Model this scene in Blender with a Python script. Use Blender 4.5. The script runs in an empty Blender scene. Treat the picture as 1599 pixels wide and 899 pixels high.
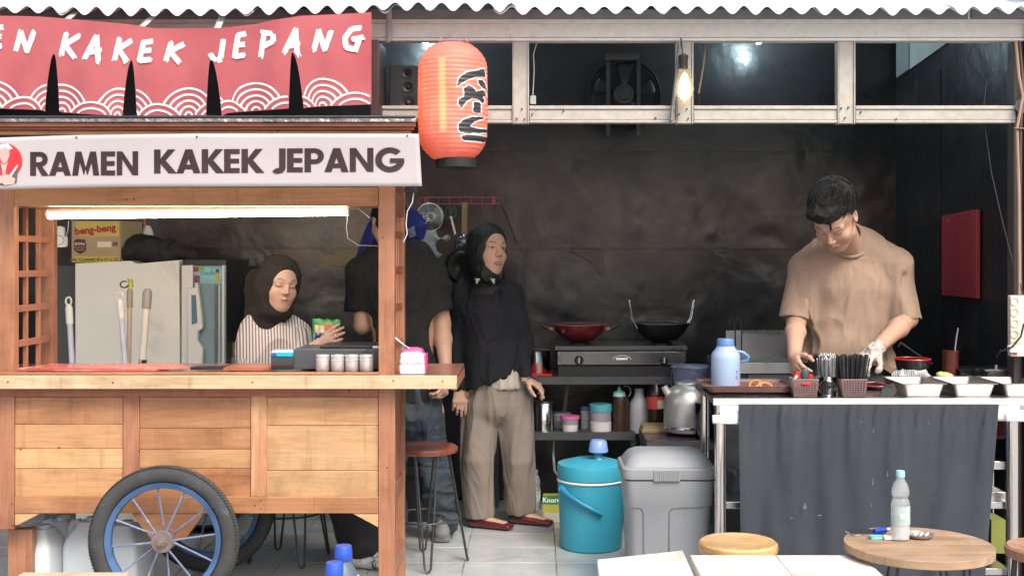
import bpy, bmesh, math, random
import numpy as np
from mathutils import Vector, Matrix
random.seed(7); rng = np.random.default_rng(7)
R = math.radians
SC = bpy.context.scene
COL = SC.collection
# ---------------- camera, sky, sun, exposure ----------------
F, CX, CY, H = 1850.0, 835.0, 400.0, 1.40       # focal length and principal point in photo pixels, eye height
cd = bpy.data.cameras.new('camera'); cam = bpy.data.objects.new('camera', cd); COL.objects.link(cam)
cam.location = (0, 0, H); cam.rotation_euler = (R(90), 0, 0)
cd.sensor_width = 36; cd.lens = F*36/1599; cd.shift_x = (799.5-CX)/1599; cd.shift_y = (CY-449.5)/1599
cd.clip_end = 500; SC.camera = cam
w = bpy.data.worlds.new('World'); SC.world = w; w.use_nodes = True
nt = w.node_tree; bg = nt.nodes['Background']
sky = nt.nodes.new('ShaderNodeTexSky'); sky.sky_type = 'NISHITA'; sky.sun_disc = False
SUN_EL, SUN_AZ = R(50), R(150)                   # azimuth measured clockwise from +Y; the sun stands high behind the camera
sky.sun_elevation = SUN_EL; sky.sun_rotation = SUN_AZ; sky.dust_density = 6; sky.ozone_density = 1.0; sky.air_density = 1.0
nt.links.new(sky.outputs[0], bg.inputs[0]); bg.inputs[1].default_value = 0.15
sd = bpy.data.lights.new('sun', 'SUN'); sun = bpy.data.objects.new('sun', sd); COL.objects.link(sun)
sd.energy = 1.3; sd.angle = R(25); sd.color = (1, .965, .92)
dv = Vector((math.sin(SUN_AZ)*math.cos(SUN_EL), math.cos(SUN_AZ)*math.cos(SUN_EL), math.sin(SUN_EL)))
sun.rotation_euler = dv.to_track_quat('Z', 'Y').to_euler()
SC.view_settings.view_transform = 'Standard'; SC.view_settings.look = 'None'
SC.view_settings.exposure = 0.88; SC.view_settings.gamma = 1; SC.view_settings.use_curve_mapping = False
SC.cycles.max_bounces = 7; SC.cycles.transparent_max_bounces = 12; SC.cycles.use_denoising = True
SC.cycles.sample_clamp_indirect = 6; SC.cycles.caustics_reflective = False; SC.cycles.caustics_refractive = False

def X(px, Y): return (px-CX)*Y/F
def Z(py, Y): return H-(py-CY)*Y/F
def P(px, py, Y): return Vector((X(px, Y), Y, Z(py, Y)))

# ---------------- materials ----------------
MATS = {}
def _tex(nt, scale=(1, 1, 1), rnd=True):
    tc = nt.nodes.new('ShaderNodeTexCoord'); mp = nt.nodes.new('ShaderNodeMapping'); mp.inputs['Scale'].default_value = scale
    if rnd:
        oi = nt.nodes.new('ShaderNodeObjectInfo'); vm = nt.nodes.new('ShaderNodeVectorMath'); vm.operation = 'MULTIPLY_ADD'
        vm.inputs[1].default_value = (37, 23, 51); nt.links.new(oi.outputs['Random'], vm.inputs[0]); nt.links.new(tc.outputs['Object'], vm.inputs[2])
        nt.links.new(vm.outputs[0], mp.inputs[0])
    else: nt.links.new(tc.outputs['Object'], mp.inputs[0])
    return mp.outputs[0]
def _noise(nt, vec, scale, detail=4, rough=.55, dist=0):
    n = nt.nodes.new('ShaderNodeTexNoise'); n.inputs['Scale'].default_value = scale; n.inputs['Detail'].default_value = detail
    n.inputs['Roughness'].default_value = rough; n.inputs['Distortion'].default_value = dist; nt.links.new(vec, n.inputs['Vector']); return n.outputs['Fac']
def _ramp(nt, fac, stops):
    r = nt.nodes.new('ShaderNodeValToRGB'); e = r.color_ramp.elements
    while len(e) < len(stops): e.new(.5)
    for k, (p, c) in enumerate(stops): e[k].position = p; e[k].color = (*c, 1) if len(c) == 3 else c
    nt.links.new(fac, r.inputs[0]); return r.outputs[0]
def base(name):
    m = bpy.data.materials.new(name); m.use_nodes = True; nt = m.node_tree; b = nt.nodes['Principled BSDF']; return m, nt, b
def mk(name, col, rough=.5, metal=0, var=.12, vs=6, bump=.15, bs=60, stretch=(1, 1, 1), spec=.5, trans=0, ior=1.45, emit=None, es=0, alpha=1,
       coat=0, dirt=None, ds=5, dt=.62, attr=False, sss=0, sheen=0, rvar=.15, bdist=.003, wr=0, wrs=6, wrd=.03):
    if name in MATS: return MATS[name]
    m, nt, b = base(name); L = nt.links
    v = _tex(nt, stretch); n1 = _noise(nt, v, vs, 5)
    lo = tuple(max(0, c*(1-var)) for c in col); hi = tuple(min(1, c*(1+var)) for c in col)
    c = _ramp(nt, n1, [(.3, lo), (.7, hi)])
    if attr:
        a = nt.nodes.new('ShaderNodeAttribute'); a.attribute_name = 'tint'; mx = nt.nodes.new('ShaderNodeMix'); mx.data_type = 'RGBA'; mx.blend_type = 'MULTIPLY'
        mx.inputs[0].default_value = 1; L.new(c, mx.inputs[6]); L.new(a.outputs['Color'], mx.inputs[7]); c = mx.outputs[2]
    if dirt:
        n2 = _noise(nt, v, ds, 6, .65, .6); r2 = _ramp(nt, n2, [(dt-.06, (0, 0, 0)), (dt+.08, (1, 1, 1))])
        mx = nt.nodes.new('ShaderNodeMix'); mx.data_type = 'RGBA'; L.new(r2, mx.inputs[0]); L.new(c, mx.inputs[6]); mx.inputs[7].default_value = (*dirt, 1); c = mx.outputs[2]
    L.new(c, b.inputs['Base Color'])
    if rvar:
        rr = nt.nodes.new('ShaderNodeMapRange'); L.new(n1, rr.inputs[0]); rr.inputs[1].default_value = .3; rr.inputs[2].default_value = .7
        rr.inputs[3].default_value = max(.02, rough*(1-rvar)); rr.inputs[4].default_value = min(1, rough*(1+rvar)); L.new(rr.outputs[0], b.inputs['Roughness'])
    else: b.inputs['Roughness'].default_value = rough
    b.inputs['Metallic'].default_value = metal; b.inputs['Specular IOR Level'].default_value = spec; b.inputs['IOR'].default_value = ior
    b.inputs['Transmission Weight'].default_value = trans; b.inputs['Alpha'].default_value = alpha; b.inputs['Coat Weight'].default_value = coat
    b.inputs['Sheen Weight'].default_value = sheen
    if sss: b.inputs['Subsurface Weight'].default_value = sss; b.inputs['Subsurface Radius'].default_value = (.01, .004, .002); b.inputs['Subsurface Scale'].default_value = 1
    if emit: b.inputs['Emission Color'].default_value = (*emit, 1); b.inputs['Emission Strength'].default_value = es
    if bump:
        n3 = _noise(nt, v, bs, 3); bm = nt.nodes.new('ShaderNodeBump'); bm.inputs['Strength'].default_value = bump; bm.inputs['Distance'].default_value = bdist
        L.new(n3, bm.inputs['Height']); L.new(bm.outputs[0], b.inputs['Normal'])
        if wr:
            n4 = _noise(nt, _tex(nt, (1, 1, .4)), wrs, 2, .5, 1.6); ab = nt.nodes.new('ShaderNodeMath'); ab.operation = 'PINGPONG'; ab.inputs[1].default_value = .16; L.new(n4, ab.inputs[0])
            b2 = nt.nodes.new('ShaderNodeBump'); b2.inputs['Strength'].default_value = wr; b2.inputs['Distance'].default_value = wrd; L.new(ab.outputs[0], b2.inputs['Height']); L.new(bm.outputs[0], b2.inputs['Normal']); L.new(b2.outputs[0], b.inputs['Normal'])
    MATS[name] = m; return m
def wood(name, c1, c2, c3, axis='X', rough=.45, scale=1.0, coat=.15):
    if name in MATS: return MATS[name]
    m, nt, b = base(name); L = nt.links; s = {'X': (.7, 9, 9), 'Z': (9, 9, .7), 'Y': (9, .7, 9)}[axis]
    v = _tex(nt, tuple(k*scale for k in s)); n = _noise(nt, v, 1.3, 5, .6, 1.2)
    c = _ramp(nt, n, [(.28, c1), (.47, c2), (.6, c2), (.78, c3)])
    v2 = _tex(nt, tuple(k*scale*6 for k in s)); n2 = _noise(nt, v2, 1.5, 4, .7)
    mx = nt.nodes.new('ShaderNodeMix'); mx.data_type = 'RGBA'; mx.blend_type = 'MULTIPLY'; mx.inputs[0].default_value = .55
    L.new(c, mx.inputs[6]); L.new(_ramp(nt, n2, [(.25, (.55, .5, .45)), (.6, (1, 1, 1))]), mx.inputs[7])
    # handling grime: soft blotches and thin runs
    n5 = _noise(nt, _tex(nt, (1, 1, 1)), 3.5, 5, .65, .4); n6 = _noise(nt, _tex(nt, (14, 14, .8)), 1.6, 4, .6); mg = nt.nodes.new('ShaderNodeMix'); mg.data_type = 'RGBA'; mg.blend_type = 'MULTIPLY'; mg.inputs[0].default_value = 1
    L.new(mx.outputs[2], mg.inputs[6]); L.new(_ramp(nt, n5, [(.34, (.70, .66, .62)), (.52, (1, 1, 1))]), mg.inputs[7]); mh = nt.nodes.new('ShaderNodeMix'); mh.data_type = 'RGBA'; mh.blend_type = 'MULTIPLY'; mh.inputs[0].default_value = .7
    L.new(mg.outputs[2], mh.inputs[6]); L.new(_ramp(nt, n6, [(.30, (.72, .68, .64)), (.42, (1, 1, 1))]), mh.inputs[7]); mx = mh
    vo = nt.nodes.new('ShaderNodeTexVoronoi'); vo.inputs['Scale'].default_value = 6; L.new(_tex(nt, (1, 1, 1)), vo.inputs['Vector'])
    mk_ = nt.nodes.new('ShaderNodeMix'); mk_.data_type = 'RGBA'; L.new(_ramp(nt, vo.outputs['Distance'], [(.025, (1, 1, 1)), (.05, (0, 0, 0))]), mk_.inputs[0])
    L.new(mx.outputs[2], mk_.inputs[6]); mk_.inputs[7].default_value = (c1[0]*.35, c1[1]*.3, c1[2]*.3, 1)
    hs = nt.nodes.new('ShaderNodeHueSaturation'); oi = nt.nodes.new('ShaderNodeObjectInfo'); mr = nt.nodes.new('ShaderNodeMapRange')
    L.new(oi.outputs['Random'], mr.inputs[0]); mr.inputs[3].default_value = .93; mr.inputs[4].default_value = 1.05; L.new(mr.outputs[0], hs.inputs['Value']); L.new(mk_.outputs[2], hs.inputs['Color'])
    L.new(hs.outputs[0], b.inputs['Base Color']); b.inputs['Roughness'].default_value = rough; b.inputs['Coat Weight'].default_value = coat; b.inputs['Coat Roughness'].default_value = .3
    bm = nt.nodes.new('ShaderNodeBump'); bm.inputs['Strength'].default_value = .25; bm.inputs['Distance'].default_value = .001; L.new(n2, bm.inputs['Height']); L.new(bm.outputs[0], b.inputs['Normal'])
    MATS[name] = m; return m

# ---------------- mesh building ----------------
class MB:
    def __init__(s): s.v = []; s.f = []
    def add(s, vs, fs):
        o = len(s.v); s.v += [tuple(p) for p in vs]; s.f += [tuple(i+o for i in f) for f in fs]; return s
    def box(s, x0, x1, y0, y1, z0, z1):
        return s.add([(x0,y0,z0),(x1,y0,z0),(x1,y1,z0),(x0,y1,z0),(x0,y0,z1),(x1,y0,z1),(x1,y1,z1),(x0,y1,z1)],
              [(0,3,2,1),(4,5,6,7),(0,1,5,4),(1,2,6,5),(2,3,7,6),(3,0,4,7)])
    def cbox(s, c, sz, M=None):
        c = Vector(c); hx, hy, hz = [k/2 for k in sz]; m = M or Matrix.Identity(3)
        vs = [c+m@Vector((a*hx, b*hy, d*hz)) for d in (-1, 1) for a, b in ((-1,-1),(1,-1),(1,1),(-1,1))]
        return s.add(vs, [(0,3,2,1),(4,5,6,7),(0,1,5,4),(1,2,6,5),(2,3,7,6),(3,0,4,7)])
    def beam(s, a, b, wx, wz, up=(0, 0, 1)):
        a, b = Vector(a), Vector(b); d = (b-a); l = d.length; d.normalize(); u = Vector(up); x = d.cross(u)
        if x.length < 1e-4: x = d.cross(Vector((0, 1, 0)))
        x.normalize(); u = x.cross(d); return s.cbox((a+b)/2, (wx, l, wz), Matrix((x, d, u)).transposed())
    def prism(s, pts, axis, a, b):      # closed outline pts (2D) swept along axis from a to b
        n = len(pts)
        def q(p, t): return {'x': (t, p[0], p[1]), 'y': (p[0], t, p[1]), 'z': (p[0], p[1], t)}[axis]
        return s.add([q(p, a) for p in pts]+[q(p, b) for p in pts], [tuple(range(n)), tuple(range(2*n-1, n-1, -1))]+[(i, i+n, (i+1) % n+n, (i+1) % n) for i in range(n)])
    def tube(s, pts, r, n=8, closed=False, caps=True, flat=1.0):
        pts = [Vector(p) for p in pts]; m = len(pts); rs = r if hasattr(r, '__len__') else [r]*m; o = len(s.v); prev = None
        for i, p in enumerate(pts):
            if closed: d = pts[(i+1) % m]-pts[i-1]
            else: d = pts[min(i+1, m-1)]-pts[max(i-1, 0)]
            d = d.normalized() if d.length > 1e-9 else Vector((0, 0, 1))
            if prev is None:
                u = d.cross(Vector((0, 0, 1)));
                if u.length < .05: u = d.cross(Vector((0, 1, 0)))
            else: u = prev-d*prev.dot(d)
            u.normalize(); prev = u; w_ = d.cross(u)
            for k in range(n):
                a = 2*math.pi*k/n; s.v.append(tuple(p+(u*math.cos(a)+w_*math.sin(a)*flat)*rs[i]))
        for i in range(m if closed else m-1):
            for k in range(n):
                a, b = o+i*n+k, o+i*n+(k+1) % n; c, d_ = o+((i+1) % m)*n+(k+1) % n, o+((i+1) % m)*n+k; s.f.append((a, b, c, d_))
        if caps and not closed: s.f.append(tuple(o+k for k in range(n))[::-1]); s.f.append(tuple(o+(m-1)*n+k for k in range(n)))
        return s
    def cyl(s, a, b, r0, r1=None, n=24): return s.tube([a, b], [r0, r1 if r1 is not None else r0], n)
    def lathe(s, prof, c=(0, 0, 0), n=32, sx=1, sy=1, M=None, a0=0, a1=None, caps=True):    # prof: (radius, height)
        o = len(s.v); m = len(prof); full = a1 is None; nn = n if full else n+1; c = Vector(c)
        for r, h in prof:
            for k in range(nn):
                a = a0+(2*math.pi if full else a1-a0)*k/n; p = Vector((r*math.cos(a)*sx, r*math.sin(a)*sy, h)); s.v.append(tuple(c+(M@p if M else p)))
        for i in range(m-1):
            for k in range(n if full else n):
                k2 = (k+1) % nn; s.f.append((o+i*nn+k, o+i*nn+k2, o+(i+1)*nn+k2, o+(i+1)*nn+k))
        if full and caps:
            if prof[0][0] > 1e-5: s.f.append(tuple(o+k for k in range(n))[::-1])
            if prof[-1][0] > 1e-5: s.f.append(tuple(o+(m-1)*n+k for k in range(n)))
        return s
    def ell(s, c, r, n=16, m=10, M=None):
        return s.lathe([(math.sin(math.pi*i/m)*1.0 if 0 < i < m else 0.00001, -math.cos(math.pi*i/m)) for i in range(m+1)], c, n, M=(M or Matrix.Identity(3))@Matrix.Diagonal(Vector(r)))
    def grid(s, f, nu, nv, th=0, back=(0, 1, 0)):
        o = len(s.v); pts = [f(i/nu, j/nv) for j in range(nv+1) for i in range(nu+1)]; s.v += [tuple(p) for p in pts]; W = nu+1
        for j in range(nv):
            for i in range(nu): s.f.append((o+j*W+i, o+j*W+i+1, o+(j+1)*W+i+1, o+(j+1)*W+i))
        return s
    def rrect(s, x0, x1, z0, z1, y0, y1, r=.01, axis='y', n=4):
        pts = []
        for cx, cz, a0 in ((x1-r, z1-r, 0), (x0+r, z1-r, 90), (x0+r, z0+r, 180), (x1-r, z0+r, 270)):
            for i in range(n+1): a = R(a0+90*i/n); pts.append((cx+r*math.cos(a), cz+r*math.sin(a)))
        return s.prism(pts, axis, y0, y1)
def mesh_of(name, v, f):
    me = bpy.data.meshes.new(name); me.from_pydata([tuple(p) for p in v], [], f); me.validate(); return me
def finish(me, mat, smooth=40, recalc=True):
    if mat: me.materials.append(mat)
    if recalc:
        b = bmesh.new(); b.from_mesh(me); bmesh.ops.recalc_face_normals(b, faces=b.faces); b.to_mesh(me); b.free()
    if smooth:
        me.polygons.foreach_set('use_smooth', [True]*len(me.polygons)); me.set_sharp_from_angle(angle=R(smooth))
def ob(name, mb, mat, parent=None, bevel=0, solid=0, rim=True, smooth=40, recalc=True, seg=2, sub=0):
    me = mesh_of(name, mb.v, mb.f); finish(me, mat, smooth, recalc)
    o = bpy.data.objects.new(name, me); COL.objects.link(o)
    if parent: o.parent = parent
    if solid: m = o.modifiers.new('solid', 'SOLIDIFY'); m.thickness = solid; m.offset = 0; m.use_rim = rim
    if bevel: m = o.modifiers.new('bevel', 'BEVEL'); m.width = bevel; m.segments = seg; m.limit_method = 'ANGLE'; m.angle_limit = R(50)
    if sub: m = o.modifiers.new('sub', 'SUBSURF'); m.levels = m.render_levels = sub
    return o
class T:            # a thing: Empty at its base; world-space meshes are shifted into its frame
    def __init__(s, name, label, cat, loc=(0, 0, 0), rot=0, group=None, kind=None):
        s.o = bpy.data.objects.new(name, None); COL.objects.link(s.o); s.o.location = loc; s.o.rotation_euler = (0, 0, rot); s.o.empty_display_size = .05
        s.loc = Vector(loc)
        if label: s.o['label'] = label
        if cat: s.o['category'] = cat
        if group: s.o['group'] = group
        if kind: s.o['kind'] = kind
    def p(s, name, mb, mat, under=None, world=False, label=None, kind=None, **k):
        if world: mb.v = [tuple(Vector(q)-s.loc) for q in mb.v]
        o = ob(name, mb, mat, under or s.o, **k)
        if label: o['label'] = label
        if kind: o['kind'] = kind
        return o
def tag(o, label=None, cat=None, group=None, kind=None):
    for k, v in (('label', label), ('category', cat), ('group', group), ('kind', kind)):
        if v: o[k] = v
    return o
def rebase(o, loc):     # move a top-level mesh's origin to loc without moving its shape
    o.data.transform(Matrix.Translation(-Vector(loc))); o.location = loc; return o
def copy_tree(o, parent=None):
    c = o.copy(); COL.objects.link(c)
    if parent: c.parent = parent
    for ch in list(o.children): copy_tree(ch, c)
    return c
def dup(t, loc, rot=0, label=None, group=None):
    c = copy_tree(t.o if isinstance(t, T) else t); c.location = loc; c.rotation_euler = (0, 0, rot)
    if label: c['label'] = label
    if group: c['group'] = group
    return c
def instance(src, name, loc, parent, scale=(1, 1, 1), rot=(0, 0, 0)):
    o = bpy.data.objects.new(name, src.data); COL.objects.link(o); o.parent = parent; o.location = loc; o.scale = scale; o.rotation_euler = rot
    return o

# ---------------- numpy noise, implicit surfaces for bodies and cloth ----------------
_T = rng.random((32, 32, 32)).astype(np.float32)
def vnoise(p):
    i = np.floor(p).astype(int); f = p-i; f = f*f*(3-2*f); r = 0
    for a in (0, 1):
        for b in (0, 1):
            for c in (0, 1):
                r = r+_T[(i[:, 0]+a) % 32, (i[:, 1]+b) % 32, (i[:, 2]+c) % 32]*(f[:, 0] if a else 1-f[:, 0])*(f[:, 1] if b else 1-f[:, 1])*(f[:, 2] if c else 1-f[:, 2])
    return r
A_ = np.array
class SDF:
    def __init__(s): s.q = []
    def cap(s, a, b, ra, rb=None, k=.02, sub=False):
        a, b = A_(a, float), A_(b, float); rb = ra if rb is None else rb; m = max(ra, rb)
        s.q.append(('c', np.minimum(a, b)-m, np.maximum(a, b)+m, (a, b, ra, rb), k, sub)); return s
    def ecap(s, a, b, wa, wb, u, k=.03, sub=False):     # wa=(half width along u, half depth), same for wb
        a, b = A_(a, float), A_(b, float); m = max(*wa, *wb); u = A_(u, float); u = u/np.linalg.norm(u)
        s.q.append(('e', np.minimum(a, b)-m, np.maximum(a, b)+m, (a, b, wa, wb, u), k, sub)); return s
    def ell(s, c, r, M=None, k=.02, sub=False):
        c = A_(c, float); r = A_(r, float); M = np.eye(3) if M is None else A_(M, float); m = max(r)
        s.q.append(('l', c-m, c+m, (c, r, M), k, sub)); return s
    def mesh(s, name, mat, res=.006, fine=(), disp=None, tint=None, clip=None):
        lo = np.min([q[1] for q in s.q if not q[5]], 0)-.02; hi = np.max([q[2] for q in s.q if not q[5]], 0)+.02
        ax = []
        for d in range(3):
            x = lo[d]; L = [x]
            while x < hi[d]:
                r = res
                for (a, b, fr) in fine:
                    if a[d] <= x <= b[d]: r = min(r, fr)
                x += r; L.append(x)
            ax.append(np.array(L, np.float32))
        xs, ys, zs = ax; Fd = np.full((len(xs), len(ys), len(zs)), .04, np.float32)
        for kd, a0, b0, D, k, sub in s.q:
            mg = max(k, .012); i = [slice(max(0, np.searchsorted(ax[d], a0[d]-mg)-1), np.searchsorted(ax[d], b0[d]+mg)+1) for d in range(3)]
            x, y, z = xs[i[0], None, None], ys[None, i[1], None], zs[None, None, i[2]]
            if 0 in (x.size, y.size, z.size): continue
            if kd == 'c':
                a, b, ra, rb = D; ba = b-a; L2 = max(ba@ba, 1e-9); px, py, pz = x-a[0], y-a[1], z-a[2]
                h = np.clip((px*ba[0]+py*ba[1]+pz*ba[2])/L2, 0, 1); d_ = np.sqrt((px-h*ba[0])**2+(py-h*ba[1])**2+(pz-h*ba[2])**2)-(ra+(rb-ra)*h)
            elif kd == 'e':
                a, b, wa, wb, u = D; ba = b-a; L2 = max(ba@ba, 1e-9); px, py, pz = x-a[0], y-a[1], z-a[2]
                h = np.clip((px*ba[0]+py*ba[1]+pz*ba[2])/L2, 0, 1); vx, vy, vz = px-h*ba[0], py-h*ba[1], pz-h*ba[2]
                vu = vx*u[0]+vy*u[1]+vz*u[2]; r2 = np.maximum(vx*vx+vy*vy+vz*vz-vu*vu, 0); W = wa[0]+(wb[0]-wa[0])*h; Dp = wa[1]+(wb[1]-wa[1])*h
                k0 = np.sqrt((vu/W)**2+r2/Dp**2); k1 = np.sqrt((vu/W**2)**2+r2/Dp**4)+1e-6; d_ = k0*(k0-1)/k1
            else:
                c, r, M = D; px, py, pz = x-c[0], y-c[1], z-c[2]; q = [(px*M[0, j]+py*M[1, j]+pz*M[2, j]) for j in range(3)]
                k0 = np.sqrt(sum((q[j]/r[j])**2 for j in range(3))); k1 = np.sqrt(sum((q[j]/r[j]**2)**2 for j in range(3)))+1e-6; d_ = k0*(k0-1)/k1
            d_ = d_.astype(np.float32); B = Fd[i[0], i[1], i[2]]
            if sub: d_ = -d_; h = np.maximum(k-np.abs(B-d_), 0)/k; Fd[i[0], i[1], i[2]] = np.maximum(B, d_)+h*h*k/4
            else: h = np.maximum(k-np.abs(B-d_), 0)/k; Fd[i[0], i[1], i[2]] = np.minimum(B, d_)-h*h*k/4
        if clip is not None: Fd = clip(Fd, xs[:, None, None], ys[None, :, None], zs[None, None, :])
        S = Fd < 0; n = S[:-1, :-1, :-1].astype(np.int8)*0
        for a in (0, 1):
            for b in (0, 1):
                for c in (0, 1): n = n+S[a:S.shape[0]-1+a, b:S.shape[1]-1+b, c:S.shape[2]-1+c]
        act = (n > 0) & (n < 8); ai = np.argwhere(act); idx = np.full(act.shape, -1, np.int64); idx[act] = np.arange(len(ai))
        pos = np.zeros((len(ai), 3)); cnt = np.zeros(len(ai))
        cr = [A_(c) for c in ((0,0,0),(1,0,0),(0,1,0),(1,1,0),(0,0,1),(1,0,1),(0,1,1),(1,1,1))]
        def at(c): j = ai+c; return Fd[j[:, 0], j[:, 1], j[:, 2]], np.stack([xs[j[:, 0]], ys[j[:, 1]], zs[j[:, 2]]], 1)
        for p_ in range(8):
            for d in (1, 2, 4):
                if p_ & d: continue
                fa, pa = at(cr[p_]); fb, pb = at(cr[p_ | d]); m_ = (fa < 0) != (fb < 0); t = np.where(m_, fa/np.where(fa == fb, 1, fa-fb), 0)
                pos += np.where(m_[:, None], pa+(pb-pa)*t[:, None], 0); cnt += m_
        pos /= cnt[:, None]; faces = []
        for d in range(3):
            e = [slice(1, -1)]*3; e[d] = slice(0, -1); e2 = list(e); e2[d] = slice(1, None)
            A0, A1 = S[tuple(e)], S[tuple(e2)]; ch = np.argwhere(A0 != A1)
            off = A_([1, 1, 1]); off[d] = 0; c0 = ch+off; o1, o2 = [j for j in range(3) if j != d]
            def cell(a, b): j = c0.copy(); j[:, o1] -= a; j[:, o2] -= b; return idx[j[:, 0], j[:, 1], j[:, 2]]
            qd = np.stack([cell(1, 1), cell(0, 1), cell(0, 0), cell(1, 0)], 1); inside = A0[tuple(ch.T)]; flip = inside if d == 1 else ~inside
            qd[flip] = qd[flip][:, ::-1]; faces.append(qd)
        Q = np.concatenate(faces); Q = Q[(Q >= 0).all(1)]
        me = bpy.data.meshes.new(name); me.vertices.add(len(pos)); me.loops.add(len(Q)*4); me.polygons.add(len(Q))
        me.loops.foreach_set('vertex_index', Q.ravel().astype(np.int32)); me.polygons.foreach_set('loop_start', np.arange(0, len(Q)*4, 4, dtype=np.int32))
        if disp is not None:
            me.vertices.foreach_set('co', pos.astype(np.float32).ravel()); me.update(); nn = np.zeros(len(pos)*3, np.float32); me.vertices.foreach_get('normal', nn)
            pos = pos+nn.reshape(-1, 3)*disp(pos)[:, None]
        s.pos = pos; me.vertices.foreach_set('co', pos.astype(np.float32).ravel()); me.update(); me.validate()
        me.polygons.foreach_set('use_smooth', np.ones(len(Q), bool)); me.materials.append(mat)
        if tint is not None:
            c = tint(pos); a = me.color_attributes.new('tint', 'FLOAT_COLOR', 'POINT'); a.data.foreach_set('color', np.concatenate([c, np.ones((len(c), 1))], 1).astype(np.float32).ravel())
        return me
def put(name, me, parent, label=None):
    o = bpy.data.objects.new(name, me); COL.objects.link(o); o.parent = parent
    o.matrix_parent_inverse = Matrix.Translation(-Vector(parent.location)) if parent else Matrix()
    if label: o['label'] = label
    return o
def fontmesh(name, txt, size, mat, M, parent, ext=.0006, bold=0):
    cu = bpy.data.curves.new(name, 'FONT'); cu.body = txt; cu.size = size; cu.extrude = ext; cu.offset = bold; cu.align_x = 'CENTER'; cu.align_y = 'CENTER'; cu.resolution_u = 3
    t = bpy.data.objects.new(name, cu); me = bpy.data.meshes.new_from_object(t); bpy.data.objects.remove(t); bpy.data.curves.remove(cu)
    me.name = name; me.materials.clear(); me.materials.append(mat); o = bpy.data.objects.new(name, me); COL.objects.link(o); o.parent = parent
    o.matrix_local = M; return o
def face_front(x, y, z, rz=0, rx=0): return Matrix.Translation((x, y, z)) @ Matrix.Rotation(rz, 4, 'Z') @ Matrix.Rotation(R(90)+rx, 4, 'X')
# ---------------- shared materials ----------------
m_black = mk('black_paint', (.018, .019, .022), .38, var=.3, vs=3, bump=.35, bs=7, dirt=(.05, .04, .036), ds=2.2, dt=.6, bdist=.02)
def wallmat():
    m, nt, b = base('sooty_sheet_painted_sheen'); L = nt.links; v = _tex(nt, (1, 1, 1), False)
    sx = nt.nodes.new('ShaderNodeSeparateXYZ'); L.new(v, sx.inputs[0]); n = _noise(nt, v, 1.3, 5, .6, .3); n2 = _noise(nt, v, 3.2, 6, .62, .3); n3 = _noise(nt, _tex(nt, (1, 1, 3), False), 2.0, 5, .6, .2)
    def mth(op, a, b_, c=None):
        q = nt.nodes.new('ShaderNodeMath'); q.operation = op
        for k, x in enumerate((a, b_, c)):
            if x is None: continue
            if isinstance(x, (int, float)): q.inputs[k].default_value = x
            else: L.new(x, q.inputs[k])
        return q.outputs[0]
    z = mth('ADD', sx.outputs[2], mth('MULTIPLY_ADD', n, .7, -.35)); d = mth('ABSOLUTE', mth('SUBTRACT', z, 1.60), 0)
    band = nt.nodes.new('ShaderNodeMapRange'); L.new(d, band.inputs[0]); band.inputs[1].default_value = .12; band.inputs[2].default_value = .5; band.inputs[3].default_value = 1; band.inputs[4].default_value = 0; band.interpolation_type = 'SMOOTHSTEP'  # brown band: partly bright ground mirrored in the gloss, painted into the colour
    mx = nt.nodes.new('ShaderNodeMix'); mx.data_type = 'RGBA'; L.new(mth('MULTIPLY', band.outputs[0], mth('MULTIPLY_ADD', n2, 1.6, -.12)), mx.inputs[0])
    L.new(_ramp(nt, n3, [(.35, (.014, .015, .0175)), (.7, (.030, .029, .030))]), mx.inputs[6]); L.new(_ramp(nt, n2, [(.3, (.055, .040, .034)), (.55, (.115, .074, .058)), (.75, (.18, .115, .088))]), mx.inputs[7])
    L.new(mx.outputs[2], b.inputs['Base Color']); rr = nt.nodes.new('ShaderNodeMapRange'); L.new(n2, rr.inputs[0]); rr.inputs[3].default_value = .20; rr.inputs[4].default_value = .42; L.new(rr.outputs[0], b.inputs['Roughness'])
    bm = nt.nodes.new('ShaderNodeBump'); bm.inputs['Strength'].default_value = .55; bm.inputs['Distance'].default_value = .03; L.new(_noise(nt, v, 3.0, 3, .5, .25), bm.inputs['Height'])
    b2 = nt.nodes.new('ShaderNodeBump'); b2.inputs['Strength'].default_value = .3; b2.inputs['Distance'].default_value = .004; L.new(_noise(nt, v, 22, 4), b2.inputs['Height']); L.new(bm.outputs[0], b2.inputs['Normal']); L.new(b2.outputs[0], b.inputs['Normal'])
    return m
m_soot_sheen = wallmat()
m_galv = mk('galvanised_steel', (.41, .39, .355), .5, metal=.15, var=.12, vs=25, bump=.15, bs=90, dirt=(.31, .28, .24), ds=9, dt=.68)
m_galvd = mk('grey_flashing', (.21, .22, .225), .45, metal=.4, var=.12, vs=12)
m_steel = mk('brushed_steel', (.62, .62, .62), .28, metal=1, var=.08, vs=12, stretch=(1, 1, .2), bump=.06)
m_chrome = mk('polished_steel', (.75, .74, .72), .14, metal=1, var=.05)
m_dkmetal = mk('dark_metal', (.06, .062, .068), .42, metal=.6, var=.2)
m_shelf = mk('slotted_shelf_steel', (.085, .09, .095), .42, metal=.3, var=.2, vs=8)
m_blackpl = mk('black_plastic', (.02, .02, .022), .35, var=.2)
m_white = mk('white_enamel', (.75, .74, .70), .35, var=.04, vs=3, bump=.04)
m_whitepl = mk('white_plastic', (.78, .78, .76), .4, var=.05)
m_paper = mk('white_paper', (.8, .8, .8), .7, var=.04)
m_glass = mk('clear_glass', (.95, .97, .97), .04, trans=1, var=.0, bump=0, rvar=0)
m_water = mk('clear_plastic', (.93, .96, .97), .08, trans=1, ior=1.33, var=.02, bump=.0, rvar=0)
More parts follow.
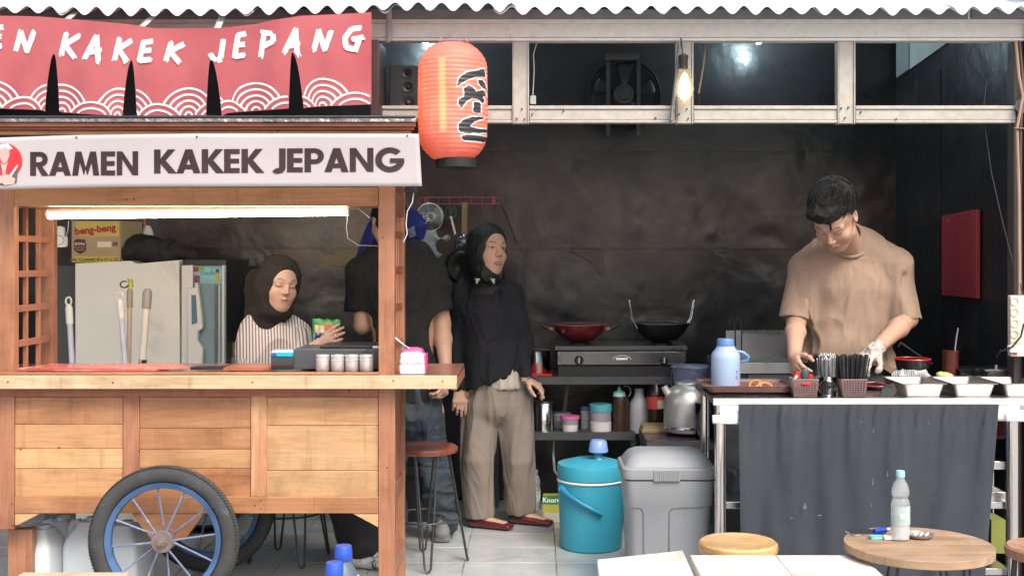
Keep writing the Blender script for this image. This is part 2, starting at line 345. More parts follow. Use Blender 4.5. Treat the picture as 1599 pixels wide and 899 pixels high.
m_rubber = mk('tyre_rubber', (.045, .047, .05), .8, var=.25, vs=14, bump=.5, bs=120, dirt=(.14, .14, .135), ds=14, dt=.66)
W1, W2, W3 = (.30, .105, .05), (.44, .18, .088), (.55, .27, .14)
wx = wood('cart_teak_grain_along', (.31, .125, .055), (.41, .195, .09), (.51, .30, .15), 'X')
wlt = wood('cart_pale_plank', (.40, .215, .10), (.53, .33, .165), (.61, .43, .245), 'X')
wz = wood('cart_post_wood', (.28, .115, .060), (.38, .172, .095), (.46, .245, .145), 'Z')
wred = wood('cart_red_wood', (.26, .075, .04), (.36, .12, .065), (.44, .18, .1), 'X', .35)
wedge = wood('pine_edge', (.48, .33, .19), (.60, .455, .29), (.68, .55, .38), 'X')
wy = wood('rail_wood_deep', (.26, .1, .06), (.36, .15, .09), (.42, .2, .12), 'Y')

# ---------------- the setting ----------------
g = MB().box(-60, 60, -60, 60, -.30, -.03)
tag(ob('ground', g, mk('concrete_ground', (.36, .35, .33), .9, var=.15, vs=2, bump=.3, bs=20)), 'pale concrete street in front of the stall', kind='structure')
SW = 2.07; BW = 6.8
fl = ob('floor', MB().box(-3.4, SW+.1, 4.35, BW+.1, -.028, -.004), mk('tile_grout', (.16, .165, .165), .85, var=.2)); tag(fl, 'grey tiled floor of the kitchen stall', kind='structure')
m_tile = mk('floor_tile', (.43, .46, .465), .17, var=.1, vs=5, bump=.05, bs=20, dirt=(.33, .35, .345), ds=3.5, dt=.6, rvar=.3)
tile = None; TW, TD = .42, .2835
for j in range(9):
    for i in range(-8, 5):
        x0 = .1+i*TW; y0 = 4.40+(j)*TD-.112
        if x0+TW > SW+.05 or y0 < 4.36 or y0+TD > BW+.04: continue
        if tile is None:
            tile = ob('tile', MB().box(0, TW-.004, 0, TD-.004, -.012, 0), m_tile, fl, bevel=.0015); tile.location = (x0, y0, 0)
        else: instance(tile, 'tile', (x0, y0, random.uniform(-.0006, .0004)), fl).modifiers.new('bevel', 'BEVEL').width = .0015
# back wall: a boarded wall clad in black sheets, brown partly painted reflection
bw = T('back_wall', 'back wall clad in glossy black and brown metal sheets, reflection painted in, behind the stove', 'wall', (0, BW, 0))
bw.p('wall_core', MB().box(-3.5, SW+.2, BW+.012, BW+.1, 0, 3.1), m_black, world=True)
def sheet_part(px0, px1, z0, z1, m, seed, d=.0, amp=.006):
    x0, x1 = X(px0, BW), X(px1, BW); cr = px0 > 700 and z0 < 1.9; st_ = .014 if cr else .035; nu = max(8, int((x1-x0)/st_)); nv = max(8, int((z1-z0)/st_)); r_ = random.Random(seed)
    dents = [(r_.uniform(x0, x1), r_.uniform(z0, z1), r_.uniform(.06, .2), r_.uniform(-1, 1)*amp*1.6) for _ in range(10)]
    folds_ = [(r_.uniform(x0, x1), r_.uniform(max(z0, .9), z1), r_.uniform(0, 3.14), r_.uniform(.08, .28), r_.choice((-1, 1))*r_.uniform(.003, .008)) for _ in range(11)]
    def f(u, v):
        x = x0+(x1-x0)*u; z = z0+(z1-z0)*v; e = min(u, 1-u, v, 1-v)*8
        y = sum(a*math.exp(-((x-cx)**2+(z-cz)**2*2)/(s_*s_)) for cx, cz, s_, a in dents)*min(1, min(u, 1-u, v, 1-v)*6)+.004*math.sin(x*5+1)*math.sin(z*4+2)
        if cr:       # crumpled metal: sharp folds radiating through the sheet, flat at its nailed edges
            e = min(1, min(u, 1-u, v, 1-v)*7)
            for fx, fz, fa, fl, fd in folds_: 
                dx, dz = x-fx, z-fz; al = dx*math.cos(fa)+dz*math.sin(fa); ac = -dx*math.sin(fa)+dz*math.cos(fa)
                if abs(al) < fl: y += fd*max(0, 1-abs(ac)/(.035+.05*(1-abs(al)/fl)))*(1-abs(al)/fl)*e
        return (x, BW-.014-d+y, z)
    return bw.p('sheet', MB().grid(f, nu, nv), m, world=True, solid=.0016, rim=False)
zs = 1.444
for k, (a, b, m) in enumerate([(-30, 160, m_soot_sheen), (160, 380, m_soot_sheen), (380, 566, m_soot_sheen), (566, 820, m_soot_sheen), (820, 942, m_soot_sheen), (942, 1110, m_soot_sheen), (1110, 1232, m_soot_sheen), (1232, 1399, m_soot_sheen)]):
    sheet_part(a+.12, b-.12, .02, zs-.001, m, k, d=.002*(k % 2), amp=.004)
for k, (a, b, m) in enumerate([(-30, 300, m_soot_sheen), (300, 560, m_soot_sheen), (560, 790, m_soot_sheen), (790, 1032, m_soot_sheen), (1032, 1232, m_soot_sheen), (1232, 1399, m_soot_sheen)]):
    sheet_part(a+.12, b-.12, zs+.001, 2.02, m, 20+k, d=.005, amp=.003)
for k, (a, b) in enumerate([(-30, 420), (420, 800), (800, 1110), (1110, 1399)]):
    sheet_part(a+.12, b-.12, 2.0, 2.9, m_soot_sheen, 40+k, d=.009, amp=.003)
tor = MB().prism([(X(890, BW), zs-.005), (X(941, BW), zs-.005), (X(941, BW), Z(432, BW)), (X(933, BW), Z(424, BW)), (X(926, BW), Z(412, BW)), (X(914, BW), Z(404, BW)), (X(902, BW), Z(398, BW))], 'y', BW-.030, BW-.024)
bw.p('torn_patch', tor, mk('tan_backing', (.11, .078, .06), .6, var=.2), world=True, label='pale tan triangle where the black cover is torn')
tn = MB().prism([(X(500, BW), Z(410, BW)), (X(512, BW), Z(399, BW)), (X(530, BW), Z(398, BW)), (X(560, BW), Z(388, BW)), (X(562, BW), Z(412, BW)), (X(530, BW), Z(416, BW))], 'y', BW-.032, BW-.026)
bw.p('torn_patch', tn, mk('ochre_backing', (.30, .23, .12), .7, var=.2), world=True, label='ochre strip of bare board left of the black shirt')
sw = T('side_wall', 'black painted right side wall with the red board', 'wall', (SW, 5.9, 0))
sw.p('wall_core', MB().box(SW, SW+.1, 4.98, BW+.1, 0, 3.1), m_black, world=True)
sw.p('sheet', MB().box(SW-.005, SW-.0005, 5.0, 6.02, .02, 1.2), m_black, world=True); sw.p('sheet', MB().box(SW-.005, SW-.0005, 6.03, 6.79, .02, 2.35), m_black, world=True)
lw = T('side_wall', 'unseen black left side wall added beyond the cart for interior darkness', 'wall', (-3.4, 5.9, 0))  # left wall lies out of view, put in to darken the interior
lw.p('wall_core', MB().box(-3.5, -3.4, 4.9, BW, 0, 3.1), m_black, world=True)  # core of the added, unseen left wall
wp = T('wall_opening_panel', 'pale triangular panel high up on the right side wall', 'panel', (SW, 6.3, 2.4))
wp.p('panel', MB().prism([(6.72, 2.41), (6.72, 2.72), (5.3, 2.72), (5.3, 2.506)], 'x', SW-.012, SW-.006), mk('pale_wall', (.42, .47, .46), .8), world=True)
wp.p('panel_strip', MB().prism([(6.72, 2.41), (6.72, 2.72), (6.50, 2.72), (6.50, 2.425)], 'x', SW-.02, SW-.0125), mk('grey_strip', (.25, .29, .28), .7), world=True)
# roof: corrugated sheets
rf = T('corrugated_roof', 'whitewashed corrugated roof sheets along the eave above the stall', 'roof', (0, 4.85, 2.39))
m_roof = mk('roof_sheet', (.80, .82, .84), .55, var=.06, vs=4, dirt=(.55, .57, .58), ds=5, dt=.7)
m_roofb = mk('roof_sheet_bluish', (.74, .80, .83), .5, var=.1, vs=4, dirt=(.35, .5, .55), ds=6, dt=.66)
PIT = .0945
xe = [-3.3, -2.66, -1.95, -1.2, -.60, -.12, .5, 1.17, 1.75, 2.45]
for k in range(9):
    x0, x1 = xe[k]-.05, xe[k+1]+.05; lift = (.004 if k % 2 else 0)+.0; ph = random.uniform(-.3, .3); ye = 4.85-(.035 if k in (4,) else random.uniform(0, .02)); st = R(20+random.uniform(-.6, .6))
    wob = [random.uniform(.4, 1.5) for _ in range(40)]
    def f(u, v, x0=x0, x1=x1, k=k):
        x = x0+(x1-x0)*u; s_ = v*2.6; a = .0145*(.85+.5*wob[int((x-x0)/PIT) % 40]*max(0, 1-v*20)*.6)
        z = 2.400+lift+a*math.cos(2*math.pi*x/PIT+ph)+s_*math.sin(st)+.004*math.sin(x*3+k)+(.012 if k == 4 else 0)*max(0, 1-v*4)
        return (x, ye+s_*math.cos(st), z)
    rf.p('roof_sheet', MB().grid(f, int((x1-x0)/PIT*12), 30), m_roofb if k in (7,) else m_roof, world=True, solid=.0015)
# front frame of steel channels
FY = 5.0
fr = T('facade_frame', 'grey steel channel frame spanning the stall front under the roof', 'frame', (0, FY, 2.0))
def chan(name, px0, px1, py0, py1, y0=FY, dep=.05, lip=None, m=m_galv):
    a = MB().box(X(px0, y0), X(px1, y0), y0, y0+dep, Z(py1, y0), Z(py0, y0)); return fr.p(name, a, m, world=True, bevel=.002)
m_galv_lit = mk('lit_galvanised_steel', (.70, .69, .66), .5, metal=.1, var=.08, vs=25, bump=.15, bs=90, dirt=(.52, .50, .47), ds=12, dt=.66)  # galvanised steel again, its colour lightened to offset the shade of the eave
chan('fascia_beam', -60, 1640, 37, 59, FY+.004, .06, m=m_galv_lit); chan('fascia_lip', -60, 1640, 59.3, 64, FY-.004, .06, m=m_galv_lit); chan('fascia_lip', -60, 1640, 30, 36.7, FY-.004, .06, m=m_galv_lit)
chan('flashing', -60, 1512, 15, 29.5, FY-.008, .05, m=m_galvd); chan('flashing', 1517, 1640, 15, 29.5, FY-.008, .05, m=m_galvd)
def mull(a, b, y0=FY):
    chan('mullion', a+2, b-2, 64.5, 193, y0+.0035, .045); chan('mullion_flange', a, a+2.0, 64.5, 193.5, y0-.004, .05); chan('mullion_flange', b-2.6, b, 64.5, 193.5, y0-.004, .05)
mull(800, 826); mull(1056, 1083); mull(1308, 1336)
fr.p('brace', MB().beam(P(1062, 66, FY-.03), P(1048, 190, FY-.03), .035, .012), m_galvd, world=True, bevel=.002)
for a, b in ((590, 799.5), (826.5, 1055.5), (1083.5, 1307.5), (1336.5, 1586)):
    chan('rail', a, b, 171, 187, FY+.006, .04); chan('rail_lip', a, b, 165, 170.7, FY, .046); chan('rail_lip', a, b, 187.3, 192, FY, .046)
scr = MB()
for (px, py) in ((815, 170), (807, 185), (819, 186), (831, 178), (880, 173), (1024, 184), (1057, 181), (1061, 178), (1075, 185), (1073, 170), (1314, 169), (1325, 168), (1320, 184), (1345, 175), (1400, 186)):
    c = P(px, py, FY-.006); scr.cyl(c, c+Vector((0, .012, 0)), .0035, n=8)
fr.p('screws', scr, m_dkmetal, world=True, kind='stuff')
pb = MB().box(X(1586, FY), X(1640, FY), FY+.02, FY+.09, 0, 2.45); fr.p('corner_post', pb, mk('dark_post', (.06, .05, .045), .6), world=True, bevel=.003)
fr.p('hub_bracket', MB().cyl(P(1597, 165, FY-.02), P(1597, 165, FY+.02), .032, n=8), m_galvd, world=True)
# ---------------- lettering strokes ----------------
def arcpoly(cx, cy, r0, r1, a0, a1, n=12, sx=1):
    q = []
    for i in range(n):
        t0, t1 = R(a0+(a1-a0)*i/n), R(a0+(a1-a0)*(i+1)/n)
        q.append([(cx+sx*r1*math.cos(t0), cy+r1*math.sin(t0)), (cx+sx*r1*math.cos(t1), cy+r1*math.sin(t1)), (cx+sx*r0*math.cos(t1), cy+r0*math.sin(t1)), (cx+sx*r0*math.cos(t0), cy+r0*math.sin(t0))])
    return q
def rc(x0, y0, x1, y1): return [(x0, y0), (x1, y0), (x1, y1), (x0, y1)]
def dg(x0, y0, x1, y1, w_): return [(x0, y0), (x0+w_, y0), (x1+w_, y1), (x1, y1)]
S_ = .235
GL = {  # heavy geometric capitals, cap height 1: (advance, polygons)
 'E': (.62, [rc(0, 0, S_, 1), rc(S_, .79, .56, 1), rc(S_, .40, .54, .60), rc(S_, 0, .56, .21)]),
 'N': (.92, [rc(0, 0, .22, 1), rc(.62, 0, .84, 1), [(.22, 1), (.22, .66), (.62, 0), (.62, .36)]]),
 'A': (.90, [dg(0, 0, .315, 1, .25), dg(.61, 0, .315, 1, .25), rc(.22, .17, .64, .36)]),
 'M': (1.12, [dg(0, 0, .13, 1, .235), dg(.825, 0, .70, 1, .235), [(.365, 1), (.28, .62), (.46, 0), (.54, .30)], [(.70, 1), (.785, .62), (.60, 0), (.52, .30)]]),
 'K': (.80, [rc(0, 0, S_, 1), [(S_, .42), (S_, .62), (.49, 1), (.77, 1), (.40, .52)], [(S_, .58), (.40, .56), (.82, 0), (.52, 0), (S_, .40)]]),
 'R': (.74, [rc(0, 0, S_, 1), rc(S_, .80, .38, 1), rc(S_, .38, .38, .57), [(.26, .38), (.45, .42), (.74, 0), (.46, 0)]]+arcpoly(.38, .69, .11, .31, -90, 90)),
 'P': (.70, [rc(0, 0, S_, 1), rc(S_, .80, .36, 1), rc(S_, .34, .36, .54)]+arcpoly(.36, .67, .13, .33, -90, 90)),
 'J': (.50, [rc(.22, .2, .455, 1)]+arcpoly(.18, .22, .04, .275, -90, 0, 8)+[[(.18, -.055), (.18, .18), (.12, .18), (-.02, .06), (.06, -.02)]]),
 'G': (.98, arcpoly(.50, .5, .285, .52, 42, 360, 26)+[rc(.50, .38, 1.0, .56)]),
}
def letters(s, x0, x1, gap=.07):
    w_ = sum(GL[c][0] for c in s)+gap*(len(s)-1)*0; k = (x1-x0)/w_; out = []; x = x0
    for c in s:
        out += [[(x+px*k, py) for px, py in poly] for poly in GL[c][1]]; x += GL[c][0]*k
    return out
def flat_polys(mb, polys, f, sub=4):   # map quads/polygons through f(x, y, layer) -> 3D, subdividing quads
    for li, poly in enumerate(polys):
        if len(poly) == 4:
            a, b, c, d = [Vector(q) for q in poly]; o = len(mb.v)
            for j in range(sub+1):
                for i in range(sub+1):
                    u, v = i/sub, j/sub; q = (a*(1-u)+b*u)*(1-v)+(d*(1-u)+c*u)*v; mb.v.append(tuple(f(q.x, q.y, li)))
            W = sub+1
            for j in range(sub):
                for i in range(sub): mb.f.append((o+j*W+i, o+j*W+i+1, o+(j+1)*W+i+1, o+(j+1)*W+i))
        else: mb.add([f(q[0], q[1], li) for q in poly], [tuple(range(len(poly)))])
def inside(pt, poly):
    x, y = pt; c = False; n = len(poly)
    for i in range(n):
        x1, y1 = poly[i]; x2, y2 = poly[i-1]
        if (y1 > y) != (y2 > y) and x < (x2-x1)*(y-y1)/(y2-y1)+x1: c = not c
    return c
def raster(mb, poly, step, f, grow=0):
    if grow:
        cx = sum(p[0] for p in poly)/len(poly); cy = sum(p[1] for p in poly)/len(poly); n = len(poly); q = []
        area = sum(poly[i-1][0]*poly[i][1]-poly[i][0]*poly[i-1][1] for i in range(n)); sg = 1 if area > 0 else -1
        for i in range(n):
            a, b, c = Vector(poly[i-1]), Vector(poly[i]), Vector(poly[(i+1) % n]); n1 = (b-a).normalized(); n2 = (c-b).normalized(); t = (n1+n2)
            t = t.normalized() if t.length > .01 else n1; q.append((b.x+t.y*grow*sg, b.y-t.x*grow*sg))
        poly = q
    xs_ = [p[0] for p in poly]; ys_ = [p[1] for p in poly]; idx = {}
    def vtx(i, j):
        if (i, j) not in idx: idx[(i, j)] = len(mb.v); mb.v.append(tuple(f(i*step, j*step)))
        return idx[(i, j)]
    for i in range(int(min(xs_)/step)-1, int(max(xs_)/step)+1):
        for j in range(int(min(ys_)/step)-1, int(max(ys_)/step)+1):
            if inside(((i+.5)*step, (j+.5)*step), poly): mb.f.append((vtx(i, j), vtx(i+1, j), vtx(i+1, j+1), vtx(i, j+1)))

# ---------------- red curtain banner (noren) ----------------
def interp(x, pts):
    for (a, ya), (b, yb) in zip(pts, pts[1:]):
        if x <= b: return ya+(yb-ya)*(x-a)/(b-a) if x >= a else ya
    return pts[-1][1]
NY = 4.80
TOPP = [(-140, 22), (-60, 23), (0, 25), (60, 26), (110, 30), (200, 38), (240, 44.5), (300, 45), (345, 44), (400, 38), (430, 31), (470, 25), (520, 23), (580, 19.5)]
BOTP = [(-140, 168), (0, 170), (75, 172), (92, 176), (200, 182), (212, 182), (330, 181), (344, 177), (452, 170), (468, 168), (580, 163)]
SLIT = [(-62, 84, 9, 6), (84.5, 84, 14, 8), (205.5, 95, 14, 8), (329, 93, 7, 17), (456, 83, 5, 18)]    # x, tip y, left and right opening at the hem
def ns(px, py, off=0.0):
    wv = .012*math.sin(px*.021+1)+.006*math.sin(px*.067+py*.01)+.004*math.sin(px*.13+py*.03+2)*max(0, (py-60)/110)+.0012*math.sin((px*.9-py*.4)*.07)
    return P(px, py, NY+wv-off)
def sxy(s, t):      # s: cloth column in photo-like units, t: 0 top .. 1 hem
    ty, by = interp(s, TOPP), interp(s, BOTP); y = ty+(by-ty)*t; x = s
    return x, y
EDG = [-140]+[q[0] for q in SLIT]+[580]
def pmap(k, s, t, off=0.0):
    x, y = sxy(s, t); a, b = EDG[k], EDG[k+1]
    la = SLIT[k-1] if k > 0 else None; lb = SLIT[k] if k < len(SLIT) else None
    if la and y > la[1]: q = min(1, (y-la[1])/85); x += la[3]*q**.5*max(0, 1-(s-a)/45)
    if lb and y > lb[1]: q = min(1, (y-lb[1])/85); x -= lb[2]*q**.5*max(0, 1-(b-s)/45)
    return ns(x, y, off)
nor = T('noren_banner', 'red split fabric banner with white brush lettering and wave arches hung below the eave', 'banner', (X(220, NY), NY, Z(30, NY)))
cl = MB()
for k in range(len(EDG)-1):
    a, b = EDG[k], EDG[k+1]; nu = max(10, int((b-a)/5)); cl.grid(lambda u, v, a=a, b=b, k=k: pmap(k, a+(b-a)*u, v), nu, 34)
def clothmat(name, c1, c2, rough=.85, transl=.25):
    m, nt, b = base(name); L = nt.links; v = _tex(nt, (1, 1, 1), False); n = _noise(nt, v, 2.2, 4, .5, .4)
    L.new(_ramp(nt, n, [(.35, c1), (.65, c2)]), b.inputs['Base Color']); b.inputs['Roughness'].default_value = rough
    wv = _noise(nt, v, 260, 1); w2 = _noise(nt, v, 14, 3); bm = nt.nodes.new('ShaderNodeBump'); bm.inputs['Strength'].default_value = .15; bm.inputs['Distance'].default_value = .001; L.new(wv, bm.inputs['Height'])
    b2 = nt.nodes.new('ShaderNodeBump'); b2.inputs['Strength'].default_value = .5; b2.inputs['Distance'].default_value = .006; L.new(w2, b2.inputs['Height']); L.new(bm.outputs[0], b2.inputs['Normal']); L.new(b2.outputs[0], b.inputs['Normal'])
    if transl:
        tr = nt.nodes.new('ShaderNodeBsdfTranslucent'); tr.inputs[0].default_value = (*c2, 1); mx = nt.nodes.new('ShaderNodeMixShader'); mx.inputs[0].default_value = transl
        L.new(b.outputs[0], mx.inputs[1]); L.new(tr.outputs[0], mx.inputs[2]); L.new(mx.outputs[0], nt.nodes['Material Output'].inputs[0])
    return m
m_nor = clothmat('red_banner_cloth', (.42, .085, .105), (.52, .14, .155)); m_ink = mk('banner_white_print', (.78, .70, .70), .8, var=.1, vs=40)
nor.p('cloth', cl, m_nor, world=True, recalc=False)
def at_panel(px): 
    for k in range(len(EDG)-1):
        if px < EDG[k+1]: return k
    return len(EDG)-2
def npt(x, y, off):     # nominal cloth coordinates -> 3D
    k = at_panel(x); ty, by = interp(x, TOPP), interp(x, BOTP); return pmap(k, x, (y-ty)/(by-ty), off)
BR = {'E': [[(.75,.98),(.18,.90)],[(.28,.98),(.05,.05)],[(.20,.52),(.68,.55)],[(.03,.06),(.70,.12)]], 'N': [[(.32,.98),(.06,.05)],[(.30,.95),(.60,.08)],[(.58,.05),(.92,.95)]],
 'K': [[(.32,1.0),(.06,.08)],[(.95,.92),(.20,.52)],[(.25,.55),(.70,.0)]], 'A': [[(.62,1.0),(.02,.12)],[(.62,1.0),(.70,.0)],[(.22,.38),(.85,.46)]],
 'J': [[(.95,1.0),(.75,.10)],[(.75,.10),(.35,.02)],[(.35,.02),(.05,.35)]], 'P': [[(.30,1.0),(.08,.0)],[(.10,.98),(.80,.92)],[(.80,.92),(.85,.62)],[(.85,.64),(.20,.42)]],
 'G': [[(.85,.98),(.35,.93)],[(.38,.95),(.04,.55)],[(.04,.58),(.10,.15)],[(.08,.18),(.55,.08)],[(.55,.02),(.75,.52)],[(.40,.50),(1.0,.60)]]}
r_ = random.Random(3)
def brush(ch, x0, x1, y0, y1):
    bl = MB()
    for li, st in enumerate(BR[ch]):
        (ax, ay), (bx, by) = st; a = Vector((x0+(x1-x0)*ax, y1+(y0-y1)*ay)); b = Vector((x0+(x1-x0)*bx, y1+(y0-y1)*by)); d = b-a; n = Vector((-d.y, d.x)).normalized()
        for q in range(3):   # three bristle bands of uneven length
            wd = 3.4; o = (q-1)*wd*.74; e0, e1 = r_.uniform(-.09, .05), r_.uniform(-.07, .09); N = 9; base_ = len(bl.v)
            for i in range(N+1):
                t = e0+(1+e1-e0)*i/N; c = a+d*t+n*(o+r_.uniform(-.2, .2)); hw = wd*.5*(1.0 if 0 < i < N else .7)
                for sgn in (-1, 1): p_ = c+n*hw*sgn; bl.v.append(tuple(npt(p_.x, p_.y, .0012+.00035*(li*3+q))))
            for i in range(N): bl.f.append((base_+2*i, base_+2*i+1, base_+2*i+3, base_+2*i+2))
    nor.p('brushed_letter', bl, m_ink, world=True, recalc=False)
for ch, x0, x1, y0, y1 in [('E', -20, 13, 42, 76), ('N', 22, 56, 48, 83), ('K', 93, 126, 53, 91), ('A', 131, 163, 56, 98), ('K', 177, 208, 60, 97), ('E', 216, 246, 64, 97), ('K', 257, 290, 66, 98),
    ('J', 327, 350, 62, 96), ('E', 365, 390, 52, 91), ('P', 405, 431, 50, 90), ('A', 443, 473, 47, 88), ('N', 488, 520, 46, 81), ('G', 537, 569, 43, 81)]: brush(ch, x0, x1, y0, y1)
# overlapping wave arches along the hem
ac = MB(); PERX = 103.3; RAD = 43
def ybase(x): return interp(x, BOTP)
cent = []
for k in range(-3, 5):
    cx = 90+k*PERX; cent.append((0, cx, ybase(cx)-0)); cent.append((1, cx+PERX/2, ybase(cx+PERX/2)+24))
def kpt(k, x, y, off): x = min(max(x, EDG[k]), EDG[k+1]); ty, by = interp(x, TOPP), interp(x, BOTP); return pmap(k, x, (y-ty)/(by-ty), off)
for row, cx, cy in cent:
    for r in (RAD, RAD-9.5, RAD-19, RAD-28, RAD-37):
        N = 60; last = None
        for i in range(N+1):
            a = math.pi*i/N; x, y = cx+r*1.06*math.cos(a), cy-r*math.sin(a)
            vis = y < ybase(x)-.6 and -138 < x < 578
            if row == 0: vis = vis and all(math.hypot((x-c2)/1.06, (y-d2)) > RAD for r2, c2, d2 in cent if r2 == 1)
            if vis:
                wv = 1.55; k = at_panel(x); of = .0022+row*.0004; cur = [kpt(k, cx+(r-wv)*1.06*math.cos(a), cy-(r-wv)*math.sin(a), of), kpt(k, cx+(r+wv)*1.06*math.cos(a), min(ybase(x), cy-(r+wv)*math.sin(a)), of)]
                if last and last[2] == k: ac.add([last[0], last[1], cur[1], cur[0]], [(0, 1, 2, 3)])
                last = cur+[k]
            else: last = None
nor.p('wave_arches', ac, m_ink, world=True, recalc=False, kind='stuff')
m_strap = mk('strap', (.42, .43, .42), .6)
for (ax, ay, bx, by) in ((124, 15, 104, 31), (247, 19, 221, 42), (349, 20, 339, 45), (-30, 12, -32, 26)):
    nor.p('strap', MB().grid(lambda u, v, a=(ax, ay), b=(bx, by): P(a[0]+(b[0]-a[0])*v+(u-.5)*11, a[1]+(b[1]-a[1])*v, 4.93-.12*v), 2, 4), m_strap, world=True, solid=.001)
st = T('hanging_strap', 'grey strap wrapped round the fascia beam right of the red banner', 'strap', P(607, 15, 4.98))
st.p('band', MB().grid(lambda u, v: P(603+u*9-(3 if v > .9 else 0)*(v-.9)*10, 15+v*52, 4.985-.004*math.sin(v*9)), 2, 10), m_strap, world=True, solid=.0012)

# ---------------- food cart ----------------
CY0 = 4.75; CB = 5.13
cart = T('food_cart', 'wooden ramen cart with lattice sides, plank panels and a blue spoked wheel', 'food cart', (X(300, CY0), CY0+.2, 0))
def fb(name, px0, px1, py0, py1, y0, dep, m, bevel=.002, **k):
    return cart.p(name, MB().box(X(px0, y0), X(px1, y0), y0, y0+dep, Z(py1, y0), Z(py0, y0)), m, world=True, bevel=bevel, **k)
# uprights
fb('post', 591, 616, 290, 588, CY0, .045, wz); fb('post', -22, 22, 290, 588, CY0, .045, wz)
fb('post', 591, 616.5, 606, 960, CY0, .045, wz); fb('post', -22, 22, 606, 826, CY0, .045, wz)
zb = Z(960, CY0)
xl0, xl1 = X(22, CY0), X(616, CY0)      # inner left, outer right
cart.p('back_post', MB().box(X(62, CB), X(84, CB), CB, CB+.04, Z(588, CY0), 1.92), wz, world=True, bevel=.002)
cart.p('back_post', MB().box(xl1-.045, xl1, CB-.02, CB+.02, 0, 1.92), wz, world=True, bevel=.002)
fb('leg', 12, 50, 826, 968, CY0+.08, .05, wz)
# lattices at both ends
zt, zb2 = Z(322, CY0), Z(587, CY0)
def lattice(xc, ys, zr, ff):
    for yv in ys: cart.p('lattice_stick', MB().box(xc-.008, xc+.008, yv-.009, yv+.009, zb2+.003, zt), wz, world=True, bevel=.001)
    for zv in zr: cart.p('lattice_rung', MB().box(xc-.0105, xc+.0105, CY0+.0455, CB-.0205, zv-.013, zv+.013), wy, world=True, bevel=.001)
lattice(X(22, CY0)-.012, (CY0+.135, CY0+.26), [Z(v, 4.93) for v in (373, 427, 480, 533)], 0)
lattice(xl1-.02, (CY0+.12, CY0+.2, CY0+.285), [Z(v, 4.93) for v in (366, 421, 479, 536)], 0)
cart.p('end_rail', MB().box(X(22, CY0)-.04, X(22, CY0)-.001, CY0+.046, CB, zt+.002, zt+.06), wy, world=True, bevel=.002)
cart.p('end_rail', MB().box(xl1-.04, xl1-.001, CY0+.046, CB-.021, zt-.03, zt+.06), wy, world=True, bevel=.002)
# head beam, mouldings, roof
fb('head_beam', 22.3, 590.7, 293, 322, CY0+.004, .035, wx)
fb('soffit_board', -22, 616, 316, 320, CY0+.041, .33, wx)
m_alf = mk('crinkled_aluminium', (.36, .33, .33), .33, metal=.9, var=.4, vs=22, bump=1.0, bs=28, bdist=.012)
RY = 4.60
fb('roof_board', -80, 648, 180.5, 184, RY-.01, .74, m_dkmetal)
fb('roof_trim', -80, 650, 184.3, 190.6, RY-.004, .02, m_alf)
fb('roof_moulding', -80, 648, 191, 198, RY+.01, .03, wred, .003); fb('roof_moulding', -80, 646, 198.4, 203, RY+.022, .03, wred, .003); fb('roof_moulding', -80, 642, 203.4, 211, RY+.034, .03, wx, .003)
fb('roof_rail', -22, 616, 250, 291, CY0+.003, .035, wred)
# counter: dark slab, orange strip and the pale front edge
cart.p('counter_top', MB().box(X(-60, 4.68), X(712, 4.68), 4.706, 5.24, .905, .9265), wood('counter_varnish', (.22, .09, .07), (.30, .13, .10), (.40, .2, .15), 'X', .25, coat=.5), world=True, bevel=.002)
cart.p('counter_strip', MB().box(X(-60, 4.7), X(590, 4.7), 4.72, 4.75, .9268, .937), wx, world=True, bevel=.002)
cart.p('counter_edge', MB().box(X(-60, 4.68), X(713, 4.68), 4.68, 4.7055, .876, .928), wedge, world=True, bevel=.002)
cart.p('counter_end_edge', MB().box(X(712, 4.68)-.02, X(713, 4.68)-.001, 4.706, 5.243, .868, .904), wy, world=True, bevel=.002)
fb('apron', -22, 590.7, 606.5, 619, CY0-.004, .04, wred)
# front panels made of planks, with stiles and bottom rail
def planks(px0, px1, cuts, mats):
    for a, b, m in zip(cuts, cuts[1:], mats): fb('plank', px0, px1, a+.35, b-.35, CY0+.012, .016, m, .0012)
wxa = wood('cart_plank_dark_streak', (.27, .10, .05), (.38, .18, .09), (.50, .28, .15), 'X')
wmd = wood('cart_plank_mid', (.38, .18, .08), (.49, .27, .13), (.59, .38, .205), 'X')
planks(22.4, 191.8, (619, 662, 700, 731, 775), (wx, wmd, wlt, wmd)); planks(217.2, 391.6, (619, 668, 701, 731, 775), (wx, wx, wmd, wx)); planks(416.4, 590.6, (619, 664, 734, 775), (wmd, wlt, wlt))
fb('stile', 192, 217, 614, 775, CY0+.002, .03, wz); fb('stile', 391.8, 416.2, 614, 775, CY0+.002, .03, wood('pale_stile', (.42, .2, .1), (.56, .32, .17), (.64, .42, .25), 'Z'))
fb('bottom_rail', 22.4, 590.6, 775.3, 801, CY0, .035, wx)
def bracket(pts, m): cart.p('corner_bracket', MB().prism([(X(a, CY0), Z(b, CY0)) for a, b in pts], 'y', CY0+.004, CY0+.03), m, world=True, bevel=.001)
bracket([(22.4, 801.3), (62, 801.3), (26, 820), (22.4, 820)], wlt); bracket([(550, 801.3), (590.6, 801.3), (590.6, 823)], wlt)
bracket([(205, 801.3), (318, 801.3), (288, 842), (236, 842)], wx)
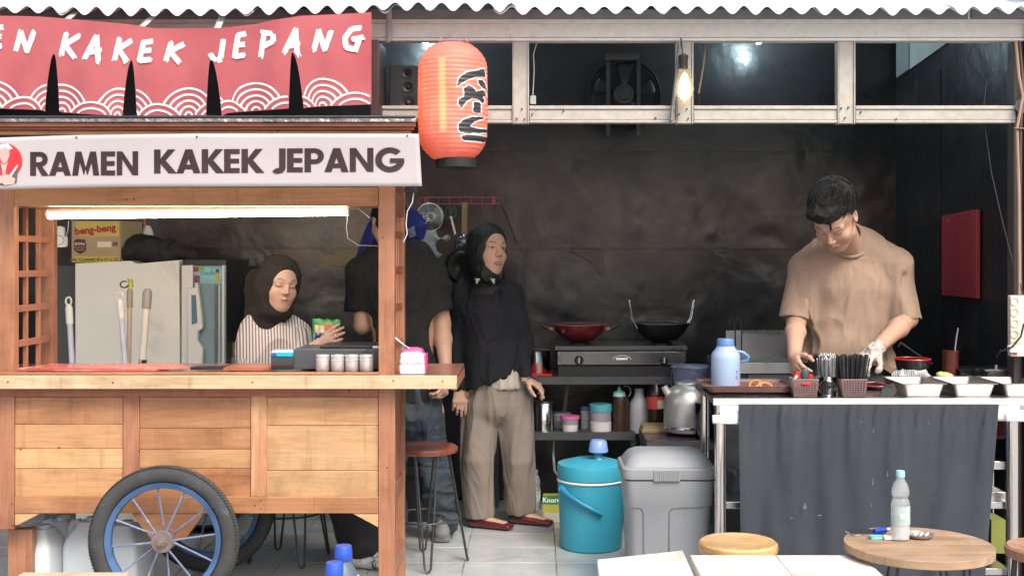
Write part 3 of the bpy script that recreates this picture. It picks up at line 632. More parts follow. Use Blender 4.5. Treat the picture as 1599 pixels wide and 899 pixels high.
# right end below the counter
xr = xl1
cart.p('side_panel', MB().box(xr-.03, xr-.014, CY0+.046, CB-.021, Z(762, CY0), .87), wy, world=True, bevel=.001)
cart.p('side_rail', MB().box(xr-.035, xr-.004, CY0+.046, CB-.021, Z(790, CY0), Z(763, CY0)), wy, world=True, bevel=.002)
cart.p('side_rail', MB().box(xr-.035, xr-.004, CY0+.046, CB-.021, Z(902, CY0)-.0, Z(874, CY0)), wy, world=True, bevel=.002)
cart.p('floor_board', MB().box(xl0, xr-.04, CY0+.05, CB-.05, Z(801, CY0)+.01, Z(801, CY0)+.03), wred, world=True)
nails = MB()
for (px, py) in ((176, 192), (188, 192), (197, 311), (209, 311), (407, 191), (418, 192), (12, 596), (176, 597), (394, 596), (614, 594), (18, 786), (398, 789), (407, 793), (407, 781), (691, 595), (598, 371), (604, 730)):
    y = RY+.006 if py < 200 else (4.677 if 590 < py < 600 else CY0-.002); c = P(px, py, y); nails.cyl(c, c+Vector((0, .008, 0)), .003, n=7)
cart.p('nail_heads', nails, mk('rusty_nail', (.05, .03, .02), .6), world=True, kind='stuff')
# wheels with tyre, rim, spokes, hub
m_rim = mk('blue_rim_paint', (.05, .11, .23), .5, var=.3, vs=9, dirt=(.35, .37, .4), ds=11, dt=.68); m_spk = mk('spoke_paint', (.15, .19, .30), .4, metal=.2, dirt=(.4, .4, .42), ds=9, dt=.6)
m_hub = mk('hub_rust', (.20, .17, .16), .55, metal=.5, var=.3, dirt=(.22, .09, .05), ds=18, dt=.6)
def wheel(cx, cy, cz, rot):
    c = Vector((cx, cy, cz))-cart.loc
    Mx = Matrix.Rotation(R(90), 3, 'X'); RT = .2925
    tp = MB(); prof = []
    for i in range(17):
        a = 2*math.pi*i/16; prof.append((RT-.034+.034*math.cos(a), .026*math.sin(a)))
    tp.lathe(prof, c, 72, M=Mx, caps=False); o = ob('wheel', MB().lathe([(.206, -.014), (.226, -.020), (.227, -.014), (.215, -.004), (.215, .004), (.227, .014), (.226, .020), (.206, .014), (.2035, .008), (.2035, -.008), (.206, -.014)], c, 72, M=Mx, caps=False), m_rim, cart.o)
    o2 = ob('tyre', tp, m_rubber, o)
    tr = MB()
    for i in range(140):
        a = 2*math.pi*i/140; ca, sa = math.cos(a), math.sin(a)
        for sgn in (-1, 1): tr.cbox(c+Vector(((RT-.0045)*ca, sgn*.013, (RT-.0045)*sa)), (.004, .018, .007), (Matrix.Rotation(-a, 3, 'Y') @ Matrix.Rotation(sgn*.5, 3, 'X')))
    ob('tread', tr, m_rubber, o)['kind'] = 'stuff'
    sp = None
    for i in range(12):
        a = rot+2*math.pi*i/12; d = Vector((math.cos(a), 0, math.sin(a))); off = .022*(1 if i % 2 else -1)
        ob('spoke', MB().cyl(c+d*.03+Vector((0, off, 0)), c+d*.208, .0042, .0042, 8), m_spk, o)
    ob('hub', MB().lathe([(.042, -.028), (.044, -.020), (.030, -.018), (.030, .018), (.044, .020), (.042, .028)], c, 24, M=Mx), m_hub, o, bevel=.001)
    ob('axle_nut', MB().lathe([(.022, .028), (.022, .036), (.0135, .037), (.0135, .052), (.008, .053), (.008, .062)], c, 6, M=Mx), m_hub, o)
wheel(X(256, 4.62), 4.62, Z(843, 4.62), .12); wheel(X(256, 4.62), 5.26, Z(843, 4.62), .3)
cart.p('axle', MB().cyl((X(256, 4.62), 4.59, Z(843, 4.62)), (X(256, 4.62), 5.29, Z(843, 4.62)), .0075), m_hub, world=True)

# ---------------- white name banner on the cart ----------------
BY = 4.575
vb = T('name_banner', 'white vinyl banner reading RAMEN KAKEK JEPANG across the cart front', 'banner', (X(330, BY), BY, Z(250, BY)))
TB = [(-60, 218), (0, 215), (120, 211), (300, 208.8), (660, 209)]; BB = [(-60, 298), (0, 296), (100, 293.5), (200, 292), (655, 291)]
def vbp(px, py, off=0):
    y = BY+.004*math.sin(px*.018)+.002*math.sin(px*.05+py*.04)+.003*math.cos((py-250)/25)
    return P(px, py, y-off)
def vbuv(u, v): s = -60+716*u; t, b = interp(s, TB), interp(s, BB); return vbp(s+(5*v-2)*max(0, (s-560)/95), t+(b-t)*v)
vb.p('sheet', MB().grid(vbuv, 90, 12), mk('white_vinyl', (.40, .375, .385), .34, var=.03, vs=3, bump=.1, bs=9, bdist=.01), world=True, solid=.0008)
m_ltr = mk('dark_maroon_ink', (.035, .016, .02), .35, var=.2)
def lmap(base_y, h, slope=0):
    return lambda x, y, li: vbp(x, base_y-y*h+slope*(x-330), .0018+.00025*(li % 14))
for s, x0, x1, yb in (('RAMEN', 47, 219, 272.5), ('KAKEK', 240.5, 412, 270.5), ('JEPANG', 426, 630, 270)):
    k_ = (x1-x0)/sum(GL[ch][0] for ch in s); xx = x0
    for ch in s:
        lt = MB(); flat_polys(lt, [[(xx+a*k_, b) for a, b in poly] for poly in GL[ch][1]], lmap(yb+(.6 if s == 'RAMEN' else 0), 37.5, -.006)); vb.p('letter', lt, m_ltr, world=True, recalc=False); xx += GL[ch][0]*k_
lg = MB(); N = 28
vb.p('logo_disc', MB().add([vbp(6+29*math.cos(2*math.pi*i/N), 252+28.5*math.sin(2*math.pi*i/N), .0015) for i in range(N)], [tuple(range(N))]), mk('logo_red', (.50, .03, .04), .4), world=True, recalc=False)
def lgp(name, pts, m, off): vb.p(name, MB().add([vbp(a, b, off) for a, b in pts], [tuple(range(len(pts)))]), m, world=True, recalc=False)
m_lgd = mk('logo_grey', (.10, .075, .08), .5); m_lgs = mk('logo_skin', (.55, .33, .30), .5); m_lgw = mk('logo_white', (.62, .58, .58), .5)
lgp('logo_robe', [(-22, 288), (-18, 262), (-4, 252), (4, 262), (12, 252), (24, 256), (28, 268), (26, 286), (10, 290)], m_lgd, .002)
lgp('logo_face', [(0, 230), (14, 230), (15, 242), (11, 252), (6, 256), (2, 252), (-1, 242)], m_lgs, .0024); lgp('logo_scarf', [(1, 254), (6, 258), (12, 253), (8, 272), (5, 276)], m_lgs, .0028)
lgp('logo_hat', [(-4, 231), (2, 225), (12, 224), (20, 232), (15, 234), (8, 230), (2, 234)], m_lgw, .0028); lgp('logo_knife', [(12, 277), (27, 257), (28, 259), (16, 279)], m_lgw, .0028)
lgp('logo_arms', [(-6, 276), (10, 272), (24, 279), (22, 287), (8, 289), (-4, 285)], m_lgs, .0032)
gm = MB()
for px, py in ((119, 214.5), (307, 213.5), (3, 287), (636, 212)): c = vbp(px, py, .004); gm.cyl(c, c+Vector((0, .004, 0)), .0035, n=8)
vb.p('tacks', gm, m_dkmetal, world=True, kind='stuff')

# ---------------- lamps ----------------
m_tube = mk('tube_glow', (.9, .85, .7), .4, var=0, bump=0, emit=(1, .88, .66), es=34)
tl = T('tube_light', 'glowing white tube light fixed under the cart roof beam', 'tube light', P(310, 328, 4.86))
def ty_(px, py, y=4.86): return P(px, py, y)
tl.p('housing', MB().tube([ty_(76, 329.5), ty_(543, 324.5)], .0115, 10), m_whitepl, world=True); tl.p('tube', MB().tube([ty_(76, 337.5), ty_(543, 332)], .0115, 12), m_tube, world=True)
tl.p('end_cap', MB().tube([ty_(542.5, 328.5), ty_(545.5, 328.5)], .02, 10), m_whitepl, world=True); tl.p('end_cap', MB().tube([ty_(73.5, 333.5), ty_(76.5, 333.5)], .02, 10), m_whitepl, world=True)
tl.p('wire', MB().tube([ty_(545, 326), ty_(558, 325, 4.9), ty_(570, 334, 4.92), ty_(577, 340, 4.93)], .0018, 6), m_whitepl, world=True)
tl.p('wire', MB().tube([ty_(543, 336), ty_(541, 355, 4.88), ty_(543, 372, 4.9), ty_(560, 383, 4.95), ty_(590, 384, 4.98)], .0012, 6), m_whitepl, world=True)
# paper lantern
LY = 4.70; lc = (X(707, LY), LY)
ln = T('paper_lantern', 'red ribbed paper lantern with black brush characters, lit from inside', 'lantern', (lc[0], LY, Z(265, LY)))
def lrad(z):
    t = (Z(68, LY)-z)/(Z(68, LY)-Z(250, LY)); t = min(1, max(0, t)); a = X(763, LY)-X(708, LY); e = .22
    r = a*(1.0-.0*t)
    if t < e: r *= math.sqrt(1-((e-t)/e)**2*.80)
    if t > 1-e: r *= math.sqrt(max(0, 1-((t-1+e)/e)**2*.72))
    return r*(.965+.035*math.sin(math.pi*t)) - .0022*abs(math.cos(math.pi*t*27))
z1, z0 = Z(70, LY), Z(250, LY); lp = MB().lathe([(lrad(z0+(z1-z0)*i/216), z0+(z1-z0)*i/216) for i in range(217)], (lc[0], LY, 0), 72)
lp.f = lp.f[:-2]
m_lan, nt_, b_ = base('lantern_paper'); L_ = nt_.links
v_ = _tex(nt_, (1, 1, 1), False); n_ = _noise(nt_, v_, 9, 4, .6, .5); b_.inputs['Roughness'].default_value = .45
L_.new(_ramp(nt_, n_, [(.35, (.68, .20, .16)), (.65, (.78, .31, .26))]), b_.inputs['Base Color'])
bm_ = nt_.nodes.new('ShaderNodeBump'); bm_.inputs['Strength'].default_value = .5; bm_.inputs['Distance'].default_value = .004; L_.new(_noise(nt_, _tex(nt_, (1, 1, 6), False), 14, 4), bm_.inputs['Height']); L_.new(bm_.outputs[0], b_.inputs['Normal'])
tr_ = nt_.nodes.new('ShaderNodeBsdfTranslucent'); tr_.inputs[0].default_value = (.82, .24, .16, 1); tp_ = nt_.nodes.new('ShaderNodeBsdfTransparent'); tp_.inputs[0].default_value = (1, .45, .2, 1)
mx1 = nt_.nodes.new('ShaderNodeMixShader'); mx1.inputs[0].default_value = .36; mx2 = nt_.nodes.new('ShaderNodeMixShader'); mx2.inputs[0].default_value = .06
L_.new(b_.outputs[0], mx1.inputs[1]); L_.new(tr_.outputs[0], mx1.inputs[2]); L_.new(mx1.outputs[0], mx2.inputs[1]); L_.new(tp_.outputs[0], mx2.inputs[2]); L_.new(mx2.outputs[0], nt_.nodes['Material Output'].inputs[0])
ln.p('paper_shell', lp, m_lan, world=True, recalc=False)
ln.p('top_ring', MB().lathe([(.045, z1-.012), (.068, z1-.01), (.068, z1+.004), (.05, z1+.008)], (lc[0], LY, 0), 40), mk('ring_red', (.28, .05, .03), .4), world=True)
ln.p('bottom_ring', MB().lathe([(X(739, LY)-lc[0]-.012, Z(263, LY)), (X(739, LY)-lc[0], Z(262, LY)), (X(739, LY)-lc[0]+.002, Z(248, LY)), (X(739, LY)-lc[0]-.012, Z(248, LY))], (lc[0]+.014, LY, 0), 40), m_blackpl, world=True)
for a in (-.06, .06): ln.p('hook_wire', MB().tube([(lc[0]+a, LY, z1), (lc[0]+a*.8, LY+.1, z1+.05), (lc[0]+a*.8, LY+.29, z1+.075)], .0014, 6), m_galv, world=True)
ln.p('inner_tube', MB().cyl((X(693, LY), LY-.03, Z(208, LY)), (X(691, LY), LY-.03, Z(92, LY)), .013, .013, 14), mk('lantern_glow', (.9, .8, .5), .4, var=0, bump=0, emit=(1, .70, .32), es=9), world=True)
def lsurf(off):
    def f(a, b):
        px, py = 640+a/3.909, 50+b/3.909; z = Z(py, LY-.1); x = X(px, LY-.1); r = lrad(z); dx = max(-.985, min(.985, (x-lc[0])/r)); y = -math.sqrt(1-dx*dx)*r
        l = math.hypot(dx*r, y); k = (l+off)/l; return (lc[0]+dx*r*k, LY+y*k, z)
    return f
INK = [[(290,340),(302,292),(340,257),(400,237),(447,215),(455,265),(400,275),(352,297),(312,325)], [(412,292),(438,285),(452,308),(462,340),(440,335),(420,318)],
 [(330,350),(360,332),(388,343),(402,365),(440,350),(462,375),(440,390),(450,412),(440,432),(418,412),(380,405),(345,430),(320,470),(298,450),(300,420),(330,403),(335,380)],
 [(388,430),(425,428),(430,460),(430,495),(385,488)], [(300,600),(302,570),(330,540),(380,520),(455,515),(430,530),(390,550),(365,580),(420,590),(472,580),(472,600),(420,615),(350,620),(310,615)],
 [(316,640),(350,632),(472,630),(474,660),(400,665),(340,665),(320,655)]]
wk, bk = MB(), MB()
for q in INK: raster(wk, q, 4, lsurf(.0016), 8); raster(bk, q, 4, lsurf(.0032))
ln.p('ink_outline', wk, mk('lantern_white_ink', (.8, .78, .76), .5, var=.02), world=True, recalc=False); ln.p('ink_characters', bk, mk('lantern_black_ink', (.03, .03, .035), .4, var=.2), world=True, recalc=False)
# hanging filament bulb
HB = 4.93; hb = T('hanging_bulb', 'lit teardrop filament bulb hanging on a black cord before the steel frame', 'light bulb', P(1068, 66, HB))
bc = P(1069, 136, HB); zz = lambda py: Z(py, HB)
hb.p('cord', MB().tube([P(1063, 60, HB+.04), P(1065, 75, HB), P(1066.5, 92, HB)], .003, 8), m_blackpl, world=True)
hb.p('socket', MB().lathe([(.006, zz(84)), (.021, zz(87)), (.021, zz(91)), (.0185, zz(93)), (.0185, zz(108))][::-1], (bc.x-.005, HB, 0), 24), mk('dark_bronze', (.05, .04, .04), .35, metal=.5), world=True)
hb.p('bulb_glass', MB().lathe([(.0001, zz(163.5)), (.008, zz(161)), (.024, zz(155)), (.037, zz(146)), (.0385, zz(139)), (.034, zz(128)), (.024, zz(113)), (.0175, zz(107))], (bc.x, HB, 0), 32), mk('amber_glass', (1, .9, .7), .03, trans=1, ior=1.08, var=0, bump=0, rvar=0), world=True)
hb.p('filament', MB().lathe([(.0001, zz(157)), (.016, zz(152)), (.024, zz(144)), (.022, zz(134)), (.010, zz(118)), (.0001, zz(113))], (bc.x, HB, 0), 20), mk('filament_glow', (1, .9, .7), .4, var=0, bump=0, emit=(1, .80, .50), es=9), world=True)
m_cold = mk('cold_lamp_glow', (.9, .95, 1), .4, var=0, bump=0, emit=(.66, .90, 1), es=110)
for px, lab in ((1185, 'small cold white ceiling lamp right of the hanging bulb'), (665, 'small cold white ceiling lamp above the red lantern')):
    Yb = 6.5; t = T('ceiling_lamp', lab, 'lamp', P(px, 61, Yb), group='cold white lamps under the roof')
    t.p('globe', MB().ell(P(px, 57, Yb), (.036, .036, .042)), m_cold, world=True); t.p('holder', MB().cyl(P(px, 48, Yb), P(px, 20, Yb), .022), m_whitepl, world=True); t.p('cord', MB().cyl(P(px, 20, Yb), P(px, -30, Yb), .003), m_whitepl, world=True)
# ---------------- people ----------------
def rot3(yaw, pitch=0, roll=0): return A_(Matrix.Rotation(R(yaw), 3, 'Z') @ Matrix.Rotation(R(pitch), 3, 'X') @ Matrix.Rotation(R(roll), 3, 'Y'))
def unit(v): v = A_(v, float); return v/np.linalg.norm(v)
def V3(px, py, Y): return A_(P(px, py, Y))
def head(s, c, M, sc=1.0, woman=False, open_mouth=False, ears=True):
    g = lambda x, y, z: c+M@(A_([x, y, z])*sc)
    def E(x, y, z, r, k=.02, sub=False): s.ell(g(x, y, z), A_(r)*sc, M, k, sub)
    def C(a, b, ra, rb=None, k=.012, sub=False): s.cap(g(*a), g(*b), ra*sc, (ra if rb is None else rb)*sc, k, sub)
    E(0, .022, .036, (.074, .094, .086)); E(0, -.022, -.030, (.060 if woman else .063, .066, .084), .03); E(0, -.020, .042, (.060, .061, .050), .03)
    if woman: E(0, -.030, -.062, (.052, .052, .044), .03)
    E(0, -.056, -.091, (.027, .020, .018), .028); C((-.045, -.01, -.07), (0, -.05, -.095), .018, k=.03); C((.045, -.01, -.07), (0, -.05, -.095), .018, k=.03)
    for e in (-1, 1):
        E(e*.036, -.056, -.030, (.026, .024, .026), .02)                       # cheeks
        C((e*.014, -.0825, .026), (e*.044, -.070, .024), .0062, k=.022)        # brow ridge
        E(e*.031, -.094, .008, (.016, .010, .0085), .014, True)                 # socket
        E(e*.031, -.0705, .007, (.0150, .0130, .0115), .008)                    # eyeball with lid
        E(e*.0105, -.0935, -.027, (.0075, .009, .006), .005)                     # nostril wing
        if ears: E(e*.074, .008, .000, (.008, .019, .031), .006); E(e*.080, .003, .002, (.005, .010, .017), .004, True)
    C((0, -.080, .022), (0, -.101, -.018), .0065, .0095, .012); E(0, -.103, -.021, (.0095, .009, .0085), .006)
    C((-.017, -.0835, -.0565), (0, -.0925, -.0525), .0042, .0052, .006); C((.017, -.0835, -.0565), (0, -.0925, -.0525), .0042, .0052, .006)
    C((-.014, -.083, -.0665), (.014, -.083, -.0665), .0062, k=.007) if not open_mouth else C((-.013, -.082, -.074), (.013, -.082, -.074), .0062, k=.007)
    if open_mouth: E(0, -.096, -.0635, (.0165, .014, .0055), .003, True)
    else: C((-.021, -.091, -.0605), (.021, -.091, -.0605), .0022, k=.003, sub=True)
def skin_tint(heads, basec):
    def f(p):
        col = np.tile(A_(basec), (len(p), 1)); n = vnoise(p*30); col *= (1+.10*(n-.5))[:, None]
        for c, M, sc, op in heads:
            q = (p-c)@M/sc; x, y, z = q[:, 0], q[:, 1], q[:, 2]; ax = np.abs(x); fr = (y < -.045) & (np.abs(z) < .12) & (ax < .08)
            def mix(w, c2): nonlocal col; w = (np.clip(w, 0, 1)*fr)[:, None]; col = col*(1-w)+A_(c2)*w
            mix(.5*(1-np.hypot((ax-.04)/.022, (z+.028)/.02)), A_(basec)*A_([1.04, .80, .78]))                       # cheek blush
            mix(.5*(1-np.hypot(x/.018, (z+.02)/.018)), A_(basec)*A_([1.05, .85, .82]))
            zb_ = .030+.006*np.clip((ax-.012)/.02, 0, 1)-.006*np.clip((ax-.034)/.014, 0, 1)
            mix(.70*np.clip(1.5-np.abs(z-zb_)/.0030, 0, 1)*np.clip((ax-.013)/.004, 0, 1)*np.clip((.048-ax)/.006, 0, 1), (.035, .022, .018))              # brows
            if op in ('open', 'mouth'):
                w_ = np.hypot((ax-.031)/.0135, (z-.007)/.0052); mix(np.clip((1.0-w_)*4, 0, 1), (.55, .50, .47)); mix(np.clip((1-np.hypot(ax-.031+.0*x, z-.007)/.0056)*4, 0, 1)*(w_ < 1), (.02, .012, .01))
                mix(np.clip(1.4-np.abs(z-.0125+((ax-.031)/.0135)**2*.005)/.0018, 0, 1)*(np.abs(ax-.031) < .0155), (.03, .02, .018))
            else: mix(np.clip(1.3-np.abs(z-(-.001)-((ax-.031)/.0145)**2*.003)/.0022, 0, 1)*(np.abs(ax-.031) < .0165), (.05, .03, .025))   # lashes of a lowered lid
            lz = -.0585; hl = .0085
            if op == 'mouth':
                mix(np.clip((1-np.hypot(x/.0235, (z+.065)/.0135))*5, 0, 1), A_(basec)*A_([.88, .50, .48])); mix(np.clip((1-np.hypot(x/.0165, (z+.0635)/.0062))*5, 0, 1), (.10, .03, .03))
                mix(np.clip((1-np.hypot(x/.0135, (z+.0610)/.0034))*5, 0, 1), (.72, .68, .62))
            else: mix(np.clip((1-np.hypot(x/.024, (z+.0605)/.0105))*4, 0, 1)*.75, A_(basec)*A_([.90, .56, .55])); mix(np.clip(1.3-np.abs(z+.0603)/.0013, 0, 1)*(ax < .02), A_(basec)*.35)
            mix(np.clip((1-np.hypot((ax-.006)/.004, (z+.032)/.0025))*3, 0, 1)*(y < -.095), A_(basec)*.35)
        return col
    return f
def hand(s, wr, d, n, side, sc=1.0, curl=(.35, .4, .45, .5), thumb=.3, k=.005, fat=1.0):
    d = unit(d); n = unit(A_(n)-d*np.dot(n, d)); side = unit(A_(side)-d*np.dot(side, d)-n*np.dot(side, n))
    s.ecap(wr-d*.01*sc, wr+d*.075*sc, (.027*sc, .018*sc), (.039*sc, .0135*sc), side, .015)
    for i in range(4):
        p = wr+(d*(.084-.005*abs(i-1.3))+side*(.0295-.0195*i))*sc; a = 0; L = (.070, .079, .073, .057)[i]*sc; dd = unit(d+side*(.07-.048*i)); r = .0088*sc*fat
        for j, fr_ in enumerate((.46, .30, .24)):
            a += curl[i]*(1.0, 1.15, .8)[j]; q = p+(dd*math.cos(a)+n*math.sin(a))*L*fr_; s.cap(p, q, r, r*.92, k if j else .01); p = q; r *= .92
    p = wr+(d*.022+side*.026+n*.004)*sc; a = .35
    for L, r0, r1 in ((.040, .0135, .0105), (.032, .0105, .0095), (.026, .0095, .0075)):
        t = unit(side*math.cos(a)*.8+d*(math.sin(a)+.45)+n*(.25+thumb*.5)); q = p+t*L*sc; s.cap(p, q, r0*sc*fat, r1*sc*fat, .008); p = q; a += .42
def arm(s, sh, el, wr, r=(.043, .036, .038, .024), k=.02):
    s.cap(sh, el, r[0], r[1], k); m = sh*0+el+(wr-el)*.3; s.cap(el, m, r[1]*.98, r[2], k); s.cap(m, wr, r[2], r[3], k)
m_skin = mk('skin', (1, 1, 1), .5, var=.05, vs=25, bump=.12, bs=180, attr=True, sss=.12, bdist=.001)
def folds(amp, sx, sy, sz, seed=0, drop=0, rid=True):
    def f(p):
        q = p*A_([sx, sy, sz])+seed; w_ = np.stack([vnoise(q*.6+9), vnoise(q*.6+20), vnoise(q*.6+31)], 1)*1.6; a = vnoise(q+w_); b = vnoise(q*2.1+w_*1.5+5)
        return amp*((1-2*np.abs(a-.5))**2.2*1.8-.7+.6*(b-.5))
    return f
def bx_(c, r): c = A_(c); return (c-r, c+r)
def fb3(c, r, res): c = A_(c); return (c-r, c+r, res)
SK = (.46, .28, .20)

# --- young man in tan T-shirt at the steel table ---
p1 = T('person', 'person with short black hair in tan T-shirt looking down, working at the steel table', 'person', (X(1322, 5.45), 5.45, 0))
hc = V3(1303, 340, 5.12); HM = rot3(-32, 50, 0); hs = 1.18
nb = V3(1330, 385, 5.40); shL, shR = V3(1270, 418, 5.46), V3(1388, 418, 5.45)
s = SDF(); head(s, hc, HM, hs)
s.cap(hc+HM@A_([0, .035, -.05]), nb+A_([0, .02, -.02]), .056, .062, .03)
s.ecap(nb+A_([0, .05, -.09]), V3(1325, 560, 5.48), (.13, .065), (.14, .08), (1, 0, 0), .04)
s.ecap(V3(1325, 560, 5.48), V3(1325, 630, 5.5), (.14, .09), (.13, .08), (1, 0, 0), .03)
elL, wrL = V3(1243, 503, 5.34), V3(1240, 556, 5.04); elR, wrR = V3(1418, 498, 5.36), V3(1366, 546, 5.06)
arm(s, shL, elL, wrL, (.040, .041, .043, .027)); arm(s, shR, elR, wrR, (.040, .041, .043, .027))
hand(s, wrL, V3(1246, 588, 4.92)-wrL, (.75, -.1, -.35), (.35, -.75, .1), 1.0, (.45, .55, .65, .75), .5)
for sx in (-1, 1):
    hp = V3(1325, 640, 5.48)+A_([sx*.09, 0, -.03]); kn = A_([hp[0]+sx*.02, 5.47, .50]); an = A_([hp[0]+sx*.03, 5.55, .09]); s.cap(hp, kn, .07, .05, .02); s.cap(kn, an, .05, .035, .03); s.ecap(an+A_([0, .03, -.05]), an+A_([sx*.02, -.16, -.06]), (.035, .03), (.04, .025), (1, 0, 0), .03)
me = s.mesh('body', m_skin, .014, [fb3(hc, .19, .003), fb3(V3(1244, 570, 4.99), .12, .0032), fb3((elL+wrL)/2, .16, .006), fb3((elR+wrR)/2, .17, .006)], tint=skin_tint([(hc, HM, hs, 'closed')], SK))
put('body', me, p1.o)
# glove on the other hand
s = SDF(); hand(s, wrR, V3(1334, 572, 4.97)-wrR, (.1, .2, -1), (-.2, -.9, .1), 1.03, (.5, .5, .6, .6), .4, .008, 1.12); s.cap(wrR-unit(wrR-elR)*.02, wrR+unit(wrR-elR)*.03, .033, .031, .01)
put('glove', s.mesh('glove', mk('clear_glove', (.62, .54, .50), .3, trans=.35, var=.08, vs=30, bump=.8, bs=45), .0035, disp=folds(.005, 45, 45, 45)), p1.o, 'thin see-through plastic glove')
s = SDF()
def shirt_tan(s):
    ct = nb+A_([0, .05, -.075]); s.ecap(V3(1328, 400, 5.45), V3(1326, 450, 5.45), (.185, .10), (.215, .135), (1, 0, 0), .05)
    s.ecap(V3(1326, 450, 5.45), V3(1322, 570, 5.44), (.212, .13), (.200, .125), (1, 0, 0), .03); s.ecap(V3(1322, 545, 5.43), V3(1322, 640, 5.45), (.2, .13), (.198, .12), (1, 0, 0), .03)
    s.cap(V3(1375, 520, 5.46), V3(1384, 620, 5.48), .062, .06, .05)
    s.cap(V3(1292, 396, 5.43), V3(1256, 418, 5.43), .060, .060, .05); s.cap(V3(1254, 418, 5.43), V3(1239, 520, 5.35), .064, .083, .03)
    s.cap(V3(1360, 392, 5.44), V3(1398, 417, 5.42), .060, .062, .05); s.cap(V3(1400, 415, 5.42), V3(1413, 516, 5.38), .066, .086, .03)
    s.cap(V3(1322, 372, 5.40), V3(1340, 384, 5.45), .075, .08, .05)
    s.cap(hc+HM@A_([0, .03, -.05]), nb+A_([0, .035, .035]), .066, .056, .008, True)          # neck opening
    s.ell(V3(1236, 535, 5.34), (.13, .15, .128), A_(Matrix.Rotation(R(8), 3, 'Y')), .004, True); s.ell(V3(1418, 536, 5.37), (.118, .15, .128), A_(Matrix.Rotation(R(-14), 3, 'Y')), .004, True)
shirt_tan(s)
for a, b, r in (((1259, 425, 5.35), (1262, 505, 5.33), .012), ((1384, 420, 5.33), (1380, 470, 5.31), .012), ((1380, 470, 5.31), (1398, 500, 5.30), .010), ((1345, 420, 5.315), (1275, 548, 5.31), .008), ((1360, 440, 5.31), (1330, 560, 5.30), .006), ((1290, 470, 5.31), (1283, 545, 5.31), .008), ((1240, 430, 5.36), (1250, 480, 5.30), .007), ((1410, 430, 5.35), (1404, 478, 5.30), .008)): s.cap(V3(*a), V3(*b), r, r*.5, .03, True)
fo1 = folds(.011, 6, 6, 2.0, 3); fo2 = folds(.0035, 18, 16, 7, 8)
put('t_shirt', s.mesh('t_shirt', mk('tan_cotton', (.30, .212, .155), .9, var=.05, vs=8, bump=.2, bs=300, wr=.4, wrs=4, wrd=.05), .0055, disp=lambda p: fo1(p)+fo2(p), clip=lambda F_, x, y, z: np.maximum(F_, Z(566, 5.4)+.05*np.clip((x-X(1335, 5.4))/-.2, -1.0, .6)+.012*np.sin(x*30)-z)), p1.o)
cc_ = V3(1322, 381, 5.41); p1.p('collar', MB().tube([cc_+A_([.089*math.cos(a), .085*math.sin(a), .052*math.sin(a)+.006*math.cos(2*a)]) for a in [2*math.pi*i/40 for i in range(40)]], .0075, 8, closed=True), MATS['tan_cotton'], world=True)
# hair: a cap of clumps and a falling fringe
s = SDF(); g = lambda x, y, z: hc+HM@(A_([x, y, z])*hs)
s.ell(g(0, .030, .055), A_([.083, .098, .086])*hs, HM, .02); s.ell(g(-.015, -.045, .078), A_([.058, .044, .032])*hs, HM, .03); s.ell(g(.0, .07, .01), A_([.074, .055, .06])*hs, HM, .03)
s.ell(g(0, -.125, -.012), A_([.066, .072, .066])*hs, HM, .02, True)
for e in (-1, 1): s.ell(g(e*.09, -.055, -.02), A_([.035, .06, .052])*hs, HM, .01, True); s.ell(g(e*.088, .005, -.012), A_([.022, .024, .036])*hs, HM, .008, True)
m_hair = mk('black_hair', (.009, .0085, .0095), .62, spec=.3, var=.3, vs=30, bump=1, bs=90, stretch=(3, 1, 1), bdist=.004)
hair = put('hair', s.mesh('hair', m_hair, .0032, disp=folds(.005, 30, 30, 30, 4)), p1.o)
hm = MB(); rr_ = random.Random(11); crown = Vector((.012, .075, .125)); ec = Vector((0, .026, .048)); er = Vector((.085, .101, .091))
def onskull(p, k): q = Vector([(p[i]-ec[i])/er[i] for i in range(3)]); q.normalize(); return Vector([ec[i]+q[i]*er[i]*k for i in range(3)])
for i in range(1100):
    q = Vector((rr_.gauss(0, 1), rr_.gauss(-.25, 1), abs(rr_.gauss(.2, 1)))); k = rr_.uniform(1.0, 1.045); p_ = onskull(ec+Vector([q[j]*er[j] for j in range(3)]), k); pts = []; L = rr_.uniform(.035, .07); sweep = Vector((-.55+rr_.uniform(-.25, .2), -.75, rr_.uniform(-.1, .25)))
    ct = rr_.gauss(0, .009)
    for j in range(6):
        if p_.z+ct < (.066 if p_.x > -.005 else .052) and p_.y < -.03: break
        if p_.z+ct < .026 and abs(p_.x) > .05 and p_.y < .02: break
        pts.append(Vector(hc)+Vector(HM@(A_(p_)*hs))); dr = (p_-crown).normalized()*.9+sweep*(.9 if p_.y < .05 else .3); p_ = onskull(p_+dr.normalized()*L/5, k+.012*j*(rr_.random()))
    if len(pts) > 2: n_ = len(pts); hm.tube(pts, [.0026*(1-(t_/(n_-1))**2*.85) for t_ in range(n_)], 3, caps=False)
for dx, dz in ((0, 0), (.004, .004)):
    hm.tube([Vector(g(*q)) for q in [(.012+dx, -.072, .088+dz), (.017+dx, -.092, .064+dz), (.018+dx, -.099, .046+dz), (.010+dx, -.099, .030+dz+abs(dx)*.35)]], [.0045, .004, .003, .001], 4)
o = ob('hair_strands', hm, m_hair, None); o.parent = hair; o.data.transform(Matrix.Translation(-p1.loc)); o.matrix_parent_inverse = Matrix.Identity(4); o.matrix_basis = Matrix.Identity(4); hair_w = hair
o.data.transform(Matrix.Translation(p1.loc)); o['kind'] = 'stuff'
s = SDF()
hp0 = V3(1325, 575, 5.48); s.ecap(hp0+A_([0, 0, .03]), V3(1325, 640, 5.5), (.175, .12), (.185, .125), (1, 0, 0), .04)
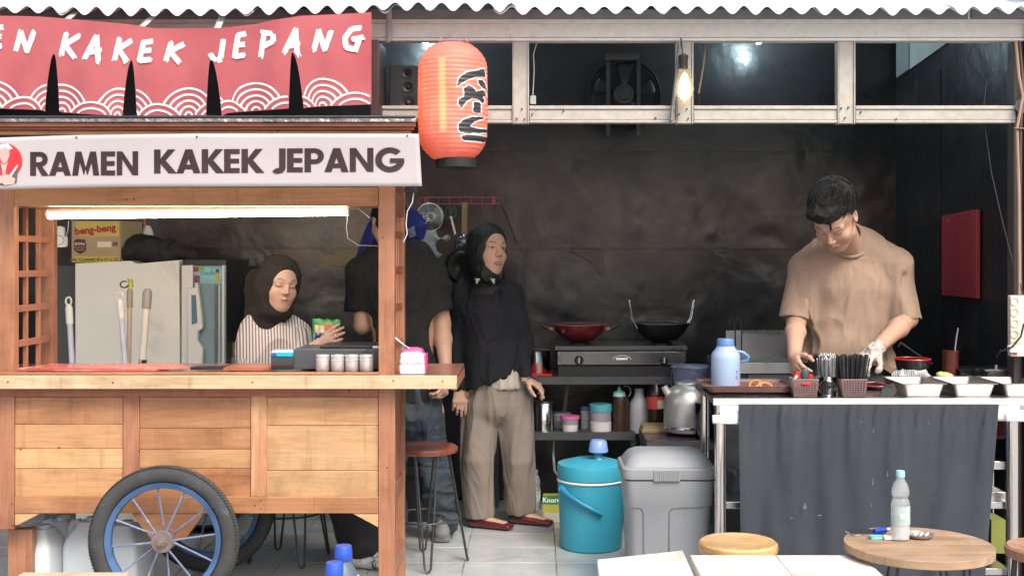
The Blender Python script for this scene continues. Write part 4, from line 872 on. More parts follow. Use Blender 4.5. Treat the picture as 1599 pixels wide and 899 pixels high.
for sx in (-1, 1): hp = V3(1325, 640, 5.48)+A_([sx*.095, 0, -.03]); s.cap(hp, A_([hp[0]+sx*.02, 5.47, .50]), .1, .08, .04); s.cap(A_([hp[0]+sx*.02, 5.47, .50]), A_([hp[0]+sx*.03, 5.55, .12]), .08, .075, .04)
put('trousers', s.mesh('trousers', mk('grey_trouser', (.075, .08, .09), .9, var=.1, bump=.3, bs=200, wr=.7, wrs=7, wrd=.05), .010, disp=folds(.008, 10, 10, 6)), p1.o)
for sx in (-1, 1):
    s = SDF(); an = A_([V3(1325, 640, 5.48)[0]+sx*.125, 5.55, .05]); s.ecap(an+A_([0, .03, 0]), an+A_([sx*.02, -.17, -.012]), (.042, .045), (.047, .032), (1, 0, 0), .03); put('shoe', s.mesh('shoe', m_blackpl, .008), p1.o)

# --- woman in the black jumper, standing ---
YW = 6.12
p2 = T('person', 'person in dark hijab, black jumper and grey trousers standing with her mouth open', 'person', (X(775, YW), YW, 0))
hc = V3(763, 391, YW-.02); HM = rot3(33, -2, 4); hs = 1.09; q = lambda px, py, dy=0: V3(px, py, YW+dy)
s = SDF(); head(s, hc, HM, hs, True, True, ears=False); s.cap(hc+HM@A_([0, .03, -.06]), q(752, 446, .04), .045, .052, .03)
s.ecap(q(757, 470, .04), q(765, 560, .02), (.09, .05), (.11, .07), (1, .15, 0), .04); s.ecap(q(765, 560, .02), q(775, 620, .02), (.12, .085), (.15, .1), (1, .15, 0), .05)
shL, elL, wrL = q(724, 462, .03), q(712, 540, .02), q(717, 604, -.04); shR, elR, wrR = q(797, 460, 0), q(815, 535, .03), q(822, 592, -.06)
arm(s, shL, elL, wrL, (.032, .032, .032, .022)); arm(s, shR, elR, wrR, (.032, .032, .032, .022))
hand(s, wrL, (.03, -.05, -1), (-.25, .9, .1), (.9, .25, 0), .95, (.12, .15, .22, .3), .2); hand(s, wrR, (.85, -.25, -.42), (-.45, .2, -.8), (.3, -.9, -.1), .92, (.35, .5, .6, .7), .5)
hL, kL, aL = q(752, 630, .03), q(745, 715, -.02), q(750, 800, .03); hR, kR, aR = q(800, 630, .03), q(810, 715, .03), q(812, 790, .12)
for a, b, c, e in ((hL, kL, aL, 0), (hR, kR, aR, 0)): s.cap(a, b, .078, .052, .04); s.cap(b, c, .052, .032, .03); c = A_([c[0], c[1]-.02, .085]); s.ecap(c+A_([-.02, .0, -.048]), c+A_([.13, -.058, -.060]), (.031, .034), (.032, .018), (.4, .9, 0), .02)
me = s.mesh('body', m_skin, .013, [fb3(hc, .17, .0028), fb3(wrL+A_([0, 0, -.07]), .10, .003), fb3(wrR+A_([.04, 0, -.05]), .10, .003), (aL-.16, aR+A_([.2, .2, .02]), .006)], tint=skin_tint([(hc, HM, hs, 'mouth')], (.53, .32, .235)))
put('body', me, p2.o)
def hijab(s, c, M, sc, nbase, wide=1.0):
    g = lambda x, y, z: c+M@(A_([x, y, z])*sc)
    s.ell(g(0, .022, .022), A_([.090, .108, .110])*sc*wide, M, .03); s.ell(g(0, .03, -.05), A_([.088, .10, .085])*sc*wide, M, .05)
    s.ell(g(0, -.005, -.118), A_([.070, .072, .045])*sc*wide, M, .035)
    s.ecap(nbase+A_([0, 0, .03]), nbase+A_([0, 0, -.035]), (.080, .075), (.125, .085), (1, 0, 0), .05)
    s.ell(g(0, -.118, -.010), A_([.070, .104, .101])*sc, M, .010, True)
m_hij = mk('dark_green_black_hijab', (.011, .0135, .0145), .55, var=.3, vs=8, bump=.3, bs=30, bdist=.003, spec=.4, wr=.6, wrs=9, wrd=.03)
s = SDF(); hijab(s, hc, HM, hs, q(755, 448, .03)); s.cap(q(734, 415, .05), q(716, 452, .02), .04, .022, .05)
put('hijab', s.mesh('hijab', m_hij, .004, disp=folds(.006, 14, 14, 9, 2)), p2.o)
s = SDF(); fj = folds(.013, 7, 7, 3, 6)
s.ecap(q(757, 455, .035), q(760, 490, .02), (.115, .078), (.148, .108), (1, .15, 0), .05); s.cap(q(738, 449, .03), shL, .05, .05, .05); s.cap(q(780, 448, .02), shR, .05, .05, .05); s.ecap(q(760, 490, .02), q(768, 570, .02), (.155, .115), (.155, .12), (1, .15, 0), .05)
s.ecap(q(766, 560, .02), q(766, 650, .02), (.152, .13), (.158, .14), (1, .15, 0), .04)
for a, b, c in ((shL, elL, wrL), (shR, elR, wrR)): s.cap(a, b, .054, .050, .025); s.cap(b, b+(c-b)*.90, .050, .036, .02)
put('jumper', s.mesh('jumper', mk('black_knit', (.010, .011, .015), .95, var=.2, vs=8, bump=.4, bs=260, wr=.7, wrs=7, wrd=.05), .006, disp=fj, clip=lambda F_, x, y, z: np.maximum(F_, Z(588, 6.1)-.07*np.clip((X(785, 6.1)-x)/.2, -.1, 1)-z)), p2.o)
s = SDF(); s.ecap(q(781, 588, .012), q(783, 630, .01), (.125, .116), (.128, .118), (1, .15, 0), .02); put('shirt_hem', s.mesh('shirt_hem', mk('beige_linen', (.42, .39, .33), .9, bump=.3, bs=200), .006, disp=folds(.008, 22, 22, 4), clip=lambda F_, x, y, z: np.maximum(F_, Z(605, 6.1)-z)), p2.o)
cm = MB()
for sg, px in ((-1, 745), (1, 768)): c = q(px, 438, -.125); cm.add([c+A_([-.012, 0, .012]), c+A_([.016, -.004, .010]), c+A_([sg*.008+.006, -.012, -.020])], [(0, 1, 2)])
p2.p('collar', cm, mk('beige_linen', (.42, .39, .33), .9), world=True, solid=.002)
s = SDF(); ft = folds(.009, 14, 14, 2.4, 12)
s.ecap(q(776, 585, .02), q(776, 630, .02), (.135, .10), (.165, .12), (1, .15, 0), .04)
for a, b, c in ((hL, kL, aL), (hR, kR, aR)): s.cap(a, b, .100, .080, .02); s.cap(b, c+A_([0, 0, -.03]), .080, .076, .004)
put('trousers', s.mesh('trousers', mk('taupe_trouser', (.235, .20, .172), .85, var=.05, bump=.2, bs=260, wr=.7, wrs=4, wrd=.05), .006, disp=ft, clip=lambda F_, x, y, z: np.maximum(F_, .052-z)), p2.o)
for c in (aL, aR):
    s = SDF(); c = A_([c[0], c[1]-.02, .085]); s.ecap(c+A_([-.03, .0, -.052]), c+A_([.155, -.07, -.066]), (.037, .030), (.038, .017), (.4, .9, 0), .02); s.ecap(c+A_([-.03, .0, -.02]), c+A_([.085, -.035, -.03]), (.029, .03), (.03, .024), (.4, .9, 0), .006, True)
    put('shoe', s.mesh('shoe', mk('burgundy_patent', (.10, .012, .02), .18, var=.1, coat=.5, bump=0), .0035), p2.o)
bm2 = MB().tube([wrR+A_([.028*math.cos(a), .028*math.sin(a), .012*math.cos(a)]) for a in [2*math.pi*i/20 for i in range(20)]], .003, 6, closed=True); p2.p('bracelet', bm2, m_chrome, world=True)

# --- man in black T-shirt seen from behind ---
YM = 5.86; q = lambda px, py, dy=0: V3(px, py, YM+dy)
p3 = T('person', 'person in black T-shirt and jeans behind the cart post, back to the camera', 'person', (X(640, YM), YM, 0))
hc = q(605, 346, .03); HM = rot3(-152, 14, 0); hs = 1.0
s = SDF(); head(s, hc, HM, hs); s.cap(hc+HM@A_([0, .03, -.06]), q(618, 398, 0), .054, .06, .03)
s.ecap(q(620, 425, 0), q(635, 590, 0), (.16, .09), (.14, .1), (1, 0, 0), .05); s.ecap(q(635, 590), q(645, 640), (.14, .1), (.15, .11), (1, 0, 0), .05)
shL, elL, wrL = q(562, 425, 0), q(566, 508, -.02), q(590, 470, .22); shR, elR, wrR = q(680, 425, 0), q(690, 505, .02), q(697, 588, -.08)
arm(s, shL, elL, wrL, (.048, .041, .04, .026)); arm(s, shR, elR, wrR, (.048, .043, .042, .027))
hand(s, wrL, (.3, .8, .3), (0, -.3, -.8), (-.2, .2, .8), 1, (.4,)*4); hand(s, wrR, (-.10, -.5, -.75), (-.8, .25, -.1), (-.2, -.8, .3), 1, (.6, .7, .8, .9), .6)
hL, kL, aL = q(618, 655), q(610, 735, -.02), q(612, 820, 0); hR, kR, aR = q(665, 655), q(678, 740, -.02), q(691, 815, -.02)
for a, b, c in ((hL, kL, aL), (hR, kR, aR)): s.cap(a, b, .08, .055, .04); s.cap(b, c, .055, .035, .03); s.ecap(c+A_([0, -.02, -.03]), c+A_([0, .14, -.05]), (.035, .03), (.04, .025), (1, 0, 0), .02)
put('body', s.mesh('body', m_skin, .013, [fb3(hc, .17, .0045), fb3(wrR+A_([0, -.04, -.07]), .11, .0034), fb3((elR+wrR)/2, .16, .006), fb3((elL+wrL)/2, .12, .006)], tint=skin_tint([], SK)), p3.o)
s = SDF(); g = lambda x, y, z: hc+HM@(A_([x, y, z])*hs)
s.ell(g(0, .032, .045), (.083, .100, .090), HM, .02); s.ell(g(0, .06, -.02), (.074, .062, .06), HM, .03); s.ell(g(0, -.12, -.03), (.09, .085, .085), HM, .02, True)
for e in (-1, 1): s.ell(g(e*.088, .0, -.014), (.024, .028, .04), HM, .008, True)
put('hair', s.mesh('hair', m_hair, .005, disp=folds(.006, 40, 40, 40)), p3.o)
s = SDF(); s.ecap(q(621, 408), q(622, 450), (.17, .09), (.205, .12), (1, 0, 0), .05); s.ecap(q(622, 450), q(634, 660), (.195, .12), (.182, .135), (1, 0, 0), .04)
s.cap(q(590, 402), q(562, 425), .06, .066, .05); s.cap(q(561, 425), q(563, 495), .068, .076, .03); s.cap(q(650, 400), q(676, 425), .06, .066, .05); s.cap(q(676, 425), q(687, 495), .068, .074, .03)
s.ell(q(560, 519, -.01), (.13, .15, .125), A_(Matrix.Rotation(R(-6), 3, 'Y')), .004, True); s.ell(q(694, 519, .01), (.105, .15, .125), A_(Matrix.Rotation(R(6), 3, 'Y')), .004, True); s.cap(hc+A_([0, 0, -.1]), q(616, 395, 0), .06, .062, .008, True)
fb_ = folds(.014, 6, 6, 3, 15); put('t_shirt', s.mesh('t_shirt', mk('black_cotton', (.011, .0115, .012), .95, var=.2, bump=.3, bs=260, wr=.7, wrs=7, wrd=.05), .006, disp=fb_, clip=lambda F_, x, y, z: np.maximum(F_, Z(628, 5.8)-z)), p3.o)
s = SDF(); s.ecap(q(640, 612), q(642, 650), (.155, .115), (.17, .13), (1, 0, 0), .04)
for a, b, c in ((hL, kL, aL), (hR, kR, aR)): s.cap(a, b, .095, .074, .02); s.cap(b, c, .074, .064, .004)
fj = folds(.016, 10, 10, 8, 22); fj2 = folds(.007, 9, 9, 38, 3)
put('jeans', s.mesh('jeans', mk('dark_denim', (.030, .044, .058), .85, var=.3, vs=6, bump=.4, bs=220, wr=.7, wrs=7, wrd=.05, dirt=(.06, .08, .095), ds=4, dt=.58), .006, disp=lambda p: fj(p)+fj2(p)*np.clip((.75-p[:, 2])*2, 0, 1)), p3.o)
for c in (aL, aR):
    s = SDF(); s.ecap(A_([c[0], c[1]-.045, .016]), A_([c[0]+.01, c[1]+.16, .016]), (.041, .016), (.045, .014), (1, 0, 0), .004); s.ecap(A_([c[0], c[1]-.04, .045]), A_([c[0]+.01, c[1]+.14, .035]), (.036, .030), (.038, .022), (1, 0, 0), .012); s.cap(A_([c[0], c[1]-.03, .05]), A_([c[0], c[1]-.02, .105]), .036, .038, .012)
    put('shoe', s.mesh('shoe', mk('grey_suede', (.16, .17, .175), .8, dirt=(.09, .09, .09), ds=12), .005, clip=lambda F_, x, y, z: np.maximum(F_, .003-z)), p3.o)

# --- seated woman in the striped shirt ---
YS = 5.40; q = lambda px, py, dy=0: V3(px, py, YS+dy)
p4 = T('person', 'person in black hijab and striped shirt seated behind the cart, holding a snack bag', 'person', (X(440, YS), YS, 0))
hc = q(436, 444, -.02); HM = rot3(34, 8, 6); hs = 1.0
s = SDF(); head(s, hc, HM, hs, True, False, ears=False); s.cap(hc+HM@A_([0, .03, -.06]), q(418, 503, .03), .045, .052, .03)
s.ecap(q(422, 520, .04), q(425, 600, .05), (.125, .08), (.12, .09), (1, .3, 0), .05); s.ecap(q(425, 600, .05), q(430, 640, .05), (.12, .09), (.15, .12), (1, .3, 0), .05)
shL, elL, wrL = q(398, 522, .02), q(388, 600, -.02), q(430, 620, -.18); shR, elR, wrR = q(462, 520, .06), q(470, 575, -.02), q(493, 541, -.11)
arm(s, shL, elL, wrL, (.04, .034, .033, .021)); arm(s, shR, elR, wrR, (.04, .034, .033, .021))
hand(s, wrL, (.8, -.4, 0), (0, 0, -1), (.3, -.8, 0), .9, (.5,)*4); hand(s, wrR, (.80, -.06, .50), (.1, 1, -.1), (-.5, .1, .9), .93, (.16, .18, .22, .30), .8)
hL, kL, aL = q(430, 650, .03), q(500, 660, -.1), q(552, 838, -.02); hR, kR, aR = q(450, 650, .1), q(520, 670, .1), q(566, 855, -.06)
for a, b, c in ((hL, kL, aL), (hR, kR, aR)): s.cap(a, b, .078, .052, .04); s.cap(b, c, .052, .032, .03); s.ecap(c+A_([0, 0, -.04]), c+A_([.10, -.05, -.065]), (.03, .028), (.035, .018), (.3, .9, 0), .02)
put('body', s.mesh('body', m_skin, .013, [fb3(hc, .17, .0028), fb3(wrR+A_([.05, 0, .04]), .11, .003), (aL-.12, aR+.15, .006)], tint=skin_tint([(hc, HM, hs, 'closed')], (.50, .32, .25))), p4.o)
m_hb = mk('black_hijab', (.017, .014, .013), .9, var=.15, bump=.3, bs=260, wr=.7, wrs=7, wrd=.05)
s = SDF(); hijab(s, hc, HM, hs, q(417, 508, .04), 1.04); s.cap(q(405, 440, .08), q(398, 490, .10), .06, .05, .05); put('hijab', s.mesh('hijab', m_hb, .004, disp=folds(.007, 12, 12, 7, 9)), p4.o)
s = SDF(); s.ecap(q(420, 510, .04), q(424, 540, .05), (.125, .08), (.155, .11), (1, .3, 0), .04); s.ecap(q(424, 540, .05), q(424, 620, .05), (.15, .12), (.155, .13), (1, .3, 0), .04)
for a, b, c in ((shL, elL, wrL), (shR, elR, wrR)): s.cap(a, b, .060, .055, .035); s.cap(b, b+(c-b)*.93, .052, .034, .025)
m_str, nts, bs_ = base('striped_cotton'); at_ = nts.nodes.new('ShaderNodeAttribute'); at_.attribute_name = 'tint'; sp_ = nts.nodes.new('ShaderNodeSeparateColor'); nts.links.new(at_.outputs['Color'], sp_.inputs[0])
fr_ = nts.nodes.new('ShaderNodeMath'); fr_.operation = 'FRACT'; nts.links.new(sp_.outputs[0], fr_.inputs[0]); nts.links.new(_ramp(nts, fr_.outputs[0], [(0, (.62, .59, .58)), (.50, (.62, .59, .58)), (.58, (.20, .155, .155)), (.94, (.20, .155, .155))]), bs_.inputs['Base Color']); bs_.inputs['Roughness'].default_value = .8
def stripe(p):
    ax = unit([1, .3, 0]); u = (p-q(422, 560, .05))@ax; r = u/.0135
    for a, b in ((shL, elL), (shR, elR)):
        d = unit(b-a); pa = p-a; t = pa@d; rad = np.linalg.norm(pa-t[:, None]*d, axis=1); m = (rad < .068) & (t > -.0) & (np.abs(u) > .095); w2 = (pa@unit(np.cross(d, [0, 1, .2])))/.0125
        r = np.where(m, w2+.3, r)
    d = unit(wrR-elR); pa = p-elR; t = pa@d; rad = np.linalg.norm(pa-t[:, None]*d, axis=1); r = np.where((rad < .058) & (t > .01) & (p[:, 0] > elR[0]+.01), t/.0125, r)
    return np.stack([r+40, r*0, r*0], 1)
put('striped_shirt', s.mesh('striped_shirt', m_str, .005, disp=folds(.009, 10, 10, 7, 5), tint=stripe), p4.o, 'white shirt with thin dark brown stripes')
cb = MB()
for i, (px, py) in enumerate(((447, 505), (451, 524), (452, 545))): c = Vector(q(px, py, -.085)); cb.cyl(c, c+Vector((.001, -.006, 0)), .0055, n=10)
s = SDF(); s.ecap(q(425, 600, .05), q(434, 640, .05), (.15, .12), (.17, .14), (1, .3, 0), .05)
for a, b, c in ((hL, kL, aL), (hR, kR, aR)): s.cap(a, b, .095, .085, .04); s.cap(b, c+A_([-.0, 0, .03]), .085, .085, .03)
put('trousers', s.mesh('trousers', mk('black_trouser', (.022, .022, .025), .9, bump=.3), .009, disp=folds(.01, 10, 10, 5)), p4.o)
for c in (aL, aR):
    s = SDF(); s.ecap(c+A_([-.02, .0, -.05]), c+A_([.12, -.05, -.058]), (.042, .038), (.044, .026), (.3, .9, 0), .02); s.cap(c, c+A_([0, 0, .1]), .032, .036, .01, True)
    put('sneaker', s.mesh('sneaker', mk('white_black_canvas', (.62, .60, .57), .8, dirt=(.04, .035, .04), ds=22, dt=.56), .005), p4.o)
# ---------------- steel serving table with a dark cloth ----------------
TY, TB_ = 4.70, 5.25; zt_ = Z(622, TY)
st = T('serving_table', 'stainless steel serving table with tubular legs and a dark cloth front', 'table', (X(1370, TY), 4.97, 0))
st.p('table_top', MB().box(X(1115, TY), X(1640, TY), TY, TB_, zt_-.024, zt_), m_steel, world=True, bevel=.003)
st.p('front_lip', MB().box(X(1113.5, TY), X(1640, TY), TY-.006, TY-.0005, zt_-.026, zt_+.001), mk('lip_steel', (.72, .74, .75), .35, metal=.4, var=.04), world=True, bevel=.001)
for px, Y in ((1125, TY+.03), (1101, 5.19), (1580, TY+.03), (1550, 5.19), (1650, 5.0)):
    st.p('leg', MB().cyl((X(px, Y), Y, 0), (X(px, Y), Y, zt_-.0245), .0235 if Y < 5 else .0185, n=20), m_chrome, world=True)
st.p('top_frame', MB().box(X(1128, TY), X(1640, TY), TY+.012, TY+.04, zt_-.09, zt_-.0245), m_steel, world=True)
for z in (Z(783, TY+.05), .15): st.p('shelf', MB().box(X(1128, TY), X(1584, TY), TY+.05, 5.2, z-.028, z), m_steel, world=True, bevel=.002)
for py, d in ((720, .28), (768, .0), (828, .2)): st.p('shelf_rail', MB().box(X(1546, TY+.1+d), X(1571, TY+.1+d), TY+.1+d, 5.15, Z(py+13, TY+.1+d), Z(py, TY+.1+d)), m_steel, world=True, bevel=.002)
def paper(pts, Y, lab=None): st.p('taped_paper', MB().grid(lambda u, v: P(pts[0][0]*(1-u)*(1-v)+pts[1][0]*u*(1-v)+pts[2][0]*u*v+pts[3][0]*(1-u)*v, pts[0][1]*(1-u)*(1-v)+pts[1][1]*u*(1-v)+pts[2][1]*u*v+pts[3][1]*(1-u)*v, Y-.004*math.sin(u*7+v*3)), 8, 5), m_paper, world=True, solid=.001)
paper([(1124, 633), (1158, 633), (1158, 662), (1124, 650)], TY-.012); paper([(1112, 648), (1155, 645), (1155, 662), (1113, 661)], TY-.02)
paper([(1556, 633), (1592, 633), (1590, 656), (1556, 656)], TY-.012); paper([(1570, 640), (1600, 640), (1600, 658), (1572, 658)], TY-.02)
def skirt(u, v):
    a = 1153+407*u+v*(5 if u < .5 else -24)*(1-2*min(u, 1-u)); y = 631+v*(300); g_ = .4+.6*min(1, v*3)
    f_ = .009*math.sin(u*26+2.6*math.sin(u*7)+v*1.3)*(.35+.65*math.sin(u*5.1+.6)**2)+.005*math.sin(u*57+3*math.sin(u*4+1)-v*2.5)*(.3+.7*math.sin(u*3.3+v)**2)+.004*math.sin(u*120+v*3)*max(0, 1-v*2.5)+.004*math.sin((u*9+v*2.2)*3.0)
    if v < .12: f_ += .004*math.sin(u*190+v*30)
    return P(a, y, 4.672-.012*v-f_*g_)
st.p('cloth_front', MB().grid(skirt, 220, 50), clothmat('slate_cloth', (.024, .031, .042), (.034, .042, .055), .75, 0), world=True, recalc=False, label='slate blue-black cloth hanging in folds')
ON = zt_+.001
m_st = mk('cloth_stain', (.11, .12, .135), .9)
for px, py, w_, h_ in ((1257, 790, 4, 5), (1363, 752, 1.5, 6), (1386, 740, 1.2, 5), (1361, 788, 1.2, 3), (1345, 658, 1.5, 1.5), (1280, 804, 5, 1.2), (1236, 808, 4, 1), (1450, 660, 1.4, 1.4), (1364, 672, 1.2, 3)):
    st.p('lint_speck', MB().add([P(px+w_*math.cos(q)*(.7+.3*math.sin(q*3)), py+h_*math.sin(q), 4.644) for q in [2*math.pi*i/9 for i in range(9)]], [tuple(range(9))]), m_st, world=True, recalc=False)
def prof_px(pts, Y, cx, base_py=None): # silhouette (px radius, py) -> (radius m, z)
    return [(r*Y/F, Z(py, Y)) for r, py in pts]
def lat(t, name, pts, px, Y, mat, n=32, caps=True, **k):
    pr = prof_px(pts, Y, px); pr.sort(key=lambda q: 0) ; return t.p(name, MB().lathe(pr, (X(px, Y), Y, 0), n, caps=caps), mat, world=True, **k)
def th(name, label, cat, px, Y, z, **k): return T(name, label, cat, (X(px, Y), Y, z), **k)
# trays with scissors
m_tray = mk('brown_tray', (.16, .085, .075), .35, var=.12)
TX0, TX1 = 1096, 1240
for i in range(6):
    z = ON+i*.0042+.0; Y0, Y1 = 4.80, 5.10; t = th('serving_tray', None, None, 1168, 4.95, z, group='stack of brown trays on the steel table'); sh_ = -.0025*i
    t.o['label'] = ['brown plastic tray, lowest of the stack', 'brown plastic tray, second from the bottom of the stack', 'brown plastic tray, third from the bottom of the stack', 'brown plastic tray, third from the top of the stack', 'brown plastic tray, second from the top of the stack', 'brown plastic tray on top of the stack, under the scissors'][i]; t.o['category'] = 'tray'
    hx = (X(TX1, 4.9)-X(TX0, 4.9))/2-.004*(5-i)*.6
    t.p('tray_base', MB().rrect(-hx+.015+sh_, hx-.015+sh_, -.135, .135, 0, .002, .02, 'z'), m_tray)
    o_ = MB(); o_.v = []; ro = []
    for k_, (ex, zz_) in enumerate(((-.014, .001), (0, .014), (.004, .0155))):
        for q_ in range(4):
            for j in range(5):
                a = R(90*q_+90*j/4); cx_, cy_ = (1 if q_ in (0, 3) else -1)*(hx-.022), (1 if q_ in (0, 1) else -1)*.128; o_.v.append((cx_+sh_+(.02+ex)*math.cos(a), cy_+(.02+ex)*math.sin(a), zz_))
    for k_ in range(2):
        for j in range(20): o_.f.append((k_*20+j, k_*20+(j+1) % 20, (k_+1)*20+(j+1) % 20, (k_+1)*20+j))
    t.p('tray_rim', o_, m_tray, solid=.0016)
m_or = mk('orange_grip', (.80, .20, .03), .4)
sc = th('scissors', 'orange handled scissors lying on the brown trays', 'scissors', 1185, 4.9, ON+.04)
zs_ = ON+.045
for c, r, a in ((P(1178, 600, 4.86), (.022, .016), .3), (P(1196, 604, 4.86), (.024, .017), -.2)):
    sc.p('grip', MB().tube([(c.x+r[0]*math.cos(q)*math.cos(a)-r[1]*math.sin(q)*math.sin(a)*.3, c.y-.01+r[1]*math.sin(q)*.5, c.z+.004+r[1]*math.sin(q)*.72+r[0]*math.cos(q)*math.sin(a)) for q in [2*math.pi*i/20 for i in range(20)]], .0042, 8, closed=True), m_or, world=True)
sc.p('blade', MB().prism([(-.03, -.02), (.0, -.012), (.07, -.022), (.0, -.002)], 'z', -.001, .001), m_steel); sc.p('blade', MB().prism([(-.02, -.012), (.01, -.004), (.075, -.012), (.01, .006)], 'z', .0015, .003), m_steel)
# woven baskets, straw cup
m_bask = mk('brown_basket', (.22, .15, .14), .5, var=.1)
def basket(px, label, Y=4.78, hz=27):
    t = th('basket', label, 'basket', px, Y, ON, group='small brown woven plastic baskets'); w0, w1, d = 17.5*Y/F, 20*Y/F, .04; h_ = hz*Y/F*.98
    def corner(k, f_): w_ = w0+(w1-w0)*f_; dd = d*(.85+.15*f_); return [(-w_, -dd), (w_, -dd), (w_, dd), (-w_, dd)][k]
    for k in range(4):
        for i in range(9):
            u = (i+.5)/9; a0, b0 = corner(k, 0), corner((k+1) % 4, 0); a1, b1 = corner(k, 1), corner((k+1) % 4, 1)
            p0 = (a0[0]+(b0[0]-a0[0])*u, a0[1]+(b0[1]-a0[1])*u, 0); p1_ = (a1[0]+(b1[0]-a1[0])*u, a1[1]+(b1[1]-a1[1])*u, h_)
            if k == 0: t.p('upright', MB().beam(p0, p1_, .0042, .003, (0, 1, 0)), m_bask)
        if k:
            t.p('side', MB().add([(*corner(k, 0), 0), (*corner((k+1) % 4, 0), 0), (*corner((k+1) % 4, 1), h_), (*corner(k, 1), h_)], [(0, 1, 2, 3)]), m_bask, solid=.002)
    for j in range(9):
        f_ = (j+.5)/9.5; c_ = [Vector((*corner(k, f_), h_*f_)) for k in range(4)]; t.p('hoop', MB().beam(c_[0]+Vector((0, -.0022, 0)), c_[1]+Vector((0, -.0022, 0)), .003, .0026), m_bask)
    c_ = [Vector((*corner(k, 1), h_)) for k in range(4)]
    t.p('rim', MB().tube(c_, .0036, 8, closed=True), m_bask); t.p('base', MB().rrect(-w0, w0, -d*.85, d*.85, 0, .003, .005, 'z'), m_bask)
    return t
b1 = basket(1254.5, 'brown basket left of the straws, filled with red handled cutlery'); b2 = basket(1330, 'brown basket right of the straws, filled with black chopsticks')
b1.p('badge', MB().rrect(-.017, .017, .052, .060, -.048, -.045, .003), mk('badge_red', (.55, .05, .06), .4))
cut = th('cutlery', 'red and black cutlery sticking out of the left basket', 'cutlery', 1256, 4.78, ON+.04)
m_redp = mk('red_plastic', (.55, .03, .025), .35); zt2 = Z(597, 4.78)
cut.p('red_packet', MB().prism([(X(1236, 4.78), zt2-.02), (X(1235, 4.78), zt2+.004), (X(1243, 4.78), zt2+.042), (X(1250, 4.78), zt2+.047), (X(1247, 4.78), zt2+.01), (X(1243, 4.78), zt2-.02)], 'y', 4.775, 4.783), m_redp, world=True)
cut.p('red_packet', MB().prism([(X(1258, 4.78), zt2-.02), (X(1262, 4.78), zt2+.035), (X(1270, 4.78), zt2+.032), (X(1276, 4.78), zt2+.0), (X(1270, 4.78), zt2-.02)], 'y', 4.79, 4.797), m_redp, world=True)
cut.p('ladle_bowl', MB().ell(P(1257, 586, 4.775), (.017, .012, .034)), mk('dark_grey_plastic', (.06, .065, .07), .35), world=True)
cut.p('spoon_bowl', MB().ell(P(1242, 592, 4.765), (.0095, .005, .018), M=Matrix.Rotation(.4, 3, 'Y')), m_chrome, world=True)
cut.p('spatula', MB().beam(P(1262, 596, 4.76), P(1281, 586, 4.755), .004, .012, (0, 0, 1)), mk('dark_grey_plastic', (.06, .065, .07), .35), world=True)
cup = th('straw_cup', 'clear plastic cup packed with wrapped straws between the two baskets', 'cup', 1291, 4.79, ON)
cup.p('cup_wall', MB().lathe([(14*4.79/F, ON), (15.5*4.79/F, Z(587, 4.79))], (X(1291, 4.79), 4.79, 0), 28, caps=False), m_water, world=True, solid=.0012)
m_straw = mk('wrapped_straw', (.17, .175, .185), .35, var=.5, vs=60); m_tip = mk('straw_wrapper', (.6, .6, .6), .5)
rs_ = random.Random(5)
sg = MB(); sw_ = MB()
for i in range(46):
    a, r = rs_.uniform(0, 6.28), 13.5*math.sqrt(rs_.random()); x0, y0 = X(1291+r*math.cos(a)*.85, 4.79), 4.79+r*math.sin(a)*4.79/F
    tx = X(1290+r*math.cos(a)*1.05+rs_.uniform(-2, 2), 4.79); zt3 = Z(556+rs_.uniform(-3, 6), 4.79); sg.cyl((x0, y0, ON+.002), (tx, y0, zt3), .0022, n=6); sw_.cyl((tx, y0, zt3), (tx+rs_.uniform(-.001, .001), y0, zt3+.007), .0027, .0015, n=5)
cup.p('straws', sg, m_straw, world=True, kind='stuff'); cup.p('wrapper_tips', sw_, m_tip, world=True, kind='stuff')
ch = th('chopsticks', 'bunch of black chopsticks standing in the right brown basket', 'chopsticks', 1331, 4.78, ON+.01); cs = MB()
for i in range(70):
    u, v = rs_.uniform(-1, 1), rs_.uniform(-1, 1); x0, y0 = X(1330+u*16, 4.78), 4.78+v*.028; tx, ty2 = X(1332+u*24+rs_.uniform(-1.5, 1.5), 4.78), y0+v*.012; zt3 = Z(553+rs_.uniform(-1, 5)+abs(u)*1, 4.78)
    d = Vector((tx-x0, ty2-y0, zt3-ON-.004)).normalized(); cs.tube([(x0, y0, ON+.004), (tx, ty2, zt3)], [.0022, .0034], 4)
ch.p('sticks', cs, mk('black_lacquer', (.028, .029, .032), .4, var=.5, vs=50), world=True, kind='stuff')
